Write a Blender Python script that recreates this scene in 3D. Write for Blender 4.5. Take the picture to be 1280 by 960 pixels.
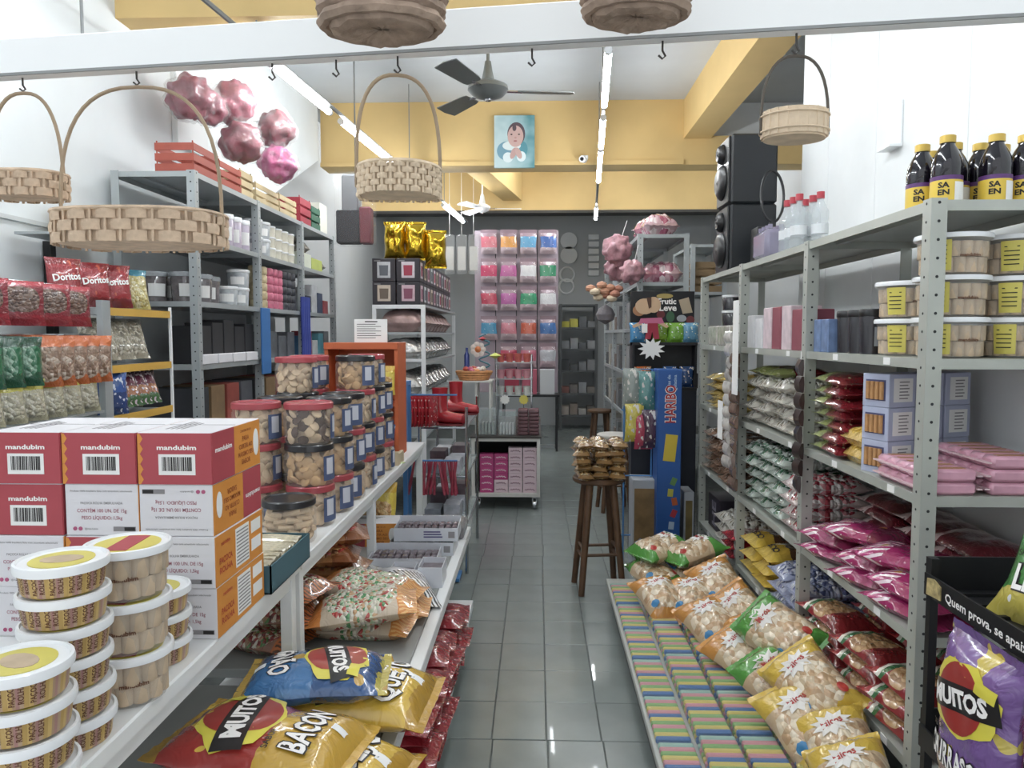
import bpy, bmesh, math, random
from mathutils import Vector, Matrix, noise
R = random.Random(7)
PI = math.pi
for o in list(bpy.data.objects): bpy.data.objects.remove(o, do_unlink=True)
scn = bpy.context.scene
COL = scn.collection

# ---------------------------------------------------------------- camera
F = 930.0
PITCH = math.radians(3.81); YAW = math.radians(1.97)
CAMZ = 1.6
cam = bpy.data.cameras.new('camera'); cam.sensor_width = 36; cam.lens = 36 * F / 1280
cam.clip_start = .05
camo = bpy.data.objects.new('camera', cam); COL.objects.link(camo)
camo.location = (0, 0, CAMZ); camo.rotation_euler = (PI / 2 - PITCH, 0, YAW)
scn.camera = camo
_f = Vector((-math.sin(YAW) * math.cos(PITCH), math.cos(YAW) * math.cos(PITCH), -math.sin(PITCH)))
_r = Vector((math.cos(YAW), math.sin(YAW), 0)); _u = _r.cross(_f)
def ray(px, py): return _f + _r * ((px - 640) / F) - _u * ((py - 480) / F)
def A(px, py, Y):
    "world point at depth Y seen at photo pixel px,py"
    d = ray(px, py); return Vector((0, 0, CAMZ)) + d * (Y / d.y)

# ---------------------------------------------------------------- world, exposure
w = bpy.data.worlds.new('daylight'); scn.world = w; w.use_nodes = True
bg = w.node_tree.nodes['Background']; bg.inputs[0].default_value = (.93, .97, 1, 1); bg.inputs[1].default_value = 1.2
vs = scn.view_settings
vs.view_transform = 'Standard'; vs.look = 'None'; vs.gamma = 1; vs.use_curve_mapping = False
vs.exposure = 0.0
TUBE_POWER = 70.0

# ---------------------------------------------------------------- materials
def lin(h):
    if not isinstance(h, str): return tuple(h)[:3]
    h = h.lstrip('#'); v = [int(h[i:i + 2], 16) / 255 for i in (0, 2, 4)]
    g = .3 * v[0] + .55 * v[1] + .15 * v[2]; v = [c + (g - c) * .17 for c in v]   # hazy look put into every colour by pulling it towards grey
    return tuple(c / 12.92 if c <= .04045 else ((c + .055) / 1.055) ** 2.4 for c in v)
def rgba(h): return (*lin(h), 1)
MATS = {}
class NT:
    def __init__(s, name):
        s.m = bpy.data.materials.new(name); s.m.use_nodes = True
        s.t = s.m.node_tree; s.b = s.t.nodes['Principled BSDF']
    def n(s, typ, **kw):
        x = s.t.nodes.new('ShaderNode' + typ)
        for k, v in kw.items(): setattr(x, k, v)
        return x
    def l(s, a, b): s.t.links.new(a, b)
    def math(s, op, a, b=None, clamp=False):
        x = s.n('Math', operation=op, use_clamp=clamp)
        for i, v in enumerate((a, b)):
            if v is None: continue
            if isinstance(v, (int, float)): x.inputs[i].default_value = v
            else: s.l(v, x.inputs[i])
        return x.outputs[0]
    def mix(s, fac, a, b):
        x = s.n('Mix', data_type='RGBA')
        for i, v in ((0, fac), (6, a), (7, b)):
            if isinstance(v, (int, float)): x.inputs[i].default_value = v
            elif isinstance(v, tuple): x.inputs[i].default_value = v
            else: s.l(v, x.inputs[i])
        return x.outputs[2]
    def ramp(s, fac, stops, const=True):
        x = s.n('ValToRGB'); cr = x.color_ramp
        cr.interpolation = 'CONSTANT' if const else 'LINEAR'
        while len(cr.elements) < len(stops): cr.elements.new(.5)
        for e, (p, c) in zip(cr.elements, stops): e.position = p; e.color = rgba(c)
        s.l(fac, x.inputs[0]); return x.outputs[0]
    def bump(s, h, strength, dist=.01):
        x = s.n('Bump'); x.inputs['Strength'].default_value = strength; x.inputs['Distance'].default_value = dist
        s.l(h, x.inputs['Height']); return x.outputs[0]
def mat(name, col, rough=.5, metal=0, var=0, vscale=8, bump=0, bscale=40, alpha=1, emit=0, coat=0, spec=.5, trans=0):
    if name in MATS: return MATS[name]
    t = NT(name); b = t.b; MATS[name] = t.m
    b.inputs['Base Color'].default_value = rgba(col); b.inputs['Roughness'].default_value = rough
    b.inputs['Metallic'].default_value = metal; b.inputs['Alpha'].default_value = alpha
    b.inputs['Coat Weight'].default_value = coat; b.inputs['Specular IOR Level'].default_value = spec
    b.inputs['Transmission Weight'].default_value = trans
    tc = t.n('TexCoord')
    if var:
        n = t.n('TexNoise'); n.inputs['Scale'].default_value = vscale; n.inputs['Detail'].default_value = 5
        t.l(tc.outputs['Object'], n.inputs['Vector'])
        c = lin(col); lo = tuple(x * (1 - var) for x in c); hi = tuple(min(1, x * (1 + var * .6)) for x in c)
        t.l(t.ramp(n.outputs[0], [(.3, lo), (.7, hi)], False), b.inputs['Base Color'])
    if bump:
        n = t.n('TexNoise'); n.inputs['Scale'].default_value = bscale; n.inputs['Detail'].default_value = 3
        t.l(tc.outputs['Object'], n.inputs['Vector']); t.l(t.bump(n.outputs[0], bump), b.inputs['Normal'])
    if emit:
        b.inputs['Emission Color'].default_value = rgba(col); b.inputs['Emission Strength'].default_value = emit
    return t.m
def bagmat(name, bands, content=None, cs=14, win=None, accent=None, rough=.28, stripes=None, asp=1.4, wr=.6):
    """printed film pouch: bands along v; content = colours of the pieces seen through a clear window
    win=(uc,vc,ru,rv); accent=(colour,scale,threshold); stripes=(colour,count,duty,v0,v1)"""
    if name in MATS: return MATS[name]
    t = NT(name); MATS[name] = t.m; b = t.b
    tc = t.n('TexCoord'); sp = t.n('SeparateXYZ'); t.l(tc.outputs['UV'], sp.inputs[0])
    u, v = sp.outputs[0], sp.outputs[1]
    nz = t.n('TexNoise'); nz.inputs['Scale'].default_value = 6; t.l(tc.outputs['UV'], nz.inputs['Vector'])
    vv = t.math('ADD', v, t.math('MULTIPLY', t.math('SUBTRACT', nz.outputs[0], .5), .10))
    col = t.ramp(vv, bands)
    if stripes:
        c, n, duty, v0, v1 = stripes
        s = t.math('LESS_THAN', t.math('FRACT', t.math('MULTIPLY', t.math('ADD', u, t.math('MULTIPLY', v, .6)), n)), duty)
        s = t.math('MULTIPLY', s, t.math('MULTIPLY', t.math('GREATER_THAN', vv, v0), t.math('LESS_THAN', vv, v1)))
        col = t.mix(s, col, rgba(c))
    if accent:
        c, sc, th = accent
        n2 = t.n('TexNoise'); n2.inputs['Scale'].default_value = sc; n2.inputs['Detail'].default_value = 1
        t.l(tc.outputs['UV'], n2.inputs['Vector'])
        col = t.mix(t.math('GREATER_THAN', n2.outputs[0], th), col, rgba(c))
    wn = t.n('TexNoise'); wn.inputs['Scale'].default_value = 9; wn.inputs['Detail'].default_value = 2; wn.inputs['Distortion'].default_value = 1.2
    t.l(tc.outputs['UV'], wn.inputs['Vector'])
    h = t.math('MULTIPLY', wn.outputs[0], .6)
    if content:
        mp = t.n('Mapping'); mp.inputs['Scale'].default_value = (1, asp, 1); t.l(tc.outputs['UV'], mp.inputs[0])
        vo = t.n('TexVoronoi'); vo.inputs['Scale'].default_value = cs; t.l(mp.outputs[0], vo.inputs['Vector'])
        sc = t.n('SeparateColor'); t.l(vo.outputs['Color'], sc.inputs[0])
        k = len(content); cc = t.ramp(sc.outputs[0], [(i / k, c) for i, c in enumerate(content)])
        if win:
            uc, vc, ru, rv = win
            e = t.math('ADD', t.math('POWER', t.math('ABSOLUTE', t.math('DIVIDE', t.math('SUBTRACT', u, uc), ru)), 3),
                       t.math('POWER', t.math('ABSOLUTE', t.math('DIVIDE', t.math('SUBTRACT', vv, vc), rv)), 3))
            msk = t.math('LESS_THAN', e, 1)
            col = t.mix(msk, col, cc)
            h = t.math('SUBTRACT', h, t.math('MULTIPLY', msk, vo.outputs['Distance']))
        else:
            col = cc; h = t.math('SUBTRACT', h, vo.outputs['Distance'])
    t.l(col, b.inputs['Base Color']); t.l(t.bump(h, wr, .02), b.inputs['Normal'])
    b.inputs['Roughness'].default_value = rough; b.inputs['Coat Weight'].default_value = .9; b.inputs['Coat Roughness'].default_value = .1
    return t.m

# ---------------------------------------------------------------- mesh building
class MB:
    def __init__(s): s.v = []; s.f = []; s.m = []; s.uv = {}
    def add(s, vs, fs, m=0, uv=None):
        o = len(s.v); s.v += [tuple(x) for x in vs]
        for i, f in enumerate(fs):
            if uv: s.uv[len(s.f)] = [uv[j] for j in f]
            s.f.append([j + o for j in f]); s.m.append(m)
        return s
    def box(s, x0, x1, y0, y1, z0, z1, m=0, c=0, M=None):
        if c <= 0:
            vs = [(x, y, z) for z in (z0, z1) for y in (y0, y1) for x in (x0, x1)]
            fs = [(0, 2, 3, 1), (4, 5, 7, 6), (0, 1, 5, 4), (2, 6, 7, 3), (0, 4, 6, 2), (1, 3, 7, 5)]
        else:
            vs = []; ctr = ((x0 + x1) / 2, (y0 + y1) / 2, (z0 + z1) / 2); hs = ((x1 - x0) / 2, (y1 - y0) / 2, (z1 - z0) / 2)
            idx = {}
            for sx in (-1, 1):
                for sy in (-1, 1):
                    for sz in (-1, 1):
                        for ax in range(3):
                            p = [sx * (hs[0] - c), sy * (hs[1] - c), sz * (hs[2] - c)]; sg = (sx, sy, sz)
                            p[ax] = sg[ax] * hs[ax]; idx[(sx, sy, sz, ax)] = len(vs)
                            vs.append(tuple(ctr[i] + p[i] for i in range(3)))
            fs = []
            for ax in range(3):
                a, b = [i for i in range(3) if i != ax]
                for sg in (-1, 1):
                    q = []
                    for (p, r) in ((-1, -1), (1, -1), (1, 1), (-1, 1)):
                        k = [0, 0, 0]; k[ax] = sg; k[a] = p; k[b] = r; q.append(idx[(*k, ax)])
                    fs.append(q)
            for ax in range(3):
                a, b = [i for i in range(3) if i != ax]
                for sa in (-1, 1):
                    for sb in (-1, 1):
                        k0 = [0, 0, 0]; k0[a] = sa; k0[b] = sb; k1 = list(k0); k0[ax] = -1; k1[ax] = 1
                        fs.append([idx[(*k0, a)], idx[(*k1, a)], idx[(*k1, b)], idx[(*k0, b)]])
            for sx in (-1, 1):
                for sy in (-1, 1):
                    for sz in (-1, 1): fs.append([idx[(sx, sy, sz, i)] for i in range(3)])
        if M: vs = [M @ Vector(v) for v in vs]
        return s.add(vs, fs, m)
    def lathe(s, prof, n=24, m=0, c=(0, 0, 0), sx=1, sy=1, M=None, cap=True):
        vs = []; fs = []
        for r, z in prof:
            for i in range(n):
                a = 2 * PI * i / n; vs.append((c[0] + r * sx * math.cos(a), c[1] + r * sy * math.sin(a), c[2] + z))
        for k in range(len(prof) - 1):
            for i in range(n):
                j = (i + 1) % n; fs.append((k * n + i, k * n + j, k * n + n + j, k * n + n + i))
        if cap:
            if prof[0][0] > 1e-5: fs.append(tuple(range(n))[::-1])
            if prof[-1][0] > 1e-5: fs.append(tuple(range((len(prof) - 1) * n, len(prof) * n)))
        if M: vs = [M @ Vector(v) for v in vs]
        return s.add(vs, fs, m)
    def cyl(s, a, b, r, n=10, m=0, r2=None):
        a = Vector(a); b = Vector(b); d = b - a; q = d.to_track_quat('Z', 'Y').to_matrix().to_4x4()
        return s.lathe([(r, 0), (r if r2 is None else r2, d.length)], n, m, M=Matrix.Translation(a) @ q)
    def tube(s, pts, r, n=8, m=0, closed=False):
        pts = [Vector(p) for p in pts]; k = len(pts); vs = []; fs = []
        up = Vector((0.123, .31, .95)).normalized(); prev = None
        for i, p in enumerate(pts):
            if closed: d = pts[(i + 1) % k] - pts[i - 1]
            else: d = pts[min(i + 1, k - 1)] - pts[max(i - 1, 0)]
            d.normalize()
            if prev is None:
                e = d.cross(up)
                if e.length < .1: e = d.cross(Vector((1, 0, 0)))
                e.normalize()
            else: e = (prev - d * prev.dot(d)).normalized()
            prev = e; g = d.cross(e); rr = r[i] if isinstance(r, (list, tuple)) else r
            for j in range(n):
                a = 2 * PI * j / n; vs.append(p + (e * math.cos(a) + g * math.sin(a)) * rr)
        for i in range(k if closed else k - 1):
            i2 = (i + 1) % k
            for j in range(n):
                j2 = (j + 1) % n; fs.append((i * n + j, i * n + j2, i2 * n + j2, i2 * n + j))
        if not closed: fs.append(tuple(range(n))[::-1]); fs.append(tuple(range((k - 1) * n, k * n)))
        return s.add(vs, fs, m)
    def prism(s, poly, t0, t1, ax='z', m=0, M=None):
        "poly in the two other axes, extruded along ax"
        n = len(poly); mk = {'z': lambda p, t: (p[0], p[1], t), 'y': lambda p, t: (p[0], t, p[1]), 'x': lambda p, t: (t, p[0], p[1])}[ax]
        vs = [mk(p, t0) for p in poly] + [mk(p, t1) for p in poly]
        fs = [tuple(range(n))[::-1], tuple(range(n, 2 * n))] + [(i, (i + 1) % n, n + (i + 1) % n, n + i) for i in range(n)]
        if M: vs = [M @ Vector(v) for v in vs]
        return s.add(vs, fs, m)
    def mesh(s, name, mats, smooth=False, off=None):
        me = bpy.data.meshes.new(name)
        vs = s.v if off is None else [(x - off[0], y - off[1], z - off[2]) for x, y, z in s.v]
        me.from_pydata(vs, [], s.f)
        for mm in (mats if isinstance(mats, (list, tuple)) else [mats]): me.materials.append(mm)
        me.polygons.foreach_set('material_index', s.m)
        if s.uv:
            ul = me.uv_layers.new(name='UVMap')
            for p in me.polygons:
                q = s.uv.get(p.index)
                if q:
                    for li, c in zip(p.loop_indices, q): ul.data[li].uv = c
        bm = bmesh.new(); bm.from_mesh(me); bmesh.ops.recalc_face_normals(bm, faces=bm.faces); bm.to_mesh(me); bm.free()
        if smooth:
            me.polygons.foreach_set('use_smooth', [True] * len(me.polygons))
            if smooth != 'all': me.set_sharp_from_angle(angle=math.radians(38))
        me.update(); return me
    def obj(s, name, mats, parent=None, smooth=False, kind=None, label=None, loc=None):
        off = loc
        if parent is not None and off is None:
            off = Vector(); q = parent
            while q: off = off + q.location; q = q.parent
            off = tuple(off)
        me = s.mesh(name, mats, smooth, off)
        return link(name, me, parent, loc=None if parent else loc, kind=kind, label=label)
def link(name, me, parent=None, loc=None, rot=None, kind=None, label=None, scale=None):
    o = bpy.data.objects.new(name, me); COL.objects.link(o)
    if parent: o.parent = parent
    if loc: o.location = loc
    if rot: o.rotation_euler = rot
    if scale: o.scale = scale
    if kind: o['kind'] = kind
    if label: o['label'] = label
    return o
def tag(o, label, cat, group=None):
    o['label'] = label; o['category'] = cat
    if group: o['group'] = group
    return o
def thing(name, label, cat, loc=(0, 0, 0), group=None, rot=None):
    o = link(name, None, loc=loc, rot=rot); o.empty_display_size = .05
    return tag(o, label, cat, group)
KIDS = {}
def copy_tree(o, parent=None):
    c = o.copy(); COL.objects.link(c)
    if parent: c.parent = parent
    for ch in KIDS.get(o.name) or o.children: copy_tree(ch, c)
    return c
PROTO = {}
def inst(key, build, loc, label, cat, group=None, rot=(0, 0, 0), scale=None):
    if key not in PROTO: o = build(); PROTO[key] = o; KIDS[o.name] = list(o.children)
    else: o = copy_tree(PROTO[key])
    o.location = loc; o.rotation_euler = rot
    if scale: o.scale = (scale,) * 3 if isinstance(scale, (int, float)) else scale
    else: o.scale = (1, 1, 1)
    for k in ('group',):
        if k in o: del o[k]
    return tag(o, label, cat, group)
def struct(name, mb, mats, parent=None, smooth=False):
    o = mb.obj(name, mats, parent, smooth)
    if parent is None: o['kind'] = 'structure'
    return o
# ---------------------------------------------------------------- lettering
_TX = {}
def glyphs(s, bold=.012):
    if (s, bold) not in _TX:
        cu = bpy.data.curves.new('t', 'FONT'); cu.body = s; cu.size = 1; cu.offset = bold; cu.resolution_u = 2; cu.align_x = 'CENTER'
        ob = bpy.data.objects.new('t', cu); me = bpy.data.meshes.new_from_object(ob)
        vs = [tuple(v.co) for v in me.vertices]; fs = [tuple(p.vertices) for p in me.polygons]
        bpy.data.objects.remove(ob); bpy.data.curves.remove(cu); bpy.data.meshes.remove(me)
        xs = [v[0] for v in vs] or [0]
        _TX[(s, bold)] = (vs, fs, max(xs) - min(xs), (max(xs) + min(xs)) / 2)
    return _TX[(s, bold)]
def letters(mb, s, fn, h, width=None, bold=.012, m=0):
    "write s centred on 0; fn(x,y) maps the flat text plane to 3D; h = cap height"
    vs, fs, wd, cx = glyphs(s, bold); k = h / .7; kx = k if width is None else width / max(wd, 1e-6)
    mb.add([fn((v[0] - cx) * kx, (v[1] - .35) * k) for v in vs], fs, m)
def plane(o, u, v):
    o = Vector(o); u = Vector(u); v = Vector(v)
    return lambda x, y: o + u * x + v * y
# ---------------------------------------------------------------- pouches
def pouch_fn(w, l, t, seed=0, lump=.0, ls=25, seal=.05, pu=3.0, pv=5.0):
    sd = Vector((seed * 3.7, seed * 1.3, seed * 2.1))
    def f(u, v, top=True):
        a = max(0, 1 - abs(2 * u - 1) ** pu) ** .7
        q = min(1, max(0, (v - seal) / (1 - 2 * seal))); b = max(0, 1 - abs(2 * q - 1) ** pv) ** .75
        k = a * b
        x = (u - .5) * w * (1 - .07 * b) ; y = (v - .5) * l
        n = noise.noise(Vector((x * 9, y * 9, 0)) + sd)
        x += .012 * w / .2 * noise.noise(Vector((y * 8, 1.7, u * 2)) + sd); y += .05 * l * .2 * noise.noise(Vector((x * 10, 5.1, 0)) + sd)
        th = t * k * (1 + .16 * n) + .035 * t * k * math.sin(7 * n + 38 * y + 25 * x)
        cr = .05 * t * math.sin(u * 46 + seed) * (1 - b) * (1 if seal < v < 1 - seal else .4)
        if top:
            z = .42 * t + th * .58 + cr + lump * k * noise.noise(Vector((x * ls, y * ls, 3)) + sd)
        else: z = max(.0, .42 * t - th * .55 + cr) - .001 * (1 if 0 < u < 1 and 0 < v < 1 else 0)
        return Vector((x, y, z))
    return f
def pouch(mb, w, l, t, seed=0, lump=0, ls=25, nu=12, nv=16, m=0, seal=.05):
    f = pouch_fn(w, l, t, seed, lump, ls, seal); vs = []; uv = []; fs = []
    for top in (True, False):
        for j in range(nv + 1):
            for i in range(nu + 1):
                p = f(i / nu, j / nv, top)
                if not top and (i in (0, nu) or j in (0, nv)): p = f(i / nu, j / nv, True); p.z -= .0015
                vs.append(p); uv.append((i / nu, j / nv))
    N = (nu + 1) * (nv + 1)
    g = lambda i, j, b: b * N + j * (nu + 1) + i
    for j in range(nv):
        for i in range(nu):
            fs.append((g(i, j, 0), g(i + 1, j, 0), g(i + 1, j + 1, 0), g(i, j + 1, 0)))
            fs.append((g(i, j, 1), g(i, j + 1, 1), g(i + 1, j + 1, 1), g(i + 1, j, 1)))
    for i in range(nu): fs += [(g(i, 0, 0), g(i, 0, 1), g(i + 1, 0, 1), g(i + 1, 0, 0)), (g(i, nv, 0), g(i + 1, nv, 0), g(i + 1, nv, 1), g(i, nv, 1))]
    for j in range(nv): fs += [(g(0, j, 0), g(0, j + 1, 0), g(0, j + 1, 1), g(0, j, 1)), (g(nu, j, 0), g(nu, j, 1), g(nu, j + 1, 1), g(nu, j + 1, 0))]
    mb.add(vs, fs, m, uv)
    def surf(x, y, e=.002):
        p = f(min(1, max(0, x / w + .5)), min(1, max(0, y / l + .5))); return Vector((x, y, p.z + e))
    return surf
def bag_kind(name, material, w, l, t, seed=0, lump=0, ls=25, nu=12, nv=16, text=(), extra=None):
    "single-mesh pouch, or empty + pouch + lettering when it carries writing"
    def b():
        mb = MB(); sf = pouch(mb, w, l, t, seed, lump, ls, nu, nv)
        if not text and not extra: return mb.obj(name, material, smooth=True)
        root = link(name, None); mb.obj('pouch', material, root, smooth=True)
        for (s, x, y, h, ang, colm, wid) in text:
            tb = MB(); ca, sa = math.cos(ang), math.sin(ang)
            letters(tb, s, lambda a, c: sf(x + a * ca - c * sa, y + a * sa + c * ca), h, wid, .03)
            tb.obj('lettering', colm, root)
        if extra: extra(root, sf)
        return root
    return b
# ================================================================ SETTING
M_white = mat('white_paint', '#e9edee', .6, var=.05, vscale=3)
M_wallL = mat('white_wall_paint', '#dbe1e3', .7, var=.07, vscale=1.5)
M_yel = mat('yellow_paint', '#dcb872', .65, var=.07, vscale=2)
M_ceil = mat('ceiling_paint', '#bcc1c4', .8, var=.06, vscale=2)
M_greyw = mat('grey_wall_paint', '#b1b5b7', .7, var=.06, vscale=1.2)
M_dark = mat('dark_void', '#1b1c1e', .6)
M_grout = mat('tile_grout', '#5d625f', .8, var=.3, vscale=20)
M_tile = mat('grey_painted_tile', '#7e8784', .26, var=.10, vscale=5, bump=.05, bscale=25, coat=.15)
M_steel = mat('grey_green_steel', '#b2b6ad', .45, .25, var=.08, vscale=6)
M_steelL = mat('light_grey_steel', '#a9b0b2', .42, .3, var=.07, vscale=6)
M_hole = mat('bolt_hole_dark', '#26282a', .7)
M_black = mat('black_plastic', '#16171a', .4, coat=.1)
M_chrome = mat('chrome_wire', '#b9bcc0', .22, 1)
M_paper = mat('white_paper', '#e8e8e6', .8)
M_ink = mat('black_ink', '#22201f', .7)
M_wtext = mat('white_ink', '#f2efec', .6)
M_clear = mat('clear_plastic', '#dfe6e8', .08, alpha=.16, spec=.6)
M_film = mat('clear_film', '#eef2f2', .12, alpha=.13, spec=.9, bump=.9, bscale=16)
M_white_pl = mat('white_plastic', '#eceff1', .35, coat=.15)
M_wood = mat('stool_wood', '#5d3f27', .5, var=.35, vscale=14)

fl = MB(); fl.box(-2.6, 3.3, -1.2, 13.3, -.12, -.005)
floor = struct('floor', fl, M_grout)
TW, TL = .218, .305
tmesh = MB().box(-TW / 2 + .002, TW / 2 - .002, -TL / 2 + .002, TL / 2 - .002, -.008, 0, c=.002).mesh('tile', M_tile)
for i in range(7):
    for j in range(16):
        t = link('tile', tmesh, floor, (.038 + (i - 3.5) * TW + (0 if j % 9 else .006), 2.54 + (j + .5) * TL, R.uniform(-.0012, .0004)), (R.uniform(-.004, .004), R.uniform(-.004, .004), R.uniform(-.004, .004)))
tb = MB()
for i in range(10):
    for j in range(20):
        x = .038 + (i - 4.5) * TW; y = 2.54 + (j + 16.5) * TL
        tb.box(x - TW / 2 + .002, x + TW / 2 - .002, y - TL / 2 + .002, y + TL / 2 - .002, -.008, 0)
tb.obj('tile', M_tile, floor, kind='stuff')

# left wall with its slanted far end, the partition on the right, rear walls
prof = [(-.25, 0), (6.75, 0), (6.75, 2.86), (8.2, 3.5), (8.2, 4.14), (-.25, 4.14)]
struct('wall_left', MB().prism(prof, -2.52, -2.4, 'x'), M_wallL)
struct('wall_left_rear', MB().box(-2.75, -2.63, 6.6, 13.2, 0, 4.14), M_greyw)
wr = struct('wall_right', MB().box(1.60, 1.66, -.2, 4.62, 0, 4.14), mat('panel_joint_grey', '#b9bdbd', .8))
for k, (a, b) in enumerate([(-.2, 1.0), (1.003, 2.2), (2.203, 2.86), (2.863, 3.62), (3.623, 4.2), (4.203, 4.615)]):
    MB().box(1.588, 1.6, a, b, .0, 4.14, c=.0015).obj('panel', M_white, wr)
struct('wall_right_rear', MB().box(3.0, 3.12, 2, 13.2, 0, 4.14), M_greyw)
struct('wall_back', MB().box(-2.7, 3.1, 13.1, 13.22, 0, 3.68), M_greyw)
struct('wall_back_upper', MB().box(-2.7, 3.1, 13.04, 13.22, 3.68, 4.14), M_yel)
struct('trim_8', MB().box(-2.63, 3.0, 11.2, 11.5, 3.44, 4.14), M_yel)
struct('trim_9', MB().box(-2.63, 3.0, 11.19, 11.5, 3.40, 3.44), mat('dark_rail', '#3c3a36', .6))
struct('ceiling', MB().box(-2.7, 3.1, -.25, 13.2, 4.14, 4.26), M_ceil)
struct('trim_1', MB().box(-2.4, 1.58, 8.3, 8.62, 3.49, 4.14).box(-2.4, 1.58, 8.27, 8.62, 3.445, 3.49), M_yel)
struct('trim_2', MB().box(1.58, 3.0, 8.3, 8.62, 3.445, 3.75), M_yel)
struct('trim_3', MB().box(1.86, 3.0, 8.45, 8.62, 3.75, 4.14), M_white)
struct('trim_4', MB().box(1.58, 1.87, 4.7, 8.3, 3.72, 4.14), M_yel)
struct('trim_5', MB().box(-2.4, 1.588, 4.27, 4.5, 3.39, 4.14), M_yel)
d = math.atan2(.37, 2.0)
struct('trim_6', MB().box(-.14, .14, 0, 2.62, 3.58, 4.14, M=Matrix.Translation((-.85, 8.62, 0)) @ Matrix.Rotation(-d, 4, 'Z')), M_yel)
# conduit seam on the left wall
struct('trim_7', MB().box(-2.4, -2.385, .5, 4.05, 2.12, 2.14), mat('conduit_grey', '#c4c9ca', .6))

# ================================================================ LIGHTS
M_tube = mat('lit_tube', '#f6fbff', .4, emit=TUBE_POWER)
M_rail = mat('light_rail_grey', '#8f9292', .5, .3)
LZ = 3.2
def light_row(x0, y0, x1, y1, segs, lab):
    dx = (x1 - x0) / (y1 - y0); X = lambda y: x0 + dx * (y - y0)
    ya, yb = segs[0][0] - .4, segs[-1][1] + .3
    rail = thing('light_rail', f'thin grey hanging rail carrying the fluorescent tubes {lab}', 'light rail', (X(ya), ya, LZ + .03))
    mb = MB(); mb.cyl((X(ya), ya, LZ + .05), (X(yb), yb, LZ + .05), .014, 6); mb.obj('rail', M_rail, rail)
    y = ya + .3
    while y < yb:
        top = 4.135
        if 8.25 < y < 8.65: top = 3.44
        if 4.2 < y < 4.55: top = 3.38
        MB().cyl((X(y), y, LZ + .06), (X(y), y, top), .005, 6).obj('rod', M_rail, rail); y += 1.7
    for a, b in segs:
        r = thing('tube_light', f'lit white fluorescent tube hanging {lab}', 'light', (X(a), a, LZ + .03), f'fluorescent tubes {lab}')
        MB().cyl((X(a + .03), a + .03, LZ), (X(b - .03), b - .03, LZ), .021, 10).obj('tube', M_tube, r, smooth=True)
        MB().cyl((X(a), a, LZ), (X(a + .03), a + .03, LZ), .023, 10).obj('end_cap', M_white_pl, r)
        MB().cyl((X(b - .03), b - .03, LZ), (X(b), b, LZ), .023, 10).obj('end_cap', M_white_pl, r)
        for q in (a + .1, b - .1): MB().cyl((X(q), q, LZ + .018), (X(q), q, LZ + .04), .006, 6).obj('clip', M_rail, r)
light_row(-1.586, 4.47, -1.07, 10.6, [(1.0, 2.1), (2.3, 3.4), (4.45, 5.45), (5.66, 7.12), (7.6, 8.2), (9.3, 10.7)], 'over the steel shelves by the left wall')
light_row(.395, 4.32, .80, 10.5, [(1.0, 2.1), (2.2, 3.3), (4.32, 5.37), (5.63, 6.55), (6.6, 7.96), (9.5, 10.5)], 'over the middle of the aisle')

for k, (x, ya, yb) in enumerate([(-1.9, 9.1, 10.5), (.2, 9.1, 10.4), (1.9, 9.1, 10.5)]):   # unseen fill tubes added behind the beam to brighten the back
    r = thing('tube_light', ('added unseen fill tube behind the beam near the left wall', 'added unseen fill tube behind the beam over the aisle', 'added unseen fill tube behind the beam on the right')[k], 'light', (x, ya, 4.1))
    MB().box(x - .03, x + .03, ya, yb, 4.1, 4.14).obj('housing', M_white_pl, r); MB().cyl((x, ya + .03, 4.075), (x, yb - .03, 4.075), .021, 10).obj('tube', M_tube, r, smooth=True)
    for q in (ya, yb - .03): MB().box(x - .02, x + .02, q, q + .03, 4.05, 4.1).obj('end_cap', M_white_pl, r)

# ceiling fans
def fan(loc, rod_top, blade_len, hub_r, mcol, label, ang0, n=3):
    r = thing('ceiling_fan', label, 'fan', loc)
    x, y, z = loc
    MB().cyl((x, y, z + .03), (x, y, rod_top), .011, 8).obj('rod', mcol, r)
    MB().lathe([(.02, .16), (.03, .1), (.045, .03), (.03, 0)], 14, c=loc).obj('rod_collar', mcol, r, smooth=True)
    MB().lathe([(.0, -.085), (hub_r * .35, -.08), (hub_r * .75, -.06), (hub_r, -.025), (hub_r * .97, 0), (hub_r * .6, .025), (.03, .04)], 22, c=loc).obj('motor', mcol, r, smooth=True)
    MB().lathe([(0, -.1), (.02, -.095), (.02, -.08)], 10, c=loc).obj('cap', M_chrome, r, smooth=True)
    MB().lathe([(.05, 0), (.045, -.05), (.012, -.08)][::-1], 12, c=(x, y, rod_top)).obj('canopy', mcol, r, smooth=True)
    for k in range(n):
        a = ang0 + 2 * PI * k / n
        M = Matrix.Translation((x, y, z - .03)) @ Matrix.Rotation(a, 4, 'Z')
        b = MB(); b.box(hub_r * .9, hub_r + .09, -.016, .016, -.004, .004, M=M); b.obj('blade_arm', M_chrome, r)
        T = M @ Matrix.Rotation(.2, 4, 'X')
        MB().prism([(hub_r + .06, -.05), (hub_r + .1, -.06), (hub_r + blade_len, -.075), (hub_r + blade_len + .02, 0), (hub_r + blade_len, .075), (hub_r + .1, .06), (hub_r + .06, .05)], -.003, .003, 'z', M=T).obj('blade', mcol, r)
fan(A(610, 108, 5.0), 4.14, .42, .135, mat('fan_grey', '#6e7473', .4, .3), 'dark grey ceiling fan hanging in front of the yellow beam', .12)
fan(A(603, 258, 10.2), 4.14, .4, .11, M_white_pl, 'white ceiling fan hanging behind the yellow beam', .05)

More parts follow.
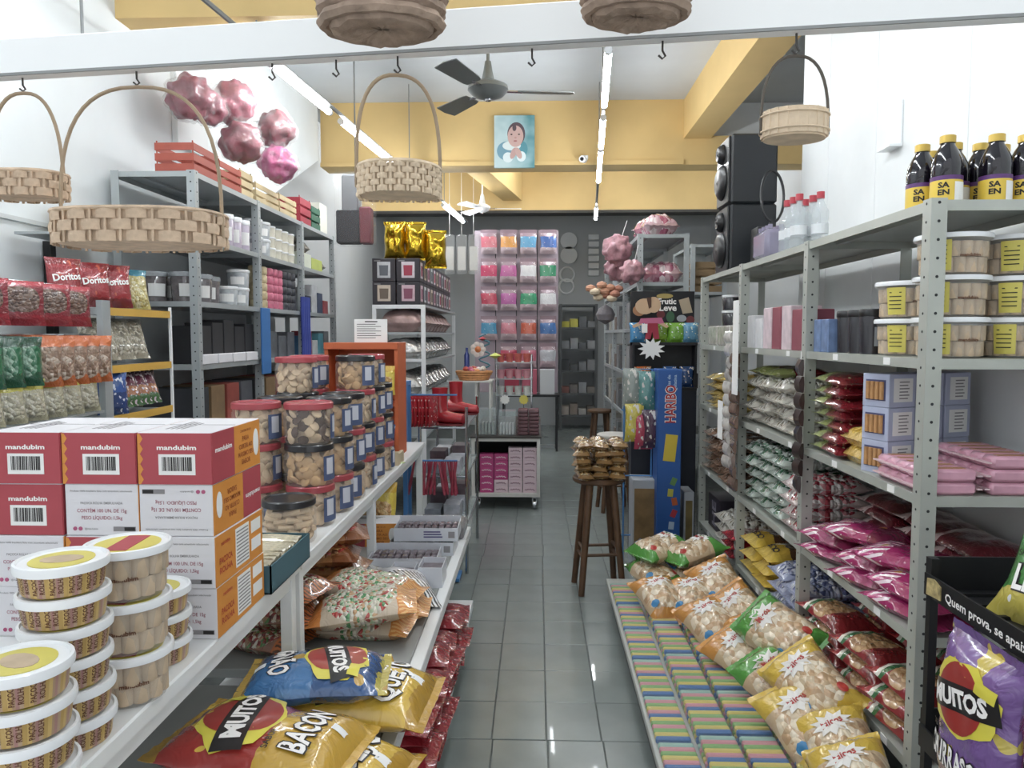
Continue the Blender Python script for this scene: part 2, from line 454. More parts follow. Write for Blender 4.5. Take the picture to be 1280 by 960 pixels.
# portrait on the beam
p0 = A(643, 177, 8.24); W, H = .44, .56
pic = thing('portrait_painting', 'painted portrait of a small child in blue hung on the yellow beam', 'painting', (p0.x, 8.24, p0.z - H / 2))
M_pt = NT('painting_ground'); tc = M_pt.n('TexCoord'); sp = M_pt.n('SeparateXYZ'); M_pt.l(tc.outputs['Object'], sp.inputs[0])
nz = M_pt.n('TexNoise'); nz.inputs['Scale'].default_value = 4; M_pt.l(tc.outputs['Object'], nz.inputs['Vector'])
M_pt.l(M_pt.ramp(M_pt.math('ADD', M_pt.math('MULTIPLY', sp.outputs[0], 1.3), nz.outputs[0]), [(.3, '#b9d3d6'), (.6, '#8fb9c0'), (.85, '#4f8f96')], False), M_pt.b.inputs['Base Color'])
cx, cz = p0.x, p0.z
MB().box(cx - W / 2, cx + W / 2, 8.235, 8.268, cz - H / 2, cz + H / 2, c=.003).obj('canvas', M_pt.m, pic)
def ell(x, z, a, b, y, colr, nm, n=22, rot=0):
    pts = [(cx + x + a * math.cos(t) * math.cos(rot) - b * math.sin(t) * math.sin(rot), cz + z + a * math.cos(t) * math.sin(rot) + b * math.sin(t) * math.cos(rot)) for t in [2 * PI * i / n for i in range(n)]]
    MB().prism(pts, y - .0004, 8.236, 'y').obj(nm, mat('paint_' + colr, colr, .7), pic)
ell(-.09, -.10, .10, .10, 8.2345, '#6f9fb4', 'painted_shirt'); ell(.07, -.08, .075, .09, 8.2344, '#4f93a0', 'painted_shirt')
ell(-.03, -.045, .10, .05, 8.234, '#d9e6e6', 'painted_collar'); ell(.02, .08, .097, .125, 8.2335, '#5a4a52', 'painted_hair')
ell(.012, .055, .086, .115, 8.233, '#c9a49c', 'painted_face'); ell(.0, .145, .022, .035, 8.2325, '#5a4a52', 'painted_hair')
ell(-.032, .075, .012, .007, 8.2322, '#2e2628', 'painted_eye'); ell(.05, .075, .012, .007, 8.2322, '#2e2628', 'painted_eye')
ell(.012, .04, .012, .01, 8.2322, '#b98c86', 'painted_nose'); ell(.01, .005, .02, .007, 8.2322, '#a35a5a', 'painted_mouth')
ell(-.07, -.17, .055, .055, 8.2332, '#dbe9ec', 'painted_cuff'); ell(.075, -.16, .05, .055, 8.2332, '#dbe9ec', 'painted_cuff')
ell(-.01, -.125, .03, .065, 8.2326, '#c39c94', 'painted_hand', rot=-.4); ell(.045, -.125, .03, .065, 8.2325, '#c9a49c', 'painted_hand', rot=.4)

# security camera on the beam
c0 = A(727, 201, 8.2)
sc = thing('security_camera', 'small white security camera fixed to the yellow beam', 'camera', c0)
MB().cyl((c0.x, 8.12, c0.z), (c0.x + .03, 8.24, c0.z + .02), .035, 12).obj('body', M_white_pl, sc, smooth=True)
MB().cyl((c0.x - .003, 8.11, c0.z), (c0.x, 8.122, c0.z), .02, 12).obj('lens', M_black, sc)
MB().box(c0.x - .01, c0.x + .07, 8.2, 8.27, c0.z + .02, c0.z + .06, c=.005).obj('bracket', M_white_pl, sc)

# white hanging rail across the front with hooks and baskets
ra, rb = A(-60, 98, 1.74), A(1340, 35, 1.465)
ra.z = rb.z = 2.19
dv = (rb - ra).normalized(); nv = Vector((-dv.y, dv.x, 0))
def rail_pt(px):   # point under the rail seen at column px
    d = ray(px, 70); t = (ra.x - 0) * dv.y - (ra.y) * dv.x
    s = t / (d.x * dv.y - d.y * dv.x); return Vector((d.x * s, d.y * s, ra.z))
rm = thing('hanging_rail', 'long white metal rail with baskets hung from it across the shop front', 'rail', (ra + rb) / 2)
b = MB(); mid = (ra + rb) / 2; L = (rb - ra).length / 2
Mr = Matrix.Translation(mid) @ Matrix.Rotation(math.atan2(dv.y, dv.x), 4, 'Z')
b.box(-L, L, -.016, .016, 0, .085, M=Mr, c=.003); b.obj('rail_bar', mat('rail_white', '#f4f6f6', .5), rm)
for q in (-.85, .95):
    MB().cyl(Mr @ Vector((q, 0, .08)), Mr @ Vector((q, 0, 4.14 - ra.z)), .004, 6).obj('suspension_wire', M_rail, rm)
MB().box(-L, L, -.02, -.016, 0, .006, M=Mr).obj('edge_lip', M_rail, rm)
def hook(px, drop=.035, label='', top=True):
    p = rail_pt(px)
    h = MB(); pts = [p + Vector((0, 0, .0)), p + Vector((0, 0, -drop * .55)), p + Vector((.006, 0, -drop * .85)), p + Vector((.0, 0, -drop)), p + Vector((-.008, 0, -drop * .8))]
    h.tube(pts, .0022, 6); o = h.obj('wire_hook', mat('dark_wire', '#4c4a48', .4, .7), loc=tuple(p)); tag(o, label, 'hook', 'wire hooks under the white rail'); return p + Vector((0, 0, -drop))
M_wick = mat('tan_wicker', '#d3b596', .75, var=.22, vscale=30, bump=.4, bscale=60)
M_wick2 = mat('light_chip_wood', '#e2c9a8', .75, var=.18, vscale=25, bump=.3, bscale=50)
M_wick3 = mat('brown_wicker', '#a78e7a', .85, var=.3, vscale=30, bump=.6, bscale=50)
def basket(top, hw, hl, hh, drop, rows, cells, m, label, heart=0, group=None, yaw=0, pw=.8):
    """top = hook point; hw,hl = half sizes of the body; hh = body height; drop = hook to rim"""
    z1 = top.z - drop; z0 = z1 - hh
    r = thing('hanging_basket', label, 'basket', (top.x, top.y, z0), group)
    def rim(a, k=1.0):
        c, s = math.cos(a), math.sin(a); e = 2 / 2.6
        x = hw * math.copysign(abs(c) ** e, c) * k; y = hl * math.copysign(abs(s) ** e, s) * k
        if heart: y += heart * math.cos(2 * a) * .5 * k
        v = Vector((x * math.cos(yaw) - y * math.sin(yaw), x * math.sin(yaw) + y * math.cos(yaw), 0)); return v
    n = 40; base = Vector((top.x, top.y, 0))
    ib = MB()
    vs = [base + rim(2 * PI * i / n, .93) + Vector((0, 0, z0 + .004)) for i in range(n)] + [base + rim(2 * PI * i / n, .95) + Vector((0, 0, z1 - .004)) for i in range(n)]
    ib.add(vs, [tuple(range(n))[::-1]] + [(i, (i + 1) % n, n + (i + 1) % n, n + i) for i in range(n)]); ib.obj('liner', m, r)
    # woven splints: one mesh shared, alternately in front of and behind the stakes
    per = sum((rim(2 * PI * (i + 1) / 200) - rim(2 * PI * i / 200)).length for i in range(200))
    cw = per / cells * 1.28; ch = hh / rows * .94
    sm = MB(); nn = 6; vs = []
    for zz in (-ch / 2, -ch / 5, ch / 5, ch / 2):
        for i in range(nn + 1):
            q = i / nn * 2 - 1; vs.append((q * cw / 2, .0055 * (1 - q * q) * 1.25 - .001 - (.002 if abs(zz) > ch / 4 else 0), zz))
    fs = [(j * (nn + 1) + i, j * (nn + 1) + i + 1, (j + 1) * (nn + 1) + i + 1, (j + 1) * (nn + 1) + i) for j in range(3) for i in range(nn)]
    me = sm.add(vs, fs).mesh('splint', m, True)
    # walk the rim at equal arc length
    acc = 0; pos = []; want = 0; step = per / cells; prev = rim(0)
    for i in range(1, 801):
        a = 2 * PI * i / 800; p = rim(a); acc += (p - prev).length
        while want <= acc and len(pos) < cells: pos.append(a); want += step
        prev = p
    for j in range(rows):
        for k, a in enumerate(pos):
            if (j + k) % 2: continue
            p = rim(a, .985); tgt = rim(a + .01, .985) - rim(a - .01, .985); ang = math.atan2(tgt.y, tgt.x) + PI
            link('splint', me, r, (p.x, p.y, hh * (j + .5) / rows), (0, 0, ang))
    st = MB()
    for k, a in enumerate(pos):
        p = base + rim(a, .985); st.cyl(p + Vector((0, 0, z0)), p + Vector((0, 0, z1)), .0035, 5)
    st.obj('stakes', m, r)
    rp = [base + rim(2 * PI * i / n, .99) + Vector((0, 0, z1)) for i in range(n)]
    MB().tube(rp, .005, 6, closed=True).obj('rim', m, r, smooth=True)
    # bent handle
    pts = []
    for i in range(25):
        t = PI * i / 24; x = math.cos(t); zz = math.sin(t)
        p = rim(0) * (x * (1 if abs(x) < .99 else 1) * (.55 + .45 * (1 - zz ** pw * .0)))
        pts.append(base + rim(0) * math.copysign(abs(x) ** .8, x) + Vector((0, 0, z0 + .02 + (top.z - z0 - .024) * zz ** pw)))
    MB().tube(pts, .0042, 7).obj('handle', mat('bent_cane', '#a89072', .6, var=.2), r, smooth=True)
    return r
hl1 = hook(27, .03, 'small wire hook holding the small woven basket by the left wall')
basket(hl1, .088, .06, .056, .19, 3, 20, M_wick, 'small woven basket hung on the white rail by the white wall')
hl2 = hook(170, .03, 'small wire hook holding the widest woven basket')
basket(hl2, .187, .12, .072, .29, 3, 30, M_wick, 'widest woven tan basket with a tall bent handle, hung on the white rail', pw=.62)
hl3 = hook(497, .035, 'small wire hook holding the basket beside the fluorescent tubes')
basket(hl3, .088, .07, .062, .20, 5, 30, M_wick2, 'light chip wood basket woven in fine rows, hung near the fluorescent tubes', heart=.03, pw=.62, yaw=.08)
hl4 = hook(995, .04, 'small wire hook holding the slatted basket by the white partition')
# slatted basket on the right
r4 = thing('hanging_basket', 'small pale slatted wood basket with a thin dark handle near the white partition', 'basket', (hl4.x, hl4.y, hl4.z - .165))
bx, by, bz = hl4.x, hl4.y, hl4.z - .165
slat = MB().box(-.0115, .0115, -.0015, .0015, 0, .05, c=.0008).mesh('slat', M_wick2)
for k in range(20):
    a = 2 * PI * k / 20; link('slat', slat, r4, (.062 * math.cos(a), .05 * math.sin(a), .003), (0, 0, a + PI / 2))
MB().lathe([(.06, 0), (.06, .004)], 24, c=(bx, by, bz), sy=.8).obj('base', M_wick2, r4)
for zz in (.044, .014):
    MB().tube([(bx + .066 * math.cos(t), by + .054 * math.sin(t), bz + zz) for t in [2 * PI * i / 30 for i in range(30)]], .002, 6, closed=True).obj('hoop', M_wick2, r4)
MB().tube([(bx + .066 * math.copysign(abs(math.cos(t)) ** .8, math.cos(t)), by, bz + .01 + .152 * math.sin(t) ** .7) for t in [PI * i / 20 for i in range(21)]], .003, 6).obj('handle', mat('dark_cane', '#5a5248', .6), r4, smooth=True)
for px in (340, 420, 665, 828): hook(px, .035, 'empty wire hook under the white rail')
# the two round baskets hung nearer, seen from below
def round_basket(cx_, cy_, z0, rr, label):
    r = thing('round_wicker_basket', label, 'basket', (cx_, cy_, z0), 'round brown baskets hung above the rail')
    b = MB(); prof = []
    n = 36; vs = []; fs = []
    P = [(0, .012), (.35, .008), (.62, .0), (.8, .004), (.93, .03), (1.0, .06), (1.02, .1), (1.0, .14)]
    for k, (q, z) in enumerate(P):
        for i in range(n):
            a = 2 * PI * i / n; wv = 1 + .035 * math.sin(a * 9 + k * 2.3) * (q > .5)
            vs.append((cx_ + rr * q * wv * math.cos(a), cy_ + rr * .72 * q * wv * math.sin(a), z0 + z + .007 * noise.noise(Vector((q * 5, a * 2.5, 2)))))
    for k in range(len(P) - 1):
        for i in range(n): fs.append((k * n + i, k * n + (i + 1) % n, (k + 1) * n + (i + 1) % n, (k + 1) * n + i))
    b.add(vs, fs); b.obj('body', M_wick3, r, smooth=True)
    for k in range(6):
        z = z0 + .02 + k * .021; q = rr * (.93 + .02 * k if k < 4 else 1.02)
        MB().tube([(cx_ + q * (1 + .02 * math.sin(a * 12 + k * PI)) * math.cos(a), cy_ + .72 * q * (1 + .02 * math.sin(a * 12 + k * PI)) * math.sin(a), z) for a in [2 * PI * i / 60 for i in range(60)]], .011, 6, closed=True).obj('woven_ring', M_wick3, r, smooth=True)
    MB().tube([(cx_ + rr * math.cos(t), cy_, z0 + .12 + .3 * math.sin(t)) for t in [PI * i / 18 for i in range(19)]], .007, 6).obj('handle', M_wick3, r, smooth=True)
    MB().cyl((cx_, cy_, z0 + .42), (cx_, cy_, 2.83), .003, 6).obj('hanging_cord', M_ink, r)
q1 = A(477, 30, 1.35); q2 = A(795, 14, 1.35)
round_basket(q1.x, 1.35, q1.z - .02, .11, 'round brown basket seen from below above the white rail')
round_basket(q2.x, 1.35, q2.z - .02, .092, 'round brown basket seen from below above the white rail')
rr2 = thing('hanging_rail', 'upper white rail above the round brown baskets', 'rail', (0, 1.35, 2.83))
MB().box(-1.3, 1.2, 1.335, 1.365, 2.83, 2.9, c=.003).obj('rail_bar', M_white, rr2)
for q in (-1.1, 1.0): MB().cyl((q, 1.35, 2.89), (q, 1.35, 4.14), .004, 6).obj('suspension_wire', M_rail, rr2)
# ================================================================ LEFT DISPLAY TABLES
M_tabw = mat('white_laminate', '#e4e6e6', .4, var=.04, vscale=5)
M_shelfg = mat('grey_laminate', '#9a9c99', .5, var=.08, vscale=4)
TZ, MZ, SZ = .92, .57, .17
def display_table(y0, y1, label, far_mid):
    t = thing('display_table', label, 'table', (-1.0, (y0 + y1) / 2, 0))
    MB().box(-1.36, -.714, y0, y1, TZ - .035, TZ, c=.004).obj('tabletop', M_tabw, t)
    for y in ((y0 + .03, 3.27, y1 - .03) if y1 > 3 else (y0 + .03, y1 - .03)):
        for x in (-1.33, -.745): MB().box(x - .018, x + .018, y - .018, y + .018, 0, TZ - .035, c=.002).obj('leg', M_tabw, t)
    for x in (-1.33, -.745): MB().box(x - .014, x + .014, y0 + .05, y1 - .05, TZ - .075, TZ - .036).obj('apron_rail', M_tabw, t)
    m = MB().box(-1.34, -.40, y0 + .002, far_mid - .002, MZ - .03, MZ, c=.003).obj('middle_shelf', M_shelfg, t)
    MB().box(-.398, -.356, y0 + .002, far_mid - .002, MZ - .045, MZ + .002, c=.003).obj('shelf_edging', M_tabw, m)
    MB().box(-1.30, -.344, y0 + .002, far_mid - .002, SZ - .04, SZ, c=.003).obj('lower_step', M_tabw, t)
    MB().box(-1.28, -.372, y0 + .03, far_mid - .03, 0, SZ - .041).obj('plinth', mat('plinth_grey', '#6d716f', .7), t)
    return t
display_table(.75, 2.185, 'near white display table holding the carton stack and round tubs', 2.10)
display_table(2.20, 4.66, 'long white display table holding the cookie jars', 3.92)

# ---- peanut candy cartons
M_box = mat('carton_white', '#dcdbe0', .6, var=.03, vscale=10)
M_boxr = mat('carton_red', '#b8404b', .55, var=.05, vscale=9)
M_boxo = mat('carton_orange', '#e08a2c', .55, var=.05, vscale=9)
M_rink = mat('red_ink', '#b06a78', .7); M_gink = mat('grey_ink', '#8a878a', .7); M_oink = mat('dark_orange_ink', '#a8501c', .7)
BW, BL, BH = .166, .28, .1165
def carton(kind):
    def b():
        r = link('candy_carton', None)
        MB().box(-BW / 2 + .0005, BW / 2 - .0005, 0, BL, .0004, BH - .0006, c=.0015).obj('box', M_box, r)
        e = .0006
        front = lambda x, z: plane((x, -e * 2, z), (1, 0, 0), (0, 0, 1))
        frontU = lambda x, z: plane((x, -e * 2, z), (-1, 0, 0), (0, 0, -1))
        side = lambda y, z: plane((BW / 2 + e * 2, y, z), (0, 1, 0), (0, 0, 1))
        sideU = lambda y, z: plane((BW / 2 + e * 2, y, z), (0, -1, 0), (0, 0, -1))
        # top flap: seam and grey print
        MB().box(-BW / 2 + .004, BW / 2 - .004, BL / 2 - .001, BL / 2 + .001, BH - .0006, BH + .0001).obj('flap_seam', M_gink, r)
        g = MB()
        for k in range(4): g.box(-.05 + .012 * k, -.045 + .012 * k, .06, .20 - .01 * k, BH - .0006, BH - .0001)
        g.obj('printed_lines', M_gink, r, kind='stuff')
        if kind == 'red':
            MB().box(-BW / 2 + .001, BW / 2 - .001, -e, 0.001, .001, BH - .002).obj('red_panel', M_boxr, r)
            s = MB()
            for k in range(5):
                z = .012 + k * .0225; s.prism([(-BW / 2 + .001, z - .011), (-BW / 2 + .006, z - .011), (-BW / 2 + .013, z), (-BW / 2 + .006, z + .011), (-BW / 2 + .001, z + .011)], -e * 1.7, -e * .5, 'y')
            s.obj('scalloped_border', M_boxo, r)
            t = MB(); letters(t, 'mandubim', front(.005, .083), .010, .088, .03); t.obj('lettering', M_wtext, r)
            bc = MB(); bc.box(-.036, .046, -e * 2, -e, .022, .068); bp = bc.obj('barcode_panel', M_paper, r)
            bars = MB(); x = -.028; rr = random.Random(3)
            while x < .038:
                wd = rr.choice((.0008, .0012, .002, .003)); bars.box(x, x + wd, -e * 2.8, -e * 1.9, .031, .062); x += wd + rr.choice((.0008, .001, .0018))
            bars.obj('barcode', M_ink, bp, kind='stuff')
            MB().box(BW / 2 - .001, BW / 2 + e, .001, .12, .001, BH - .002).obj('red_panel', M_boxr, r)
            MB().box(BW / 2 - .001, BW / 2 + e, .12, BL - .001, .001, BH - .002).obj('orange_panel', M_boxo, r)
            t = MB(); letters(t, 'mandubim', side(.06, .075), .011, .09, .03); t.obj('lettering', M_wtext, r)
            t = MB()
            for k, (q, sz) in enumerate((('CONTEM 100 UN', .006), ('PARA', .012), ('CURTIR AO', .011), ('MAXIMO SEU', .011), ('SABOR', .012))): letters(t, q, side(.187, .098 - k * .0185), sz, None, .02)
            t.obj('lettering', M_oink, r)
            MB().lathe([(.017, 0), (.017, .0008)], 16, M=Matrix.Translation((BW / 2 + e, .252, .06)) @ Matrix.Rotation(PI / 2, 4, 'Y'), sx=2).obj('seal_badge', M_paper, r)
        else:
            up = kind == 'white_up'
            ff = front if up else frontU
            Z = (lambda z: z) if up else (lambda z: BH - z)
            X = (lambda x: x) if up else (lambda x: -x)
            t = MB(); letters(t, 'PAÇOCA ROLHA EMBRULHADA', ff(0, Z(.074)), .0052, .095, .01); letters(t, 'Produto 100% brasileiro feito com amendoim selecionado', ff(0, Z(.101)), .004, .14, .01); t.obj('lettering', M_gink, r)
            t = MB(); letters(t, 'CONTÉM 100 UN. DE 15g', ff(0, Z(.057)), .0078, .112, .01); letters(t, 'PESO LÍQUIDO: 1,5kg', ff(0, Z(.041)), .0078, .092, .01); t.obj('lettering', M_rink, r)
            x0 = X(.05); MB().box(x0 - .025, x0 + .025, -e * 2, 0, Z(.016) - .005, Z(.016) + .005).obj('recycling_mark', M_gink, r)
            x1 = X(.062); MB().box(x1 - .012, x1 + .012, -e * 2.6, 0, Z(.016) - .004, Z(.016) + .004).obj('recycling_mark', M_ink, r)
            for q in (-.062, -.050):
                MB().lathe([(.0045, 0), (.0045, .0012)], 12, M=Matrix.Translation((X(q), 0, Z(.016))) @ Matrix.Rotation(PI / 2, 4, 'X')).obj('social_icon', mat('pink_ink', '#b8507a', .6), r)
            t = MB(); letters(t, '@mandubim', ff(X(-.025), Z(.016)), .004, .03, .01); t.obj('lettering', M_gink, r)
            MB().box(BW / 2 - .001, BW / 2 + e, .001, BL - .001, .001, BH - .002).obj('orange_panel', M_boxo, r)
            if up:
                t = MB(); letters(t, 'mandubim', side(.055, .093), .009, .05, .02); letters(t, 'PAÇOCA', side(.055, .055), .014, .07, .03); letters(t, 'ROLHA', side(.055, .033), .014, .07, .03); t.obj('lettering', mat('orange_red_ink', '#c2452a', .6), r)
                MB().box(BW / 2, BW / 2 + e * 2, .11, .19, .012, .105).obj('nutrition_panel', M_paper, r)
                g = MB()
                for k in range(10): g.box(BW / 2, BW / 2 + e * 3, .115, .185, .018 + k * .0085, .021 + k * .0085)
                g.obj('printed_lines', M_gink, r, kind='stuff')
                for z in (.025, .07): MB().box(BW / 2, BW / 2 + e * 2, .205, .265, z, z + .03).obj('info_panel', M_paper, r)
            else:
                MB().box(BW / 2 - .0008, BW / 2 + e * 1.4, .165, BL - .001, .001, BH - .002).obj('red_panel', M_boxr, r)
                t = MB(); letters(t, 'mandubim', sideU(.225, .05), .011, .09, .03); t.obj('lettering', M_wtext, r)
                t = MB()
                for k, (q, sz) in enumerate((('PARA', .012), ('CURTIR AO', .011), ('MAXIMO SEU', .011), ('SABOR', .012))): letters(t, q, sideU(.10, .03 + k * .0185), sz, None, .02)
                t.obj('lettering', M_oink, r)
                MB().lathe([(.015, 0), (.015, .0008)], 16, M=Matrix.Translation((BW / 2 + e, .03, .065)) @ Matrix.Rotation(PI / 2, 4, 'Y'), sx=2).obj('seal_badge', M_paper, r)
        return r
    return b
LAY = [['red', 'white_dn', 'white_up', 'white_up'], ['red', 'white_up', 'red', 'white_up'], ['red', 'red', 'white_up', 'white_up']]
ROWN = ('top row', 'second row', 'third row', 'bottom row'); COLN = ('column at the aisle edge', 'middle column', 'column farthest from the aisle')
KINDN = {'red': 'red fronted candy carton with barcode', 'white_dn': 'white fronted candy carton printed upside down', 'white_up': 'white fronted candy carton, print upright'}
for ci, colk in enumerate(LAY):
    for row, k in enumerate(colk):
        x = -.713 - BW / 2 - ci * (BW + .004) + (R.uniform(-.002, .002) if row else 0); y = 1.593 + (.004 * (row % 2))
        inst('carton_' + k, carton(k), (x, y, TZ + (3 - row) * BH), KINDN[k] + ', ' + ROWN[row] + ', ' + COLN[ci], 'carton', 'candy cartons stacked on the near table')
inst('carton_red', carton('red'), (-.96, 3.60, MZ), 'red and orange candy carton lying under the long table beside the bean bags', 'carton', rot=(0, 0, -PI / 2 + .06))

# ---- round tubs
M_lid = mat('tub_lid_white', '#eceff2', .35, coat=.2)
M_tubc = mat('tub_clear', '#e6e2da', .12, alpha=.2)
M_pac = mat('peanut_candy', '#c6ad8e', .8, var=.15, vscale=30)
M_tlab = NT('tub_label_stripes'); tcx = M_tlab.n('TexCoord'); spx = M_tlab.n('SeparateXYZ'); M_tlab.l(tcx.outputs['Object'], spx.inputs[0])
ang = M_tlab.math('ARCTAN2', spx.outputs[1], spx.outputs[0])
fr = M_tlab.math('FRACT', M_tlab.math('MULTIPLY', ang, 2.4))
M_tlab.l(M_tlab.ramp(fr, [(0, '#bf9a52'), (.24, '#cfac62'), (.46, '#b3906f'), (.62, '#b08078'), (.8, '#b99a7c')]), M_tlab.b.inputs['Base Color'])
M_tlab.b.inputs['Roughness'].default_value = .35
M_ylab = mat('yellow_label', '#d9cb52', .4, var=.08, vscale=20); M_brn = mat('brown_ink', '#6a3b20', .6)
def lid(mb, r, z, n=36):
    mb.lathe([(r * .96, z - .012), (r, z - .012), (r * 1.01, z - .004), (r * .99, z + .002), (r * .93, z + .003), (r * .90, z - .001), (0, z - .001)], n)
def small_tub():
    r = link('candy_tub', None); h = .0517; rr = .066
    MB().lathe([(0, .001), (rr * .90, .001), (rr * .92, .004), (rr, h - .008), (rr, h - .006)], 40).obj('tub_body', M_tlab.m, r, smooth=True)
    m = MB(); lid(m, rr * 1.07, h - .0035); m.obj('lid', M_lid, r, smooth=True)
    MB().lathe([(rr * .74, h - .0045), (rr * .74, h - .0036), (0, h - .0034)], 30).obj('lid_label', M_ylab, r)
    MB().lathe([(.022, h - .0035), (.022, h - .0028), (0, h - .0028)], 14, sx=1.5).obj('lid_picture', M_pac, r)
    t = MB()
    for k in range(8):
        a0 = -PI / 2 + (k - 3.6) * .42
        def fn(x, y, a0=a0):
            z = .024 + x; aa = a0 - y / rr; q = rr * (.915 + .085 * z / h) + .0012
            return Vector((q * math.cos(aa), q * math.sin(aa), z))
        letters(t, 'PAÇOCA', lambda x, y: fn(x, y + .006), .0078, .034, .02); letters(t, 'ROLHA', lambda x, y: fn(x, y - .006), .0078, .030, .02)
    t.obj('lettering', M_brn, r)
    return r
def tall_tub():
    r = link('candy_tub', None); h = .098; rr = .07
    MB().lathe([(rr * .86, .001), (rr * .88, .004), (rr, h - .008)], 40, cap=False).lathe([(rr * .86, .001), (0, .001)], 40, cap=False).obj('tub_body', M_tubc, r, smooth=True)
    c = MB()
    for j in range(2):
        q = rr * (.70 + .06 * j)
        for k in range(12):
            a = 2 * PI * (k + .5 * j) / 12; c.lathe([(.0150, .0), (.0162, .002), (.0162, .034), (.015, .036)], 10, c=(q * math.cos(a), q * math.sin(a), .006 + .0375 * j))
        c.lathe([(q * .8, 0), (q * .8, .036)], 16, c=(0, 0, .006 + .0375 * j))
    c.obj('candy_pieces', M_pac, r, smooth=True, kind='stuff')
    m = MB(); lid(m, rr * 1.08, h - .0035); m.obj('lid', M_lid, r, smooth=True)
    MB().lathe([(rr * .82, h - .0045), (rr * .82, h - .0036), (0, h - .0034)], 30).obj('lid_label', M_ylab, r)
    MB().box(-.02, .02, -.05, .05, h - .0036, h - .0026).obj('lid_print', M_boxr, r)
    t = MB()
    letters(t, 'mandubim', lambda x, y: Vector(((rr * .95 + .001) * math.sin(x / rr + .3), -(rr * .95 + .001) * math.cos(x / rr + .3), .045 + y)), .008, .052, .03); t.obj('lettering', M_brn, r)
    return r
def stack(n, dz, key, fn, x, y, z, label, group, cat='tub', tw=.6):
    for k in range(n): inst(key, fn, (x + R.uniform(-.002, .002), y + R.uniform(-.002, .002), z + k * dz), label + (', topmost' if k == n - 1 else ', ' + ('bottom', 'second', 'third', 'fourth', 'fifth')[k] + ' one'), cat, group, (0, 0, R.uniform(-tw, tw)))
G1 = 'round candy tubs on the near table'
stack(4, .0525, 'stub', small_tub, -.752, 1.03, TZ, 'flat striped candy tub, stack of four in front', G1)
stack(6, .0522, 'stub', small_tub, -.785, 1.185, TZ, 'flat striped candy tub, tallest stack on the near table', G1)
stack(3, .0985, 'ttub', tall_tub, -.765, 1.34, TZ, 'clear tub of candy rolls with white lid, near table', 'clear tubs on the near table', tw=.3)
stack(3, .0525, 'stub', small_tub, -.80, 1.50, TZ, 'flat striped candy tub, stack touching the cartons', G1)
stack(2, .0525, 'stub', small_tub, -.915, 1.09, TZ, 'flat striped candy tub, low stack of two', G1)

# ---- cookie jars
M_jar = mat('jar_clear', '#e6dcd6', .06, alpha=.14, spec=.7)
M_jlr = mat('jar_lid_red', '#c24852', .3, alpha=.78, coat=.3); M_jlk = mat('jar_lid_black', '#26262a', .3, coat=.3)
M_ck = mat('cookie_beige', '#d6b891', .8, var=.18, vscale=25); M_ckb = mat('cookie_brown', '#4a3024', .8, var=.2, vscale=25)
M_ckt = mat('cookie_tan', '#d0a36b', .8, var=.18, vscale=25); M_jlab = mat('jar_label_blue', '#49587f', .5, var=.1, vscale=20)
JR, JH = .087, .147
def jar(lidm, cm, style, labpos):
    def b():
        r = link('cookie_jar', None)
        MB().lathe([(0, .002), (JR * .93, .002), (JR, .012), (JR, JH - .04), (JR * .93, JH - .026), (JR * .9, JH - .018)], 28, cap=False).obj('jar_body', M_jar, r, smooth=True)
        MB().lathe([(JR * .97, JH - .024), (JR * .99, JH - .022), (JR * .99, JH - .004), (JR * .95, JH), (JR * .88, JH), (JR * .85, JH - .004), (0, JH - .004)], 28).obj('lid', lidm, r, smooth=True)
        c = MB(); rr = random.Random(len(style) + int(lidm.name[-1] == 'd') * 5 + 11)
        for j in range(5):
            for k in range(10):
                a = 2 * PI * (k + .5 * (j % 2)) / 10 + rr.uniform(-.15, .15); q = JR * .78 + rr.uniform(-.008, .002)
                M = Matrix.Translation((q * math.cos(a), q * math.sin(a), .02 + j * .0215 + rr.uniform(-.004, .004))) @ Matrix.Rotation(a, 4, 'Z') @ Matrix.Rotation(PI / 2 + rr.uniform(-.8, .8), 4, 'Y') @ Matrix.Rotation(rr.uniform(-.5, .5), 4, 'X')
                mi = (k + j) % 2 if style == 'mixed' else 0
                if style == 'stick': c.lathe([(.0085, -.028), (.0105, -.024), (.0105, .024), (.0085, .028)], 8, mi, M=M @ Matrix.Rotation(PI / 2, 4, 'X'))
                else: c.lathe([(.0, -.0055), (.014, -.0055), (.0195, -.002), (.0195, .002), (.014, .0055), (0, .0055)], 9, mi, M=M)
        c.lathe([(JR * .62, .004), (JR * .62, .105)], 14)
        c.obj('cookies', [cm, M_ckb], r, smooth=True, kind='stuff')
        if labpos is not None:
            l = MB(); vs = []; n = 8
            for i in range(n + 1):
                a = labpos + (i / n - .5) * .85
                for z in (.018, .105): vs.append(((JR + .0012) * math.cos(a), (JR + .0012) * math.sin(a), z))
            l.add(vs, [(2 * i, 2 * i + 2, 2 * i + 3, 2 * i + 1) for i in range(n)]); lo = l.obj('label', M_jlab, r)
            l = MB(); vs = []
            for i in range(5):
                a = labpos - .08 + (i / 4 - .5) * .4
                for z in (.04, .098): vs.append(((JR + .002) * math.cos(a), (JR + .002) * math.sin(a), z))
            l.add(vs, [(2 * i, 2 * i + 2, 2 * i + 3, 2 * i + 1) for i in range(4)]); l.obj('label_panel', mat('label_grey', '#c3c6d2', .5), lo)
        return r
    return b
JK = {'A': (jar(M_jlr, M_ck, 'disc', -.30), 'jar of pale round cookies with red lid'),
      'B': (jar(M_jlr, M_ck, 'mixed', -.15), 'jar of brown and cream cookies with red lid'),
      'C': (jar(M_jlk, M_ckt, 'disc', -.5), 'jar of tan cookies with black lid'),
      'D': (jar(M_jlk, M_ck, 'stick', None), 'clear jar of pale stick cookies with black lid standing behind the teal tray')}
GJ = 'cookie jars stacked on the long white table'
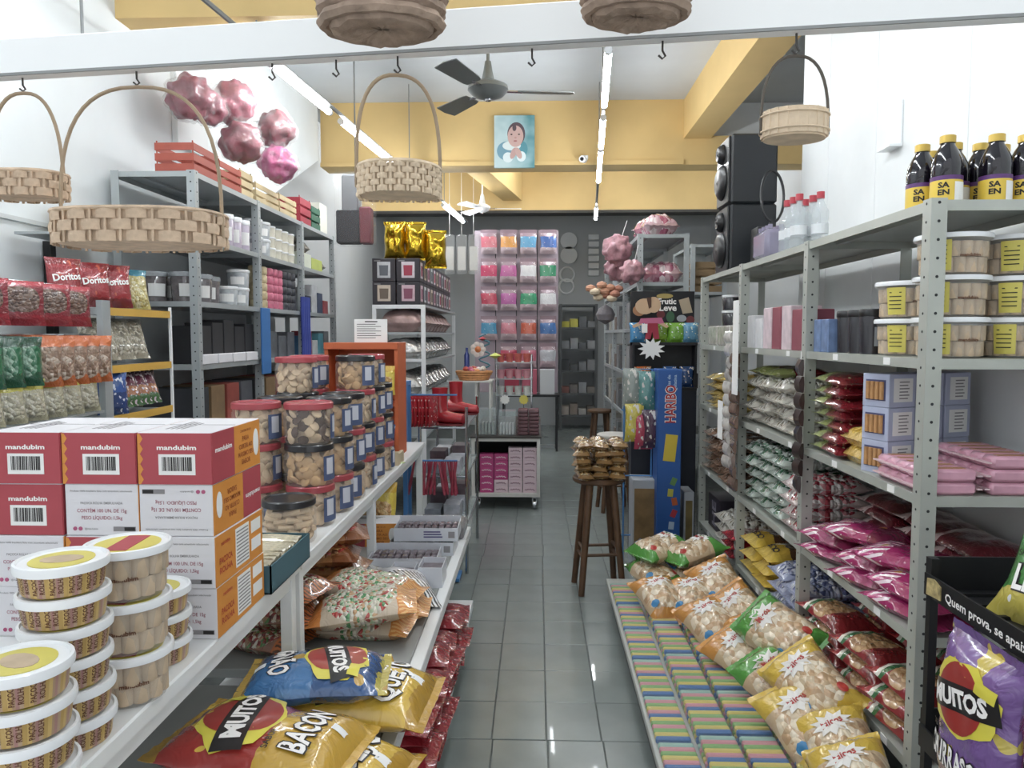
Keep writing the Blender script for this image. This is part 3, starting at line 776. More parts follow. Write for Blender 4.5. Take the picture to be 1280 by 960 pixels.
cols = [(-.815, 2.62, 'ACB'), (-1.01, 2.62, 'AAA'), (-1.21, 2.66, 'AA'), (-.80, 2.83, 'ACC'), (-1.0, 2.84, 'CAC'), (-.80, 3.04, 'CAC'), (-1.0, 3.06, 'AACA'),
        (-.805, 3.26, 'ACAC'), (-1.02, 3.28, 'CABA'), (-.81, 3.48, 'CACA'), (-.81, 3.69, 'ACC'), (-1.03, 3.5, 'AC')]
NM = ['bottom', 'second', 'third', 'fourth']
for (x, y, ks) in cols:
    for i, k in enumerate(ks):
        inst('jar' + k, JK[k][0], (x + R.uniform(-.004, .004), y, TZ + i * JH), JK[k][1] + f', {NM[i]} tier of the jar stacks', 'jar', GJ + ' ' + NM[i] + ' tier ' + k, (0, 0, R.uniform(-.3, .3)))
inst('jarD', JK['D'][0], (-.815, 2.385, TZ), JK['D'][1], 'jar')
# ---- teal tray of wrapped sticks
tr = thing('display_tray', 'teal cardboard tray of clear wrapped sticks at the table edge', 'tray', (-.80, 2.05, TZ))
b = MB(); b.box(-.91, -.695, 1.885, 2.215, TZ, TZ + .004)
for q in ((-.91, -.906, 1.885, 2.215), (-.699, -.695, 1.885, 2.215), (-.91, -.695, 1.885, 1.889), (-.91, -.695, 2.211, 2.215)): b.box(*q, TZ, TZ + .075)
b.obj('tray_box', mat('teal_card', '#3c6370', .6, var=.08), tr)
M_stick = mat('wrapped_stick', '#cbbf9f', .3, var=.25, vscale=60, coat=.5, bump=.4, bscale=80)
def wstick():
    return MB().tube([(-.09, 0, .0), (-.08, 0, .004), (0, 0, .006), (.08, 0, .004), (.09, 0, 0)], [.011, .006, .0095, .006, .011], 7).obj('wrapped_stick', M_stick, smooth=True)
for k in range(13):
    for j in range(3):
        inst('wstick', wstick, (-.803 + R.uniform(-.004, .004), 1.905 + k * .0242, TZ + .016 + j * .023), 'clear wrapped pale stick lying in the teal tray', 'candy', 'wrapped sticks in the teal tray', (R.uniform(-.05, .05), R.uniform(-.05, .05), R.uniform(-.06, .06)))
# orange display box with yellow packets, and the paper notice, at the far end of the table
od = thing('counter_display', 'orange cardboard counter display with yellow peanut packets on the long table', 'display', (-.92, 4.2, TZ))
M_or = mat('orange_card', '#c95a2c', .6, var=.06)
MB().box(-1.17, -.765, 4.28, 4.30, TZ, TZ + .60).box(-1.17, -1.15, 4.05, 4.28, TZ, TZ + .60).box(-.785, -.765, 4.05, 4.28, TZ, TZ + .60).obj('back_and_sides', M_or, od)
for z in (.02, .3): MB().box(-1.149, -.786, 4.05, 4.279, TZ + z - .015, TZ + z).obj('shelf', M_or, od)
MB().box(-1.17, -.765, 4.04, 4.30, TZ + .6, TZ + .635).obj('header', M_or, od)
pn = thing('paper_notice', 'white sheet of printed text standing on the orange counter display', 'paper', (-1.0, 4.12, TZ + .635))
MB().box(-1.02, -.835, 4.118, 4.121, TZ + .636, TZ + .765).obj('sheet', M_paper, pn)
b = MB()
for k in range(7): b.box(-1.005, -.9 + (.03 if k % 2 else 0), 4.1172, 4.118, TZ + .66 + k * .0125, TZ + .663 + k * .0125)
b.box(-.96, -.89, 4.1172, 4.118, TZ + .748, TZ + .754); b.obj('printed_lines', M_ink, pn, kind='stuff')
B_yel = bagmat('film_yellow_peanut', [(0, '#d9b431'), (.2, '#e6c944'), (.8, '#d8a92c')], ['#d8a25a', '#e0b877', '#c98c48'], 12, (.5, .42, .38, .22))
for (x, y, z) in ((-.82, 4.04, TZ + .43), (-.91, 4.03, TZ + .43), (-1.0, 4.03, TZ + .43), (-.85, 4.03, TZ + .12)):
    inst('ypk', bag_kind('peanut_packet', B_yel, .09, .16, .03, 3), (x, y, z), 'small yellow peanut packet hanging in the orange counter display', 'packet', 'yellow peanut packets in the orange display', (PI / 2, 0, R.uniform(-.1, .1)))
B_blu = bagmat('film_navy_white', [(0, '#dfe3e8'), (.35, '#26386e'), (.7, '#2b3f7a')], accent=('#d9dde8', 7, .62))
inst('navypk', bag_kind('snack_packet', B_blu, .12, .19, .035, 5), (-.83, 3.96, TZ + .1), 'navy and white packet leaning on the orange counter display', 'packet', rot=(PI / 2 - .15, 0, .1))
B_grn = bagmat('film_green_mint', [(0, '#7fae3a'), (.4, '#5a8a34'), (.8, '#b7c86a')], accent=('#e4e9d2', 8, .6))
inst('mintpk', bag_kind('snack_packet', B_grn, .12, .16, .04, 6), (-.80, 3.87, TZ), 'pale green packet lying beside the cookie jars', 'packet', rot=(.2, 0, 1.2))
wb = MB(); wb.box(-.80, -.72, 3.80, 3.815, TZ, TZ + .07).box(-.80, -.72, 3.945, 3.96, TZ, TZ + .05).box(-.735, -.72, 3.815, 3.945, TZ, TZ + .06)
tag(wb.obj('wood_crate', mat('raw_pine', '#c8b594', .7, var=.15), loc=(-.76, 3.88, TZ)), 'small raw wood open crate on the long table', 'crate')

# ---- goods on the middle shelf
# brown sausage-like bean bags under the table
B_brn = bagmat('film_brown_straw', [(0, '#8a4a22'), (.3, '#b5733a'), (.7, '#9a5a2c')], ['#a8622f', '#c28a4e', '#7d4522', '#b3332c'], 16, (.5, .5, .45, .36))
for k in range(4):
    inst('brnbag', bag_kind('candy_bag', B_brn, .22, .32, .075, 9, .006, 40), (-.86 + .02 * (k % 2), 2.85 + .06 * (k % 2), MZ + .066 * k), 'large brown bag of twisted candies under the long table', 'bag', 'brown candy bags under the long table', (0, 0, 1.4 + .15 * k))
# bags of mixed wrapped candies
B_mix = bagmat('film_mixed_candy', [(0, '#d98236'), (.17, '#c9b49a'), (.85, '#d77f38')], ['#d8d2c0', '#4f9a5a', '#c23b32', '#e3dcc8', '#cfa070', '#b9d0a8', '#d6cdb6', '#dcd6c6'], 24, (.5, .5, .5, .33), stripes=('#e8b068', 16, .5, -.2, .16))
B_mix2 = bagmat('film_mixed_candy_dark', [(0, '#c8662f'), (.17, '#9b6a52'), (.85, '#c8662f')], ['#a83a34', '#5e8f4a', '#d9cdb9', '#7c3a30', '#b58a62'], 24, (.5, .5, .5, .36), stripes=('#5e3a26', 14, .5, -.2, .15))
for k, (px, py, Y, rz) in enumerate([(345, 800, 2.42, 1.2), (330, 790, 2.45, 1.5), (318, 770, 2.5, 1.3)]):
    inst('mix2', bag_kind('candy_bag', B_mix2, .22, .32, .08, 12, .012, 55), (-.90 + .02 * k, 2.38 + .03 * k, MZ + .07 * k), 'dark bag of mixed wrapped candies with brown ends behind the table leg', 'bag', 'dark mixed candy bags under the table', (0, 0, rz))
for k, (x, y, z, rz, rx) in enumerate([(-.60, 2.50, 0, 1.50, 0), (-.57, 2.66, .0, 1.62, 0), (-.60, 2.60, .082, 1.4, .12), (-.58, 2.42, .08, 1.75, -.1)]):
    inst('mix1', bag_kind('candy_bag', B_mix, .24, .36, .09, 14, .014, 55), (x, y, MZ + z), 'clear bag of mixed wrapped candies with orange ends on the middle shelf', 'bag', 'orange ended mixed candy bags', (rx, 0, rz))
# zebra bag, silver boxes
B_zeb = bagmat('film_zebra', [(0, '#e6e6e8'), (.5, '#d9d9dc')], stripes=('#1f1f22', 12, .48, -.2, .7), accent=('#c9c9cc', 5, .68))
inst('zebra', bag_kind('candy_bag', B_zeb, .20, .32, .07, 17, .004), (-.51, 2.83, MZ + .02), 'black and white striped bag on the middle shelf beside white boxes', 'bag', rot=(.1, .25, .4))
B_silver = bagmat('film_silver_flower', [(0, '#c9c9c6'), (.5, '#d6d6d2')], accent=('#5a5254', 11, .6), rough=.15)
inst('silverbag', bag_kind('candy_bag', B_silver, .22, .3, .07, 18, .006), (-.70, 2.98, MZ), 'silvery clear bag with dark spots beside the striped bag', 'bag', rot=(0, 0, .9))
M_sil = mat('silver_card', '#d3d6de', .35, .15, var=.04); M_plum = mat('purple_ink', '#55508a', .6)
M_choc = mat('wrapped_chocolate', '#6f6168', .3, var=.4, vscale=45, coat=.4)
def white_box():
    r = link('display_box', None); w_, l_, h_ = .30, .20, .062
    b = MB()
    b.box(0, w_, 0, l_, 0, .003)
    for q in ((0, w_, 0, .003), (0, w_, l_ - .003, l_), (0, .003, .003, l_ - .003), (w_ - .003, w_, .003, l_ - .003)): b.box(*q, .003, h_)
    b.box(0, w_, l_ - .003, l_, h_, h_ + .012)
    b.obj('tray', M_sil, r)
    c = MB()
    for i in range(9):
        for j in range(4): c.box(.008 + i * .032, .037 + i * .032, .012 + j * .045, .052 + j * .045, .004, .05 + .004 * ((i * 3 + j) % 3), c=.006)
    c.obj('wrapped_chocolates', M_choc, r, kind='stuff')
    t = MB()
    for q in (.018, .03, .042): t.box(.14, .235 - q * .4, -.001, 0, q, q + .006)
    t.obj('printed_lines', M_plum, r, kind='stuff')
    MB().box(.255, .285, -.001, 0, .016, .046).obj('barcode_panel', M_gink, r)
    return r
for k, (x, y, z, rz) in enumerate([(-.735, 3.14, 0, .02), (-.69, 3.40, 0, -.02), (-.67, 3.40, .065, .03)]):
    inst('wbox', white_box, (x, y, MZ + z), ['open white box of wrapped chocolates beside the table leg', 'open white box of wrapped chocolates under another box', 'open white box of wrapped chocolates on top of another box'][k], 'box', 'white chocolate boxes', (0, 0, rz))
for k, (x, y) in enumerate([(-.545, 2.93), (-.435, 3.0)]):
    b = MB(); hh = .085
    b.box(x - .05, x + .05, y - .05, y + .1, MZ, MZ + .003)
    for q in ((x - .05, x + .05, y - .05, y - .047), (x - .05, x + .05, y + .097, y + .1), (x - .05, x - .047, y - .047, y + .097), (x + .047, x + .05, y - .047, y + .097)): b.box(*q, MZ + .003, MZ + hh)
    o = thing('open_carton', ['small open white carton in front of the striped bag', 'small open white carton at the shelf edge'][k], 'carton', (x, y, MZ))
    b.obj('tray', M_sil, o); MB().box(x - .046, x + .046, y - .046, y + .096, MZ + .004, MZ + .06).obj('filling', M_choc, o)
    if k == 0: MB().box(x - .03, x + .03, y - .0515, y - .05, MZ + .02, MZ + .07).obj('printed_frame', M_gink, o)
for k, (x, y) in enumerate(((-.80, 3.80), (-.93, 3.83))): inst('ybig', bag_kind('snack_bag', B_yel, .15, .26, .08, 4), (x, y, MZ + .135), 'yellow snack bag standing under the far end of the long table', 'bag', 'yellow bags under the long table', (PI / 2 - .12, 0, .15 * k))
# film-wrapped flat pack at the far end
fp = thing('wrapped_pack', 'flat film wrapped pack of dark sweets at the far end of the shelf', 'pack', (-.53, 3.76, MZ))
MB().box(-.70, -.37, 3.66, 3.88, MZ, MZ + .07, c=.012).obj('pack', mat('dark_pack', '#6b6366', .35, var=.45, vscale=30), fp)
MB().box(-.71, -.34, 3.65, 3.89, MZ - .0, MZ + .078, c=.014).obj('wrapping_film', M_film, fp, smooth=True)
# red bags on the lower step
B_red = bagmat('film_red', [(0, '#a11f2a'), (.5, '#b3202c'), (.8, '#8e1b26')], ['#c8b9b2', '#8e1b26', '#d8d0c8'], 10, (.5, .6, .3, .16), accent=('#d8404a', 6, .66), rough=.2)
for row, y in enumerate([2.25, 2.47, 2.70, 2.93, 3.16, 3.38]):
    for k in range(5 if row < 3 else (4 if row < 5 else 3)):
        inst('redbag', bag_kind('candy_bag', B_red, .215, .30, .058, 21, .004), (-.478 + .012 * ((k + row) % 3), y + .012 * (k % 2), SZ + .052 * k), 'shiny red candy bag on the low step, ' + ('bottom', 'second', 'third', 'fourth', 'fifth')[k] + ' layer of the pile', 'bag', f'red candy bags on the low step layer {k}', (0, R.uniform(-.05, .05), PI / 2 + R.uniform(-.1, .1)))

# ---- big snack bags "MUITOS"
M_my = mat('snack_yellow', '#d8b33c', .3, coat=.4); M_mk = mat('snack_black', '#1d1a1c', .35, coat=.3); M_mr = mat('snack_red', '#a92f2a', .3, coat=.4)
M_by = mat('snack_bright_yellow', '#dfd23a', .35, coat=.3)
def blob(root, sf, x, y, a, b, ang, m, e, nm, jag=0, n=28):
    mb = MB(); c, s = math.cos(ang), math.sin(ang); vs = []; fs = []; K = 6
    for k in range(K + 1):
        for i in range(n):
            t = 2 * PI * i / n; j = 1 + jag * math.sin(t * 7 + k * .0)
            px, py = a * k / K * math.cos(t) * j, b * k / K * math.sin(t) * j
            vs.append(sf(x + px * c - py * s, y + px * s + py * c, e))
    for k in range(K):
        for i in range(n): fs.append((k * n + i, k * n + (i + 1) % n, (k + 1) * n + (i + 1) % n, (k + 1) * n + i))
    mb.add(vs, fs); mb.obj(nm, m, root, smooth=True)
def rect(root, sf, x, y, hw, hh, ang, m, e, nm, K=12):
    mb = MB(); c, s = math.cos(ang), math.sin(ang); vs = [sf(x + (i / K * 2 - 1) * hw * c - (j / 4 * 2 - 1) * hh * s, y + (i / K * 2 - 1) * hw * s + (j / 4 * 2 - 1) * hh * c, e) for j in range(5) for i in range(K + 1)]
    mb.add(vs, [(j * (K + 1) + i, j * (K + 1) + i + 1, (j + 1) * (K + 1) + i + 1, (j + 1) * (K + 1) + i) for j in range(4) for i in range(K)]); mb.obj(nm, m, root, smooth=True)
def wtext(root, sf, s, x, y, h, wid, ang, m, e, bold=.03):
    t = MB(); c, q = math.cos(ang), math.sin(ang)
    letters(t, s, lambda a, b_: sf(x + a * c - b_ * q, y + a * q + b_ * c, e), h, wid, bold); t.obj('lettering', m, root)
def snack(film, flavour, fcol, w=.30, l=.42, t=.10, seed=30, strip=M_mr):
    # local: x = width, y = length (top of the pack at +y); reads upright with +y up
    def ex(root, sf):
        blob(root, sf, .0, .06, .125, .09, .15, M_by, .0012, 'yellow_splash', .06)
        blob(root, sf, .0, .06, .085, .085, 0, strip, .0018, 'red_disc')
        rect(root, sf, .0, .06, .125, .033, .22, M_mk, .0026, 'brand_band')
        wtext(root, sf, 'MUITOS', 0, .06, .040, .20, .22, M_wtext, .0036, .045)
        wtext(root, sf, flavour, -.005, -.095, .055, min(.23, .034 * len(flavour)), .0, M_mk, .0020, .075)
        wtext(root, sf, flavour, -.005, -.095, .055, min(.23, .034 * len(flavour)), .0, fcol, .0030, .03)
        wtext(root, sf, 'SABOR', -.07, -.038, .014, None, .1, M_mk, .003, .02)
        rect(root, sf, .085, .115, .028, .016, -.15, M_by, .0036, 'yellow_tag', 4)
        rect(root, sf, .03, -.155, .012, .016, 0, M_paper, .002, 'white_mark', 3)
    return bag_kind('snack_bag', film, w, l, t, seed, 0, 25, 16, 20, extra=ex)
B_my = bagmat('film_snack_yellow', [(0, '#b98a24'), (.12, '#d9ae35'), (.9, '#c89a2c')], accent=('#a8302c', 4, .66), rough=.22)
B_mr = bagmat('film_snack_red', [(0, '#cf9f30'), (.14, '#c99b2e'), (.42, '#a92f2a'), (.9, '#b88a28')], accent=('#d9ae35', 4, .62), rough=.22)
B_mb = bagmat('film_snack_blue', [(0, '#c9a03a'), (.08, '#2f6fae'), (.5, '#27538f'), (.93, '#c9b84a')], accent=('#c79a3a', 4, .64), rough=.22)
B_mp = bagmat('film_snack_purple', [(0, '#a88a3a'), (.08, '#77539a'), (.5, '#7d58a0'), (.93, '#6a4a8c')], accent=('#c9b03a', 5, .62), rough=.22)
GS = 'large snack bags on the middle shelf'
def snack_at(key, fn, x, y, z, rz, label, rx=0, ry=0, sc=None): inst(key, fn, (x, y, z), label, 'snack bag', GS, (rx, ry, rz), sc)
f_bac = snack(B_mr, 'BACON', M_wtext, seed=31); f_blu = snack(B_mb, 'MIGNÃO', M_wtext, seed=33); f_yel = snack(B_my, 'QUEIJO', M_wtext, seed=35)
snack_at('s_yel', f_yel, -.60, 2.02, MZ, 1.9, 'yellow snack bag at the bottom of the snack pile')
snack_at('s_yel', f_yel, -.50, 1.60, MZ, 1.3, 'yellow snack bag lying at the shelf edge under the other snack bags')
snack_at('s_yel', f_yel, -.475, 1.88, MZ + .045, 1.5, 'yellow snack bag directly under the blue snack bag', .05)
snack_at('s_bac', f_bac, -.60, 1.57, MZ + .085, 1.42, 'red and yellow snack bag lettered BACON in front of the blue bag', .08, .05)
snack_at('s_blu', f_blu, -.565, 1.84, MZ + .115, -1.42, 'blue snack bag with black brand band on top of the pile', .0, -.06, .88)
# ================================================================ STEEL SHELVING (both sides)
def shelving(label, X0, X1, ys, zs, m, side, holes=True, tags=False, topz=None, extra_lip=.03):
    """X0 = aisle face, X1 = back, posts at ys, boards at zs"""
    r = thing('steel_shelving', label, 'shelving', ((X0 + X1) / 2, (ys[0] + ys[-1]) / 2, 0))
    top = topz or max(zs) + .005; pw = .045; s = 1 if X1 > X0 else -1
    for y in ys:
        for X, sg in ((X0, s), (X1, -s)):
            b = MB(); y1 = y if y != ys[-1] else y
            b.box(min(X, X + sg * pw), max(X, X + sg * pw), y - .0025, y + .0005, 0, top); b.box(min(X, X + sg * .003), max(X, X + sg * .003), y, y + pw, 0, top)
            p = b.obj('post', m, r)
            if holes and X == X0:
                h = MB(); z = .1
                while z < top:
                    h.cyl((X + sg * .022, y - .0032, z), (X + sg * .022, y - .0024, z), .0045, 8); h.cyl((X - sg * .0006, y + .024, z), (X + sg * .0004, y + .024, z), .004, 8); z += .052
                h.obj('bolt_hole', M_hole, p, kind='stuff')
    for k in range(len(ys) - 1):
        for z in zs:
            b = MB(); a, c = ys[k] + .004, ys[k + 1] - .004; xa, xb = sorted((X0 + s * .004, X1 - s * .004))
            b.box(xa, xb, a, c, z - .002, z)
            for q in ((xa, xa + .002, a, c), (xb - .002, xb, a, c), (xa + .002, xb - .002, a, a + .002), (xa + .002, xb - .002, c - .002, c)): b.box(*q, z - extra_lip, z - .002)
            b.box(xa + .1, xa + .13, a + .01, c - .01, z - .015, z - .002)
            sh = b.obj('shelf_board', m, r)
            if tags and z < 1.9:
                for q in (.18, .62):
                    y = ys[k] + q + R.uniform(-.05, .05); MB().box(X0 + .0015, X0 + .0035, y, y + .045, z - .026, z - .003).obj('price_tag', M_paper, sh)
    return r
LY = [4.10, 5.03, 5.97, 6.9]; LX = -1.89; LBK = -2.36
LZS = [2.50, 2.15, 1.785, 1.43, 1.05, .65, .2]
shelving('grey steel shelving standing along the left wall', LX, LBK, LY, LZS, M_steelL, -1)
# ---- generic small containers
def tub_kind(key, r_, h_, bodym, lidm, lab=None, name='storage_tub', taper=.92, n=18):
    def b():
        o = link(name, None)
        MB().lathe([(0, 0), (r_ * taper, 0), (r_, h_ * .82), (r_ * .96, h_ * .86)], n).obj('tub_body', bodym, o, smooth=True)
        MB().lathe([(r_ * 1.03, h_ * .84), (r_ * 1.05, h_ * .86), (r_ * 1.05, h_ * .97), (r_ * .98, h_), (0, h_ * .99)], n).obj('lid', lidm, o, smooth=True)
        if lab:
            l = MB(); vs = []
            for i in range(7):
                a = -PI / 2 + .55 + (i / 6 - .5) * 1.3
                for z, q in ((h_ * .18, .945), (h_ * .6, .985)): vs.append(((r_ * q * (1 if taper > .9 else .97) + .002) * math.cos(a), (r_ * q + .002) * math.sin(a), z))
            l.add(vs, [(2 * i, 2 * i + 2, 2 * i + 3, 2 * i + 1) for i in range(6)]); l.obj('label', lab, o)
        return o
    return b
M_smoke = mat('jar_smoky', '#6d6668', .15, coat=.4, var=.35, vscale=40); M_lilac = mat('jar_lilac', '#b7a9bd', .25, coat=.3, var=.15, vscale=30)
M_cream = mat('tub_cream', '#cfcab8', .35, var=.12, vscale=25); M_gry = mat('tub_grey', '#a7adb2', .3, var=.25, vscale=30, coat=.3)
K_sm = tub_kind('sm', .075, .17, M_smoke, M_gry, M_paper); K_li = tub_kind('li', .05, .2, M_lilac, M_white_pl, M_paper)
K_cr = tub_kind('cr', .055, .078, M_cream, M_white_pl); K_gt = tub_kind('gt', .07, .12, M_gry, M_white_pl, M_paper)
def row(key, fn, pts, label, cat, group, dz=None, n=1, tw=.3):
    for (x, y, z) in pts:
        for k in range(n): inst(key, fn, (x, y, z + (dz or 0) * k), label, cat, group, (0, 0, R.uniform(-tw, tw)))
row('sm', K_sm, [(-2.02, 4.22, 1.785), (-2.19, 4.2, 1.785), (-2.02, 4.4, 1.785), (-2.19, 4.39, 1.785), (-2.05, 4.58, 1.785)], 'smoky jar with white label on the third shelf of the left shelving', 'jar', 'smoky jars left shelving')
row('gt', K_gt, [(-1.99, 4.72, 1.785), (-1.98, 4.88, 1.785), (-2.14, 4.75, 1.785)], 'grey white-lidded tub beside the smoky jars', 'tub', 'grey tubs left shelving', .12, 1)
row('gt', K_gt, [(-1.98, 4.89, 1.905)], 'grey white-lidded tub standing on another tub', 'tub', None)
row('gt', K_gt, [(-2.0, 4.2, 2.15), (-2.0, 4.36, 2.15), (-2.16, 4.22, 2.15), (-2.16, 4.38, 2.15), (-2.0, 4.52, 2.15)], 'grey white-lidded tub on the second shelf behind the wide hanging basket', 'tub', 'grey tubs on the second shelf')
row('li', K_li, [(-1.96, 4.66, 2.15), (-1.96, 4.79, 2.15), (-1.96, 4.92, 2.15), (-2.08, 4.72, 2.15), (-2.08, 4.86, 2.15)], 'tall lilac container with white label on the second shelf', 'jar', 'lilac containers left shelving')
for q, (y, n) in enumerate([(5.12, 2), (5.27, 2), (5.42, 3), (5.56, 3), (5.70, 3), (5.84, 3)]):
    row('cr' if q > 1 else 'gt', K_cr if q > 1 else K_gt, [(-1.97, y, 2.15)], 'cream tub with white lid stacked in the middle bay' if q > 1 else 'grey white-lidded tub stacked in the middle bay', 'tub', 'stacked tubs in the middle bay' + str(q > 1), .078 if q > 1 else .12, n)
# wrapped rolls in three colours (bay 2, third shelf)
def roll(colm, nm):
    def b():
        mb = MB()
        for k in range(5): mb.lathe([(.0, 0), (.04, 0), (.046, .008), (.046, .05), (.04, .058), (0, .058)], 14, c=(0, 0, k * .058))
        return mb.obj('ribbon_roll', colm, smooth=True)
    return b
for j, (c, nm) in enumerate([('#cdb98e', 'straw coloured'), ('#d36a86', 'pink'), ('#3f4149', 'black')]):
    m_ = mat('roll_' + nm.split()[0], c, .5, var=.35, vscale=30)
    for k in range(3 if j else 2): inst('roll' + nm, roll(m_, nm), (-1.955, 5.12 + (0, .22, .52)[j] + .1 * k, 1.785), f'{nm} column of ribbon rolls on the third shelf', 'ribbon', f'{nm} ribbon columns')
# boxes on the third / fourth shelves
def cbox(name, x0, x1, y0, y1, z0, h, m, label, cat, group=None, c=.003):
    o = MB().box(x0, x1, y0, y1, z0, z0 + h, c=c).obj(name, m, loc=((x0 + x1) / 2, (y0 + y1) / 2, z0)); return tag(o, label, cat, group)
def open_crate(name, x0, x1, y0, y1, z0, h, m, label, slats=3):
    r = thing(name, label, 'crate', ((x0 + x1) / 2, (y0 + y1) / 2, z0)); t = .006
    MB().box(x0 + t, x1 - t, y0 + t, y1 - t, z0, z0 + t).obj('base', m, r)
    for k in range(slats):
        za = z0 + h * k / slats + .004; zb = z0 + h * (k + .78) / slats
        for q in ((x0, x1, y0, y0 + t), (x0, x1, y1 - t, y1), (x0, x0 + t, y0 + t, y1 - t), (x1 - t, x1, y0 + t, y1 - t)): MB().box(*q, za, zb).obj('slat', m, r)
    for x in (x0 + t, x1 - 2 * t):
        for y in (y0 + t, y1 - 2 * t): MB().box(x, x + t, y, y + t, z0, z0 + h).obj('corner_post', m, r)
    return r
M_crr = mat('red_crate', '#b5503f', .6, var=.12); M_pine = mat('pine_crate', '#cdb78a', .7, var=.15); M_crg = mat('green_crate', '#2f6a4f', .6, var=.1); M_crred = mat('bright_red_crate', '#b23242', .6, var=.1)
open_crate('wood_crate', -2.12, -1.9, 4.12, 4.44, 2.50, .17, M_crr, 'red painted slatted crate at the end of the shelving top', 3)
open_crate('wood_crate', -2.12, -1.9, 4.46, 4.78, 2.50, .15, M_crr, 'red painted slatted crate beside the pine crates', 3)
open_crate('wood_crate', -2.1, -1.91, 4.80, 5.0, 2.50, .17, M_pine, 'pale pine crate next to the red crates', 3)
open_crate('wood_crate', -2.1, -1.91, 5.06, 5.5, 2.50, .14, M_pine, 'long pale pine crate on the middle bay top', 3)
open_crate('wood_crate', -2.1, -1.91, 5.52, 5.9, 2.50, .15, M_pine, 'pale pine crate before the red box on the shelving top', 3)
open_crate('wood_crate', -2.1, -1.91, 6.0, 6.28, 2.50, .22, M_crred, 'bright red crate on the far bay top', 3)
open_crate('wood_crate', -2.1, -1.91, 6.3, 6.55, 2.50, .2, M_crg, 'dark green crate on the far bay top', 3)
cbox('white_canister', -2.1, -1.92, 6.58, 6.8, 2.50, .26, mat('cream_card', '#d8d6c8', .6), 'cream box standing after the green crate', 'box')
cbox('carton', -2.06, -1.92, 6.0, 6.3, 2.15, .12, mat('green_white_card', '#d7dcc9', .6, var=.06), 'small white carton on the far bay second shelf', 'carton')
cbox('carton', -2.06, -1.92, 6.32, 6.62, 2.15, .1, mat('lime_card', '#b9c65a', .6, var=.1), 'lime green carton on the far bay second shelf', 'carton')
B_gry = bagmat('film_grey_bundle', [(0, '#6a6660'), (.5, '#7d7872')], accent=('#4a4744', 8, .55))
row('gbund', bag_kind('fabric_bundle', B_gry, .28, .34, .14, 41), [(-2.08, 6.2, 2.27), (-2.08, 6.62, 2.15)], 'grey wrapped bundle on the far bay second shelf', 'bundle', 'grey bundles left shelving')
for k in range(5): cbox('black_box', -2.1, -1.93, 4.2 + k * .165, 4.35 + k * .165, 1.43, .22 + .02 * (k % 3), mat('black_card', '#2a2a2e', .5, var=.2), 'black upright box in a row on the fourth shelf', 'box', 'black boxes on the fourth shelf')
for k in range(4): cbox('flat_box', -1.93 + .0, -1.885 + .0, 4.14 + k * .21, 4.33 + k * .21, 1.43, .055, M_box, 'flat white box on the front edge of the fourth shelf', 'box', 'flat white boxes on the fourth shelf')
for k in range(4): cbox('dark_bottle_box', -2.08, -1.93, 5.1 + k * .2, 5.26 + k * .2, 1.43, .16 + .03 * (k % 2), mat('grey_mixed_card', '#5c6066', .5, var=.3, vscale=20), 'grey box on the fourth shelf middle bay', 'box', 'grey boxes middle bay')
for k in range(5): cbox('craft_box', -2.06, -1.93, 6.0 + k * .17, 6.14 + k * .17, 1.785, (.2, .14, .24, .18, .12)[k], mat('craft_' + str(k), ('#8d9196', '#2e3440', '#b9bcc0', '#3d4a66', '#a9484e')[k], .5, var=.2, vscale=15), ('grey', 'black', 'silver', 'navy', 'red')[k] + ' craft box on the far bay third shelf', 'box')
for k in range(5): cbox('craft_box', -2.06, -1.93, 6.0 + k * .17, 6.14 + k * .17, 1.43, (.16, .2, .12, .18, .2)[k], mat('crafu_' + str(k), ('#3f6f9a', '#8f2f3a', '#b9bcc0', '#4a8a9a', '#6a6e74')[k], .5, var=.2, vscale=15), ('blue', 'dark red', 'silver', 'teal', 'dull grey')[k] + ' craft box on the far bay fourth shelf', 'box')
for z in (1.05, .65):
    for k in range(12): cbox('stock_box', -2.25, -1.95, 4.15 + k * .225, 4.34 + k * .225, z, .24, mat('stock_' + str(k % 4), ('#3a3c42', '#8e6f4a', '#a7483c', '#5a5e66')[k % 4], .6, var=.2), 'stock box on a low shelf behind the tables', 'box', 'stock boxes on the low left shelves')
# blue foam sheet, blue swim toys hung at posts
cbox('foam_sheet', -1.872, -1.86, 4.98, 5.14, 1.33, .45, mat('blue_foam', '#2f6fb8', .6), 'tall blue foam sheet standing against the left shelving post', 'sheet')
M_blp = mat('blue_tubes', '#3a4aa6', .4, var=.2)
for k in range(4):
    b = MB(); x, y = -1.875, 5.9 + k * .05
    b.tube([(x, y, 1.9), (x, y, 1.7), (x + .001, y + .01, 1.5), (x, y, 1.40)], .016, 8); tag(b.obj('foam_tube', M_blp, smooth=True, loc=(x, y, 1.40)), 'long blue foam tube hanging from the left shelving', 'toy', 'blue foam tubes')
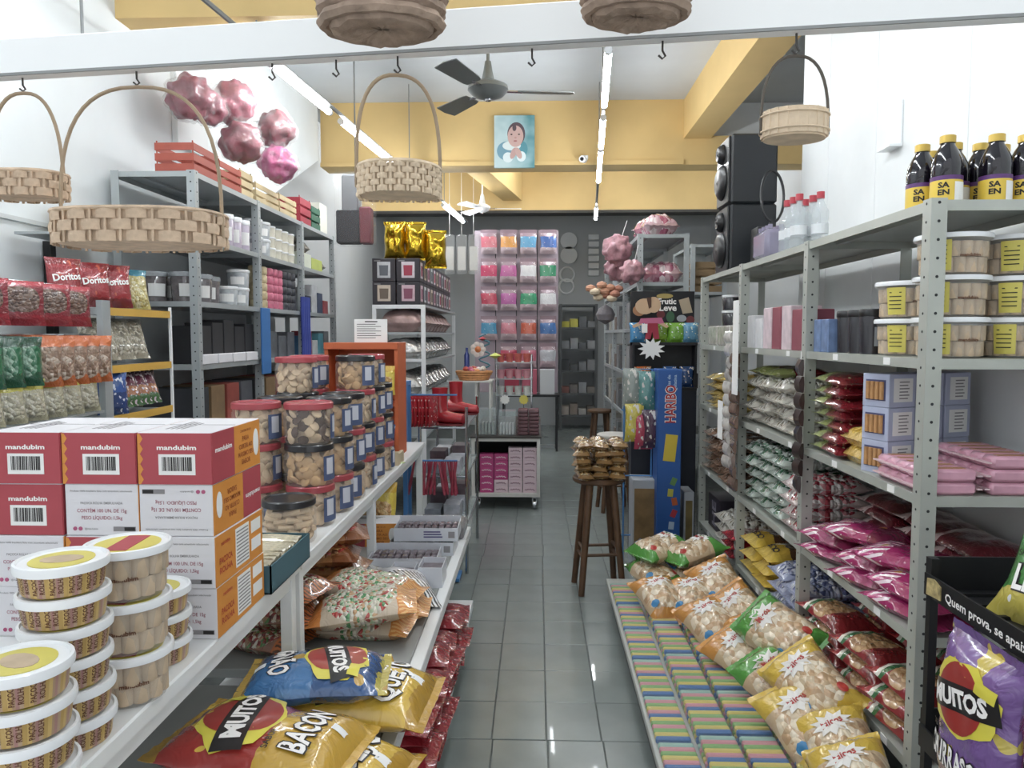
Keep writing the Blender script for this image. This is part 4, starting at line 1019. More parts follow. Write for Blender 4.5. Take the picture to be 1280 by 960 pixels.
# bags of pink yarn balls hanging high on the left wall
M_yarn = {c: mat('tulle_' + c[1:], {'#a83a52': '#8e1c38', '#b8546c': '#a02c4a', '#9a3048': '#7c142c', '#cf4f92': '#c02478'}[c], .45, var=.4, vscale=14, bump=1.0, bscale=30, coat=.6) for c in ('#a83a52', '#b8546c', '#9a3048', '#cf4f92')}
pk = [(238, 122, 4.6, .15, '#a83a52'), (292, 128, 4.9, .15, '#b8546c'), (302, 178, 4.9, .145, '#a83a52'), (345, 162, 5.3, .14, '#9a3048'), (347, 205, 5.3, .14, '#cf4f92'), (262, 135, 4.75, .12, '#b8546c')]
for k, (px, py, Y, rr, c) in enumerate(pk):
    p = A(px, py, Y)
    r = thing('bag_of_tulle', ['pink tulle ball in a clear bag, highest near the wall', 'rose tulle ball in a clear bag, middle of the cluster', 'dark pink tulle ball low in the clear bag cluster', 'deep red tulle ball in a clear bag over the bright pink one', 'bright magenta tulle ball in the lowest clear bag', 'small rose tulle ball between two bigger clear bags'][k], 'bag', (p.x, p.y, p.z - rr), 'bags of tulle on the left wall')
    b = MB(); vs = []; n = 44; q = 26; fs = []
    for j in range(q + 1):
        t = PI * j / q
        for i in range(n):
            a = 2 * PI * i / n; d_ = Vector((math.sin(t) * math.cos(a), math.sin(t) * math.sin(a), -math.cos(t))); s_ = rr * (.88 + .22 * noise.noise(d_ * 2.2 + Vector((k * 3, 0, 0))) + .09 * noise.noise(d_ * 6 + Vector((k, 5, 0))))
            vs.append(p + d_ * s_)
    for j in range(q):
        for i in range(n): fs.append((j * n + i, j * n + (i + 1) % n, (j + 1) * n + (i + 1) % n, (j + 1) * n + i))
    b.add(vs, fs); b.obj('tulle_ball', M_yarn[c], r, smooth='all')
    b = MB(); vs2 = []
    for j in range(q + 1):
        t = PI * j / q
        for i in range(n):
            a = 2 * PI * i / n; d_ = Vector((math.sin(t) * math.cos(a), math.sin(t) * math.sin(a), -math.cos(t))); s_ = rr * (1.0 + .2 * noise.noise(d_ * 2.2 + Vector((k * 3, 0, 0))) + .1 * noise.noise(d_ * 5 + Vector((k, 3, 0))))
            v_ = p + d_ * s_
            if d_.z > .75: v_.z += rr * .5 * (d_.z - .75) * 2
            vs2.append(v_)
    b.add(vs2, fs); b.obj('clear_bag', M_film, r, smooth='all')
    MB().cyl(p + Vector((0, 0, rr * 1.2)), (p.x - .02, p.y, p.z + rr * 1.2 + .12), .003, 5).obj('string', M_paper, r)
    MB().cyl((p.x - .02, p.y, p.z + rr * 1.2 + .12), (-2.4, p.y, p.z + rr * 1.2 + .16), .003, 5).obj('string', M_paper, r)
cbox('wall_switch_box', -2.4, -2.36, 4.9, 5.35, 2.85, .55, mat('meter_box', '#d5d9da', .5), 'pale electrical box on the left wall behind the tulle bags', 'electrical box')
# hanging clothes in plastic
p = A(443, 262, 6.3)
hc = thing('hanging_garments', 'folded grey, black and red garments hanging in clear plastic', 'garment', (p.x, p.y, p.z - .3))
def slab(nm, px0, px1, py0, py1, Y, d_, m):
    a = A(px0, py1, Y); c_ = A(px1, py0, Y); MB().box(a.x, c_.x, Y, Y + d_, a.z, c_.z, c=.012).obj(nm, m, hc, smooth=True)
slab('grey_cloth', 427, 447, 218, 264, 6.3, .1, mat('grey_cloth', '#74787d', .8, var=.15)); slab('black_cloth', 420, 449, 262, 304, 6.3, .12, mat('black_cloth', '#1d2028', .8, var=.2)); slab('red_cloth', 449, 463, 258, 304, 6.3, .12, mat('red_cloth', '#6f1f2e', .7, var=.2))
slab('plastic_cover', 418, 465, 214, 306, 6.28, .16, mat('garment_film', '#ffffff', .1, alpha=.05, spec=.8))
MB().cyl((p.x, 6.34, A(440, 218, 6.3).z), (p.x, 6.34, 4.14), .003, 5).obj('cord', M_ink, hc)

# ================================================================ SNACK RACK by the left wall
sr = thing('snack_rack', 'snack rack with yellow shelf edges and black wall uprights', 'rack', (-2.1, 3.5, 0))
M_ye = mat('yellow_edge', '#d6a53a', .5, var=.08)
SRY0, SRY1 = 3.27, 3.83
for y in (2.98, 3.57): MB().box(-2.39, -2.352, y - .02, y + .02, .0, 2.05).obj('upright', M_black, sr)
for k, z in enumerate((1.72, 1.46, 1.23, .8)):
    b = MB().box(-2.35, -1.925, SRY0, SRY1, z - .018, z - .012).obj('shelf_board', M_steelL, sr)
    MB().box(-1.925, -1.915, SRY0, SRY1, z - .035, z - .0).obj('yellow_edging', M_ye, b)
    MB().box(-2.35, -1.925, SRY0 - .008, SRY0, z - .03, z).obj('end_lip', M_steelL, b)
MB().box(-1.928, -1.90, SRY0 - .07, SRY0 - .01, .0, 1.75).obj('front_post', M_steelL, sr); MB().box(-1.925, -1.913, SRY1, SRY1 + .012, .0, 1.74).obj('front_post', M_white_pl, sr)
for z in (1.80, 1.598):
    MB().cyl((-2.37, 2.98, z), (-1.93, 2.98, z), .005, 6).obj('hook_bar', M_chrome, sr); MB().cyl((-1.96, 2.35, z), (-1.96, 3.2, z), .005, 6).obj('cross_bar', M_chrome, sr)
MB().box(-2.35, -1.93, 3.3, 3.95, 2.05, 2.062).obj('top_board', M_steelL, sr)
MB().box(-2.35, -1.9, 2.3, 3.19, 1.258, 1.268).obj('shelf_board', M_steelL, sr)
cbox('tan_carton', -2.33, -1.98, 3.55, 3.85, 2.062, .15, mat('kraft_card', '#a8874f', .7, var=.1), 'tan cardboard box on the rack top behind the wide basket', 'carton')
VERT = lambda rz=0, lean=.0: (PI / 2 - lean, 0, rz)
FACE = PI / 2 - .45      # facing the aisle and slightly the shop front
B_dor = bagmat('film_red_snack', [(0, '#7d1c22'), (.2, '#a3242b'), (.85, '#8a1d24')], accent=('#c8503a', 5, .66), rough=.2)
def dor(): return bag_kind('tortilla_bag', B_dor, .17, .24, .06, 44, text=[('Doritos', 0, .02, .034, .12, M_wtext, .13)])
for k, (y, x, rz) in enumerate([(3.33, -2.02, .9), (3.45, -1.99, .75), (3.12, -2.02, .95)]):
    inst('dor', dor(), (x, y, 1.722 + .1), 'red tortilla chip bag standing at the top of the snack rack', 'bag', 'red chip bags on the snack rack', (PI / 2 - .1, 0, rz), .84)
B_cy = bagmat('film_clear_yellow', [(0, '#c9b968'), (.8, '#3d8fa8')], ['#cfc07a', '#d8cfa0', '#b9a65a'], 12, (.5, .4, .5, .38))
inst('cyel', bag_kind('snack_bag', B_cy, .13, .2, .06, 45), (-2.0, 3.63, 1.815), 'clear bag of yellow snacks with a blue top on the rack', 'bag', None, (PI / 2 - .25, 0, .8))
B_rc = bagmat('film_red_clear', [(0, '#a02733'), (.25, '#8e2530'), (.9, '#b8303c')], ['#5a4038', '#7a5a4a', '#8d7468', '#6a4c40'], 14, (.5, .58, .4, .28), rough=.15)
for k, (y, x) in enumerate([(2.52, -1.93), (2.70, -1.925), (2.86, -1.925), (3.0, -1.93)]):
    inst('rclear', bag_kind('snack_bag', B_rc, .17, .165, .05, 46), (x, y, 1.715), 'red bag with clear window of dark snacks hanging on the upper bar', 'bag', 'red windowed bags on the upper bar', (PI / 2, 0, .75 + .06 * k))
B_pk = bagmat('film_pink_pale', [(0, '#c98aa8'), (.5, '#d3a3b9')], accent=('#e4cdd6', 7, .58))
inst('pkbag', bag_kind('snack_bag', B_pk, .16, .16, .05, 47), (-1.93, 2.36, 1.715), 'pale pink bag hanging beside the red windowed bags', 'bag', None, (PI / 2, 0, .7))
B_gc = bagmat('film_green_clear', [(0, '#1f5c3f'), (.3, '#257048'), (.8, '#1c4f38')], ['#8fb39a', '#6d9a80', '#3d7a5a'], 8, (.5, .5, .34, .3), rough=.18)
for k in range(4): inst('gclear', bag_kind('snack_bag', B_gc, .13, .185, .06, 48), (-1.93, 2.42 + k * .1, 1.5), 'dark green glossy snack bag hanging on the lower bar', 'bag', 'green bags on the lower bar', (PI / 2, 0, .75))
B_oc = bagmat('film_orange_clear', [(0, '#c9622c'), (.2, '#b08a74'), (.78, '#d9692f')], ['#b89a84', '#a5846e', '#c9b4a0', '#8a6a54'], 10, (.5, .45, .46, .34), rough=.18)
for k in range(5): inst('oclear', bag_kind('snack_bag', B_oc, .14, .2, .06, 49), (-1.93, 2.83 + k * .085, 1.495), 'orange topped clear snack bag hanging on the lower bar', 'bag', 'orange bags on the lower bar', (PI / 2, 0, .75 + R.uniform(-.1, .1)))
B_yc = bagmat('film_yellowlid_clear', [(0, '#c2bb9a'), (.75, '#cfc64a')], ['#d6d2bf', '#c4bda0', '#b3ad96'], 9, (.5, .38, .46, .3), rough=.2)
for k in range(7): inst('ycl', bag_kind('snack_bag', B_yc, .12, .16, .06, 50), (-1.95, 2.42 + k * .115, 1.35), 'clear packet with yellow top standing on the lowest rack board', 'packet', 'yellow topped packets on the snack rack', (PI / 2 - .03, 0, .8))
B_pu = bagmat('film_purple_red', [(0, '#3f6a3a'), (.25, '#a35a2c'), (.5, '#6a2440'), (.85, '#5a1f38')], accent=('#cfc0c8', 7, .6), rough=.2)
for k in range(4): inst('purp', bag_kind('snack_bag', B_pu, .14, .19, .05, 51), (-2.0, 3.42 + k * .09, 1.245 + .085), 'dark purple snack bag leaning on the lowest yellow edged shelf', 'bag', 'purple bags on the snack rack', (PI / 2 - .5, 0, .95))
B_bl2 = bagmat('film_royal_blue', [(0, '#22407f'), (.5, '#2c57a6')], accent=('#c9d3e6', 7, .62), rough=.2)
inst('blue2', bag_kind('snack_bag', B_bl2, .14, .2, .05, 52), (-1.97, 3.36, 1.33), 'royal blue snack bag behind the grey rack post', 'bag', None, (PI / 2 - .1, 0, .8))
B_cl = bagmat('film_clear_nuts', [(0, '#a8a08c'), (.8, '#b8b3a4')], ['#b7ad97', '#8f8878', '#cfc8b6', '#a39b86'], 13, (.5, .5, .5, .42), rough=.15)
for k in range(3): inst('nuts', bag_kind('snack_bag', B_cl, .16, .22, .07, 53), (-2.02, 3.34 + .13 * k, 1.475 + .09), 'clear bag of nuts on the middle yellow edged shelf', 'bag', 'nut bags on the snack rack', (PI / 2 - .5, 0, .9))
# ================================================================ RIGHT STEEL SHELVING
RX, RBK = 1.11, 1.53
RY = [2.17, 3.13, 4.13, 5.10]; RZS = [1.98, 1.53, 1.13, .71, .32]
shelving('tall grey-green steel shelving along the white partition', RX, RBK, RY, RZS, M_steel, 1, tags=True)
# ---- grape juice bottles on top
M_juice = mat('grape_juice', '#14101c', .12, coat=.6); M_gold = mat('gold_cap', '#d0ac45', .35, .4)
M_jy = mat('juice_label_yellow', '#e2bd35', .45, var=.05); M_jp = mat('juice_label_purple', '#5b2f74', .45)
def juice():
    r = link('juice_bottle', None)
    MB().lathe([(0, 0), (.040, 0), (.044, .006), (.044, .135), (.0445, .15), (.041, .175), (.030, .205), (.021, .222), (.019, .236)], 24).obj('bottle', M_juice, r, smooth=True)
    MB().lathe([(.0225, .232), (.0225, .256), (.020, .258), (0, .258)], 20).obj('cap', M_gold, r, smooth=True)
    MB().lathe([(.0448, .01), (.0448, .098)], 24, cap=False).obj('yellow_label', M_jy, r, smooth=True)
    MB().lathe([(.0449, .098), (.0449, .113)], 24, cap=False).obj('purple_band', M_jp, r, smooth=True)
    l = MB(); vs = []
    for i in range(7):
        a = -PI / 2 + .05 + i / 6 * 1.1
        for z in (.015, .09): vs.append((.0455 * math.cos(a), .0455 * math.sin(a), z))
    l.add(vs, [(2 * i, 2 * i + 2, 2 * i + 3, 2 * i + 1) for i in range(6)]); l.obj('white_label_panel', M_paper, r)
    t = MB(); fn = lambda dz: (lambda x, y: Vector((.0457 * math.cos(-PI / 2 - .62 + x / .0457), .0457 * math.sin(-PI / 2 - .62 + x / .0457), dz + y)))
    letters(t, 'SA', fn(.080), .018, .032, .04); letters(t, 'EN', fn(.055), .018, .032, .04); t.obj('lettering', M_ink, r)
    return r
for (x, y) in [(1.245, 2.35), (1.315, 2.44), (1.385, 2.34), (1.40, 2.45), (1.478, 2.35), (1.225, 2.46), (1.48, 2.47), (1.30, 2.55)]:
    inst('juice', juice, (x, y, 1.98), 'dark grape juice bottle with gold cap and yellow label on the shelving top', 'bottle', 'grape juice bottles', (0, 0, R.uniform(-.15, .15)), (1, 1, .86))
# ---- clear tubs of candy rolls, second board
def big_tub():
    r = link('candy_tub', None); h = .122; rr = .098
    MB().lathe([(rr * .86, .001), (rr * .88, .004), (rr, h - .01)], 36, cap=False).lathe([(rr * .86, .001), (0, .001)], 36, cap=False).obj('tub_body', M_tubc, r, smooth=True)
    c = MB()
    for j in range(2):
        q = rr * (.74 + .05 * j)
        for k in range(15): a = 2 * PI * (k + .5 * j) / 15; c.lathe([(.0160, .0), (.0172, .002), (.0172, .042), (.016, .044)], 10, c=(q * math.cos(a), q * math.sin(a), .006 + .046 * j))
        c.lathe([(q * .82, 0), (q * .82, .044)], 16, c=(0, 0, .006 + .046 * j))
    c.obj('candy_pieces', M_pac, r, smooth=True, kind='stuff')
    m = MB(); lid(m, rr * 1.07, h - .004); m.obj('lid', M_lid, r, smooth=True)
    l = MB(); vs = []
    for i in range(7):
        a = -PI / 2 - 1.0 + i / 6 * .62
        for z, q in ((.012, .90), (.1, .985)): vs.append(((rr * q + .002) * math.cos(a), (rr * q + .002) * math.sin(a), z))
    l.add(vs, [(2 * i, 2 * i + 2, 2 * i + 3, 2 * i + 1) for i in range(6)]); lo = l.obj('label', M_ylab, r)
    g = MB()
    for k in range(5): g.add([((rr * .97 + .003) * math.cos(-PI / 2 - 1.0 + q), (rr * .97 + .003) * math.sin(-PI / 2 - 1.0 + q), .03 + k * .013 + dz) for q, dz in ((.1, 0), (.5, 0), (.5, .003), (.1, .003))], [(0, 1, 2, 3)])
    g.obj('printed_lines', M_ink, lo, kind='stuff')
    t = MB(); letters(t, 'mandubim', lambda x, y: Vector(((rr * .95 + .003) * math.sin(x / rr + .15), -(rr * .95 + .003) * math.cos(x / rr + .15), .055 + y)), .009, .06, .03); t.obj('lettering', M_brn, r)
    return r
for s_, (x, y, n) in enumerate([(1.245, 2.30, 3), (1.455, 2.33, 3), (1.235, 2.53, 2), (1.45, 2.55, 3)]):
    for k in range(n): inst('btub', big_tub, (x, y, 1.53 + .1225 * k), 'large clear candy tub with yellow label, ' + ['stack behind the perforated corner post', 'stack at the shelf end by the wall', 'shorter stack of two', 'rear stack by the wall'][s_], 'tub', f'large clear tubs stack {s_}', (0, 0, R.uniform(-.2, .1)))
M_dkb = mat('dark_jar', '#2b2a30', .25, coat=.3)
row('dkj', tub_kind('dkj', .042, .16, M_dkb, M_black, mat('grey_label', '#8f939a', .5)), [(1.19, 2.70 + .0, 1.53), (1.19, 2.80, 1.53), (1.19, 2.90, 1.53), (1.29, 2.72, 1.53), (1.29, 2.83, 1.53)], 'dark jar with black lid between the tubs and the blue boxes', 'jar', 'dark jars on the second board')
M_bb = mat('blue_print_card', '#6c86b4', .45, var=.35, vscale=22)
for k, (x, y, h) in enumerate([(1.13, 2.98, .13), (1.13, 3.06, .13), (1.25, 2.99, .13), (1.25, 3.06, .16)]): cbox('gift_box', x, x + .1, y - .035, y + .035, 1.53, h, M_bb, 'small pale blue printed box beside the dark jars', 'box', 'blue boxes second board')
# ---- bay helpers
LAYER = ('bottom', 'second', 'third', 'fourth', 'fifth', 'sixth', 'seventh')
def pile(key, fn, xs, ys, z, n, dz, label, group, cat='bag', rz=PI / 2, jit=.05, tilt=.04):
    for x in xs:
        for y in ys:
            for k in range(n): inst(key, fn, (x + R.uniform(-.012, .012), y + R.uniform(-.01, .01), z + dz * k), label + (', ' + LAYER[k] + ' layer' if n > 1 else ''), cat, group + ' ' + str(k), (R.uniform(-tilt, tilt), R.uniform(-tilt, tilt), rz + R.uniform(-jit, jit)))
B_rg = bagmat('film_maroon_lime', [(0, '#8a1f28'), (.45, '#7a1c26'), (.60, '#9aa45a')], accent=('#c9c690', 9, .66), rough=.2)
f_rg = bag_kind('candy_bag', B_rg, .18, .31, .05, 60, .004)
pile('rg', f_rg, [1.215, 1.41], [2.94], 1.13, 7, .045, 'maroon candy bag with lime end, tall pile on the third board', 'maroon and lime bags', rz=0)
B_yp = bagmat('film_clear_cheese', [(0, '#b98a6a'), (.3, '#d8b052')], ['#e0b23a', '#d3a02c', '#e8c458'], 11, (.5, .55, .5, .34), rough=.2)
f_yp = bag_kind('snack_bag', B_yp, .17, .13, .07, 61, .01, 50)
pile('yp', f_yp, [1.20], [2.75], 1.13, 2, .062, 'clear bag of yellow cheese puffs beside the pale blue cartons', 'yellow puff bags')
# blue-white cartons of wafers
M_wbx = mat('pale_blue_card', '#aeb6d2', .45, var=.05); M_wafr = mat('wafer_tan', '#c08a52', .6, var=.2, vscale=30)
def wafer_carton():
    r = link('wafer_carton', None); w_, l_, h_ = .11, .12, .112
    MB().box(0, l_, 0, w_, 0, h_, c=.002).obj('box', M_wbx, r)
    MB().box(.02, l_ - .015, -.0008, 0, .018, h_ - .015).obj('white_panel', M_paper, r)
    g = MB().box(-.001, 0, .014, w_ - .014, .022, h_ - .02).obj('picture_window', mat('window_navy', '#4b4f7a', .3), r)
    for k in range(4): MB().cyl((-.0035, .027 + k * .019, .026), (-.0035, .027 + k * .019, .086), .0075, 8).obj('wafer_stick', M_wafr, g, smooth=True)
    t = MB()
    for k in range(6): t.box(.045, .083 + .006 * (k % 2), -.0012, -.0008, .028 + .011 * k, .032 + .011 * k)
    t.obj('printed_lines', M_gink, r, kind='stuff')
    return r
for j, (x, yq) in enumerate(((1.165, 2.50), (1.285, 2.552), (1.405, 2.604))):
    for k in range(3): inst('wafc', wafer_carton, (x, yq, 1.13 + .113 * k), 'pale blue carton with wafer stick picture, ' + ('row at the board edge', 'second row from the board edge', 'row by the wall')[j], 'carton', f'wafer cartons row {j}', (0, 0, .40 + R.uniform(-.02, .02)))
# pink wafer packs
M_pw = mat('pink_wafer_wrap', '#d99ab0', .3, var=.12, vscale=20, coat=.4); M_pwl = mat('pink_wafer_light', '#e3c3c9', .3, coat=.4)
def pink_pack():
    r = link('wafer_pack', None)
    MB().box(-.075, .075, -.03, .03, .001, .038, c=.009).obj('wafer_block', M_pw, r, smooth=True)
    MB().box(-.0905, -.0755, -.028, .028, .017, .021).obj('end_seal', M_pwl, r); MB().box(.0755, .0905, -.028, .028, .017, .021).obj('end_seal', M_pwl, r)
    MB().box(-.05, .05, -.012, .012, .0378, .0395).obj('print_strip', mat('wafer_print', '#b07c58', .5), r)
    return r
for (x, n) in ((1.205, 2), (1.395, 3)):
    for i in range(5):
        for k in range(n): inst('pinkp', pink_pack, (x, 2.215 + i * .062, 1.13 + .039 * k), 'pink wafer pack at the end of the third board, ' + ('two high stack at the edge' if n == 2 else 'three high stack by the wall'), 'packet', f'pink wafer packs {n} high', (0, 0, R.uniform(-.03, .03)))
# fourth board: maroon bags behind, magenta bags in front
B_ma = bagmat('film_maroon_swirl', [(0, '#5d1720'), (.6, '#6a1a24'), (.74, '#b9a3a0')], accent=('#3f1218', 6, .62), rough=.16)
f_ma = bag_kind('candy_bag', B_ma, .2, .33, .055, 63, .006)
pile('ma', f_ma, [1.41], [2.94, 2.60, 2.36], .71, 5, .050, 'dark maroon bag with pale swirl end, fourth board', 'maroon swirl bags', rz=0)
B_mg = bagmat('film_magenta', [(0, '#7e1d44'), (.3, '#a82262'), (.75, '#b82a70')], stripes=('#e6cfd9', 9, .42, .62, .86), accent=('#c99a3a', 4.5, .66), rough=.18)
f_mg = bag_kind('candy_bag', B_mg, .2, .34, .065, 64, .007)
pile('mg', f_mg, [1.215], [2.94, 2.62, 2.35], .71, 2, .058, 'magenta candy bag with white striped end, fourth board', 'magenta striped bags', rz=.25)
pile('mg', f_mg, [1.24], [2.78, 2.46], .828, 1, .055, 'magenta candy bag with white striped end lying across two others', 'magenta bags on top', rz=.5)
# fifth board: red and green peanut bags
B_pn = bagmat('film_peanut', [(0, '#7d1c20'), (.3, '#8e2024'), (.70, '#2f6a3a'), (.77, '#d8d4c6'), (.83, '#a82a2e')], ['#b98a5a', '#a5764a', '#c9a06e'], 11, (.5, .52, .48, .19), rough=.2)
f_pn = bag_kind('peanut_bag', B_pn, .2, .33, .07, 66, .008, 45)
pile('pn', f_pn, [1.215], [2.95, 2.62, 2.35], .32, 3, .062, 'red and green peanut bag at the edge of the lowest board', 'peanut bags edge', rz=.12)
pile('pn', f_pn, [1.415], [2.95, 2.62, 2.35], .32, 4, .064, 'red and green peanut bag by the wall on the lowest board', 'peanut bags wall', rz=0)
# ---- bay 2
M_pkbx = mat('pink_white_card', '#d9c3c9', .5, var=.2, vscale=18); M_whbx = mat('white_print_card', '#d5d5d8', .5, var=.1, vscale=20); M_mar = mat('maroon_card', '#9a4a58', .5, var=.15)
for k, (y, h, m_) in enumerate([(4.0, .17, M_whbx), (3.86, .15, M_whbx), (3.72, .2, M_pkbx), (3.58, .2, M_mar), (3.44, .2, M_pkbx), (3.3, .18, M_mar)]): cbox('cosmetic_box', 1.13, 1.27, y - .06, y + .06, 1.53, h, m_, ('white', 'low white', 'pale pink', 'maroon', 'second pale pink', 'short maroon')[k] + ' printed box in the row on the middle bay second board', 'box')
B_wc = bagmat('film_white_candy', [(0, '#bdb6a8'), (.8, '#c9c4b8')], ['#dcd8cc', '#c9c2b0', '#6a5a4c', '#e3e0d8', '#a89a84', '#d6d2c6'], 13, (.5, .5, .5, .45), rough=.2, wr=1.0)
f_wc = bag_kind('candy_bag', B_wc, .21, .34, .075, 68, .02, 42, 16, 22)
pile('wc', f_wc, [1.29], [4.0, 3.78, 3.56], 1.13, 4, .062, 'clear bag of white twist candies on the middle bay third board', 'white candy bags')
pile('wc', f_wc, [1.29], [3.33], 1.13, 3, .062, 'clear bag of white twist candies next to the dark hanging strip', 'white candy bags end')
pile('rg', f_rg, [1.30], [3.98, 3.75], 1.385, 1, .04, 'maroon candy bag with lime end lying on the white candy bags', 'maroon bags on white candy')
B_gw = bagmat('film_green_candy', [(0, '#9fb3a3'), (.8, '#b9c4ba')], ['#cdd6cf', '#3f7a56', '#dfe4df', '#7fa68c', '#e6e9e6', '#2f5f45'], 13, (.5, .5, .5, .45), rough=.2, wr=1.0)
f_gw = bag_kind('candy_bag', B_gw, .21, .34, .075, 70, .02, 42, 16, 22)
pile('gw', f_gw, [1.29], [4.0, 3.78, 3.56], .71, 5, .062, 'clear bag of green and white twist candies on the middle bay fourth board', 'green candy bags')
B_rw = bagmat('film_red_candy', [(0, '#c0a8a4'), (.8, '#cbb8b4')], ['#e2d6d2', '#b83a48', '#e9e2df', '#d88a90'], 13, (.5, .5, .5, .45), rough=.2, wr=1.0)
pile('rw', bag_kind('candy_bag', B_rw, .21, .34, .075, 71, .02, 42, 16, 22), [1.29], [3.33], .71, 4, .062, 'clear bag of red and white twist candies beside the green ones', 'red and white candy bags')
B_ch = bagmat('film_choco_yellow', [(0, '#4a3020'), (.5, '#5a3a26'), (.66, '#c9a02e'), (.8, '#d8b23a')], ['#4f3322', '#6a4830', '#8a6440'], 14, (.5, .35, .48, .26), rough=.2)
pile('ch', bag_kind('candy_bag', B_ch, .22, .36, .075, 73, .008, 45, text=[('CRISP', 0, .115, .03, 0, M_ink, .13)]), [1.30], [3.99, 3.74], .32, 3, .07, 'brown snack bag with a yellow band lettered CRISP', 'brown and yellow crisp bags', rz=-PI / 2 + PI)
B_bw = bagmat('film_blue_white', [(0, '#8e98bd'), (.5, '#a3abca')], ['#aeb6d6', '#7d88b6', '#c9cede', '#5a669a'], 13, (.5, .5, .5, .45), rough=.2, wr=1.0)
pile('bw', bag_kind('candy_bag', B_bw, .2, .32, .075, 74, .02, 42, 16, 22), [1.28], [3.48, 3.27], .32, 3, .062, 'clear bag of pale blue wrapped candies on the lowest middle board', 'pale blue candy bags')
# ---- bay 3
row('wk', tub_kind('wk', .06, .09, M_dkb, M_white_pl, M_paper), [(1.19, 4.62, 1.655), (1.19, 4.62, 1.75)], 'dark tub with white lid stacked on the clear cake boxes', 'tub', 'dark tubs far bay', tw=.1)
M_ckbx = mat('cake_box_clear', '#b9b2ac', .2, var=.35, vscale=25, coat=.4)
for k, (y, z) in enumerate([(4.35, 1.53), (4.62, 1.53), (4.88, 1.53)]): cbox('cake_box', 1.13, 1.38, y - .12, y + .12, z, .125, M_ckbx, 'clear cake box of brown and white sweets on the far bay second board', 'box', 'cake boxes far bay', c=.01)
B_yb = bagmat('film_yellow_bread', [(0, '#a8833a'), (.5, '#c2a65a')], ['#c9ae62', '#b8984a', '#d8c48a'], 9, (.5, .5, .5, .4), rough=.2)
pile('yb', bag_kind('candy_bag', B_yb, .2, .32, .06, 76, .008), [1.28], [4.93, 4.71, 4.49], 1.13, 4, .055, 'yellowish bag on the far bay third board', 'yellowish bags far bay')
B_bn = bagmat('film_brown_clear', [(0, '#7a5a48'), (.5, '#8a6a56')], ['#8a6450', '#a88872', '#6a4838', '#c0aa98'], 12, (.5, .5, .5, .42), rough=.16)
pile('bn', bag_kind('candy_bag', B_bn, .21, .34, .06, 77, .008, 45), [1.28], [4.93, 4.70, 4.47, 4.26], .71, 5, .055, 'brown clear bag on the far bay fourth board', 'brown clear bags far bay')
hb = thing('printed_carton', 'dark carton lettered HE on the lowest far board', 'carton', (1.3, 4.85, .32)); MB().box(1.16, 1.4, 4.72, 5.02, .32, .54, c=.004).obj('box', mat('dark_plum_card', '#241c2a', .5), hb)
t = MB(); letters(t, 'HE', lambda x, y: Vector((1.159, 4.86 + y, .43 + x)), .1, .16, .03); t.obj('lettering', mat('lilac_ink', '#8a8698', .6), hb)
pile('wc', f_wc, [1.28], [4.58, 4.36], .32, 3, .062, 'clear bag of white twist candies on the lowest far board', 'white candy bags low')
pile('redbag', None, [1.22], [4.24], .32, 3, .052, 'shiny red bag beside white candy bags on the lowest far board', 'red bags low far board')
# hanging strips with sachets
def strip(x, y, z0, z1, m, label, n=9, w_=.05):
    r = thing('sachet_strip', label, 'strip', (x, y, z0)); h = (z1 - z0) / n
    for k in range(n):
        za = z0 + k * h
        M = Matrix.Translation((x, y, za)) @ Matrix.Rotation(R.uniform(-.2, .2), 4, 'Z')
        MB().prism([(-.004, 0), (-.014, h * .25), (-.016, h * .6), (-.005, h * .97), (.004, h * .97), (.006, h * .5), (.004, 0)], -w_, w_, 'y', M=M).obj('sachet', m, r, smooth=True)
    MB().cyl((x, y, z1 - .01), (x, y, z1 + .03), .002, 5).obj('cord', M_paper, r)
M_sach = mat('sachet_brown', '#7a5f52', .25, var=.5, vscale=18, coat=.5); M_sachw = mat('sachet_white', '#c9c4be', .25, var=.25, vscale=25, coat=.5)
strip(1.075, 4.08, .75, 1.50, M_sach, 'brown sachet strip hanging in front of the middle post', 11)
strip(1.07, 4.2, .85, 1.62, M_sachw, 'silvery sachet strip hanging beside the brown one', 11)
strip(1.08, 3.09, .95, 1.50, mat('sachet_dark', '#3a2b28', .3, var=.3, coat=.4), 'dark sachet strip hanging on the post of the near bay', 8, .03)
for k, (y, z, h) in enumerate([(4.0, 1.28, .62), (4.3, 1.0, .22)]): cbox('price_sheet', 1.05, 1.053, y - .055, y + .055, z, h if k else .5, M_paper, ('long narrow white price sheet hanging by the sachet strips', 'short white price sheet with text by the sachet strips')[k], 'sheet')
wbk = thing('wall_bracket', 'small white metal bracket screwed to the white partition', 'bracket', (1.57, 3.42, 2.42))
MB().box(1.575, 1.588, 3.36, 3.48, 2.42, 2.62, c=.003).obj('plate', M_white_pl, wbk); MB().box(1.53, 1.575, 3.36, 3.48, 2.42, 2.432).obj('ledge', M_white_pl, wbk)
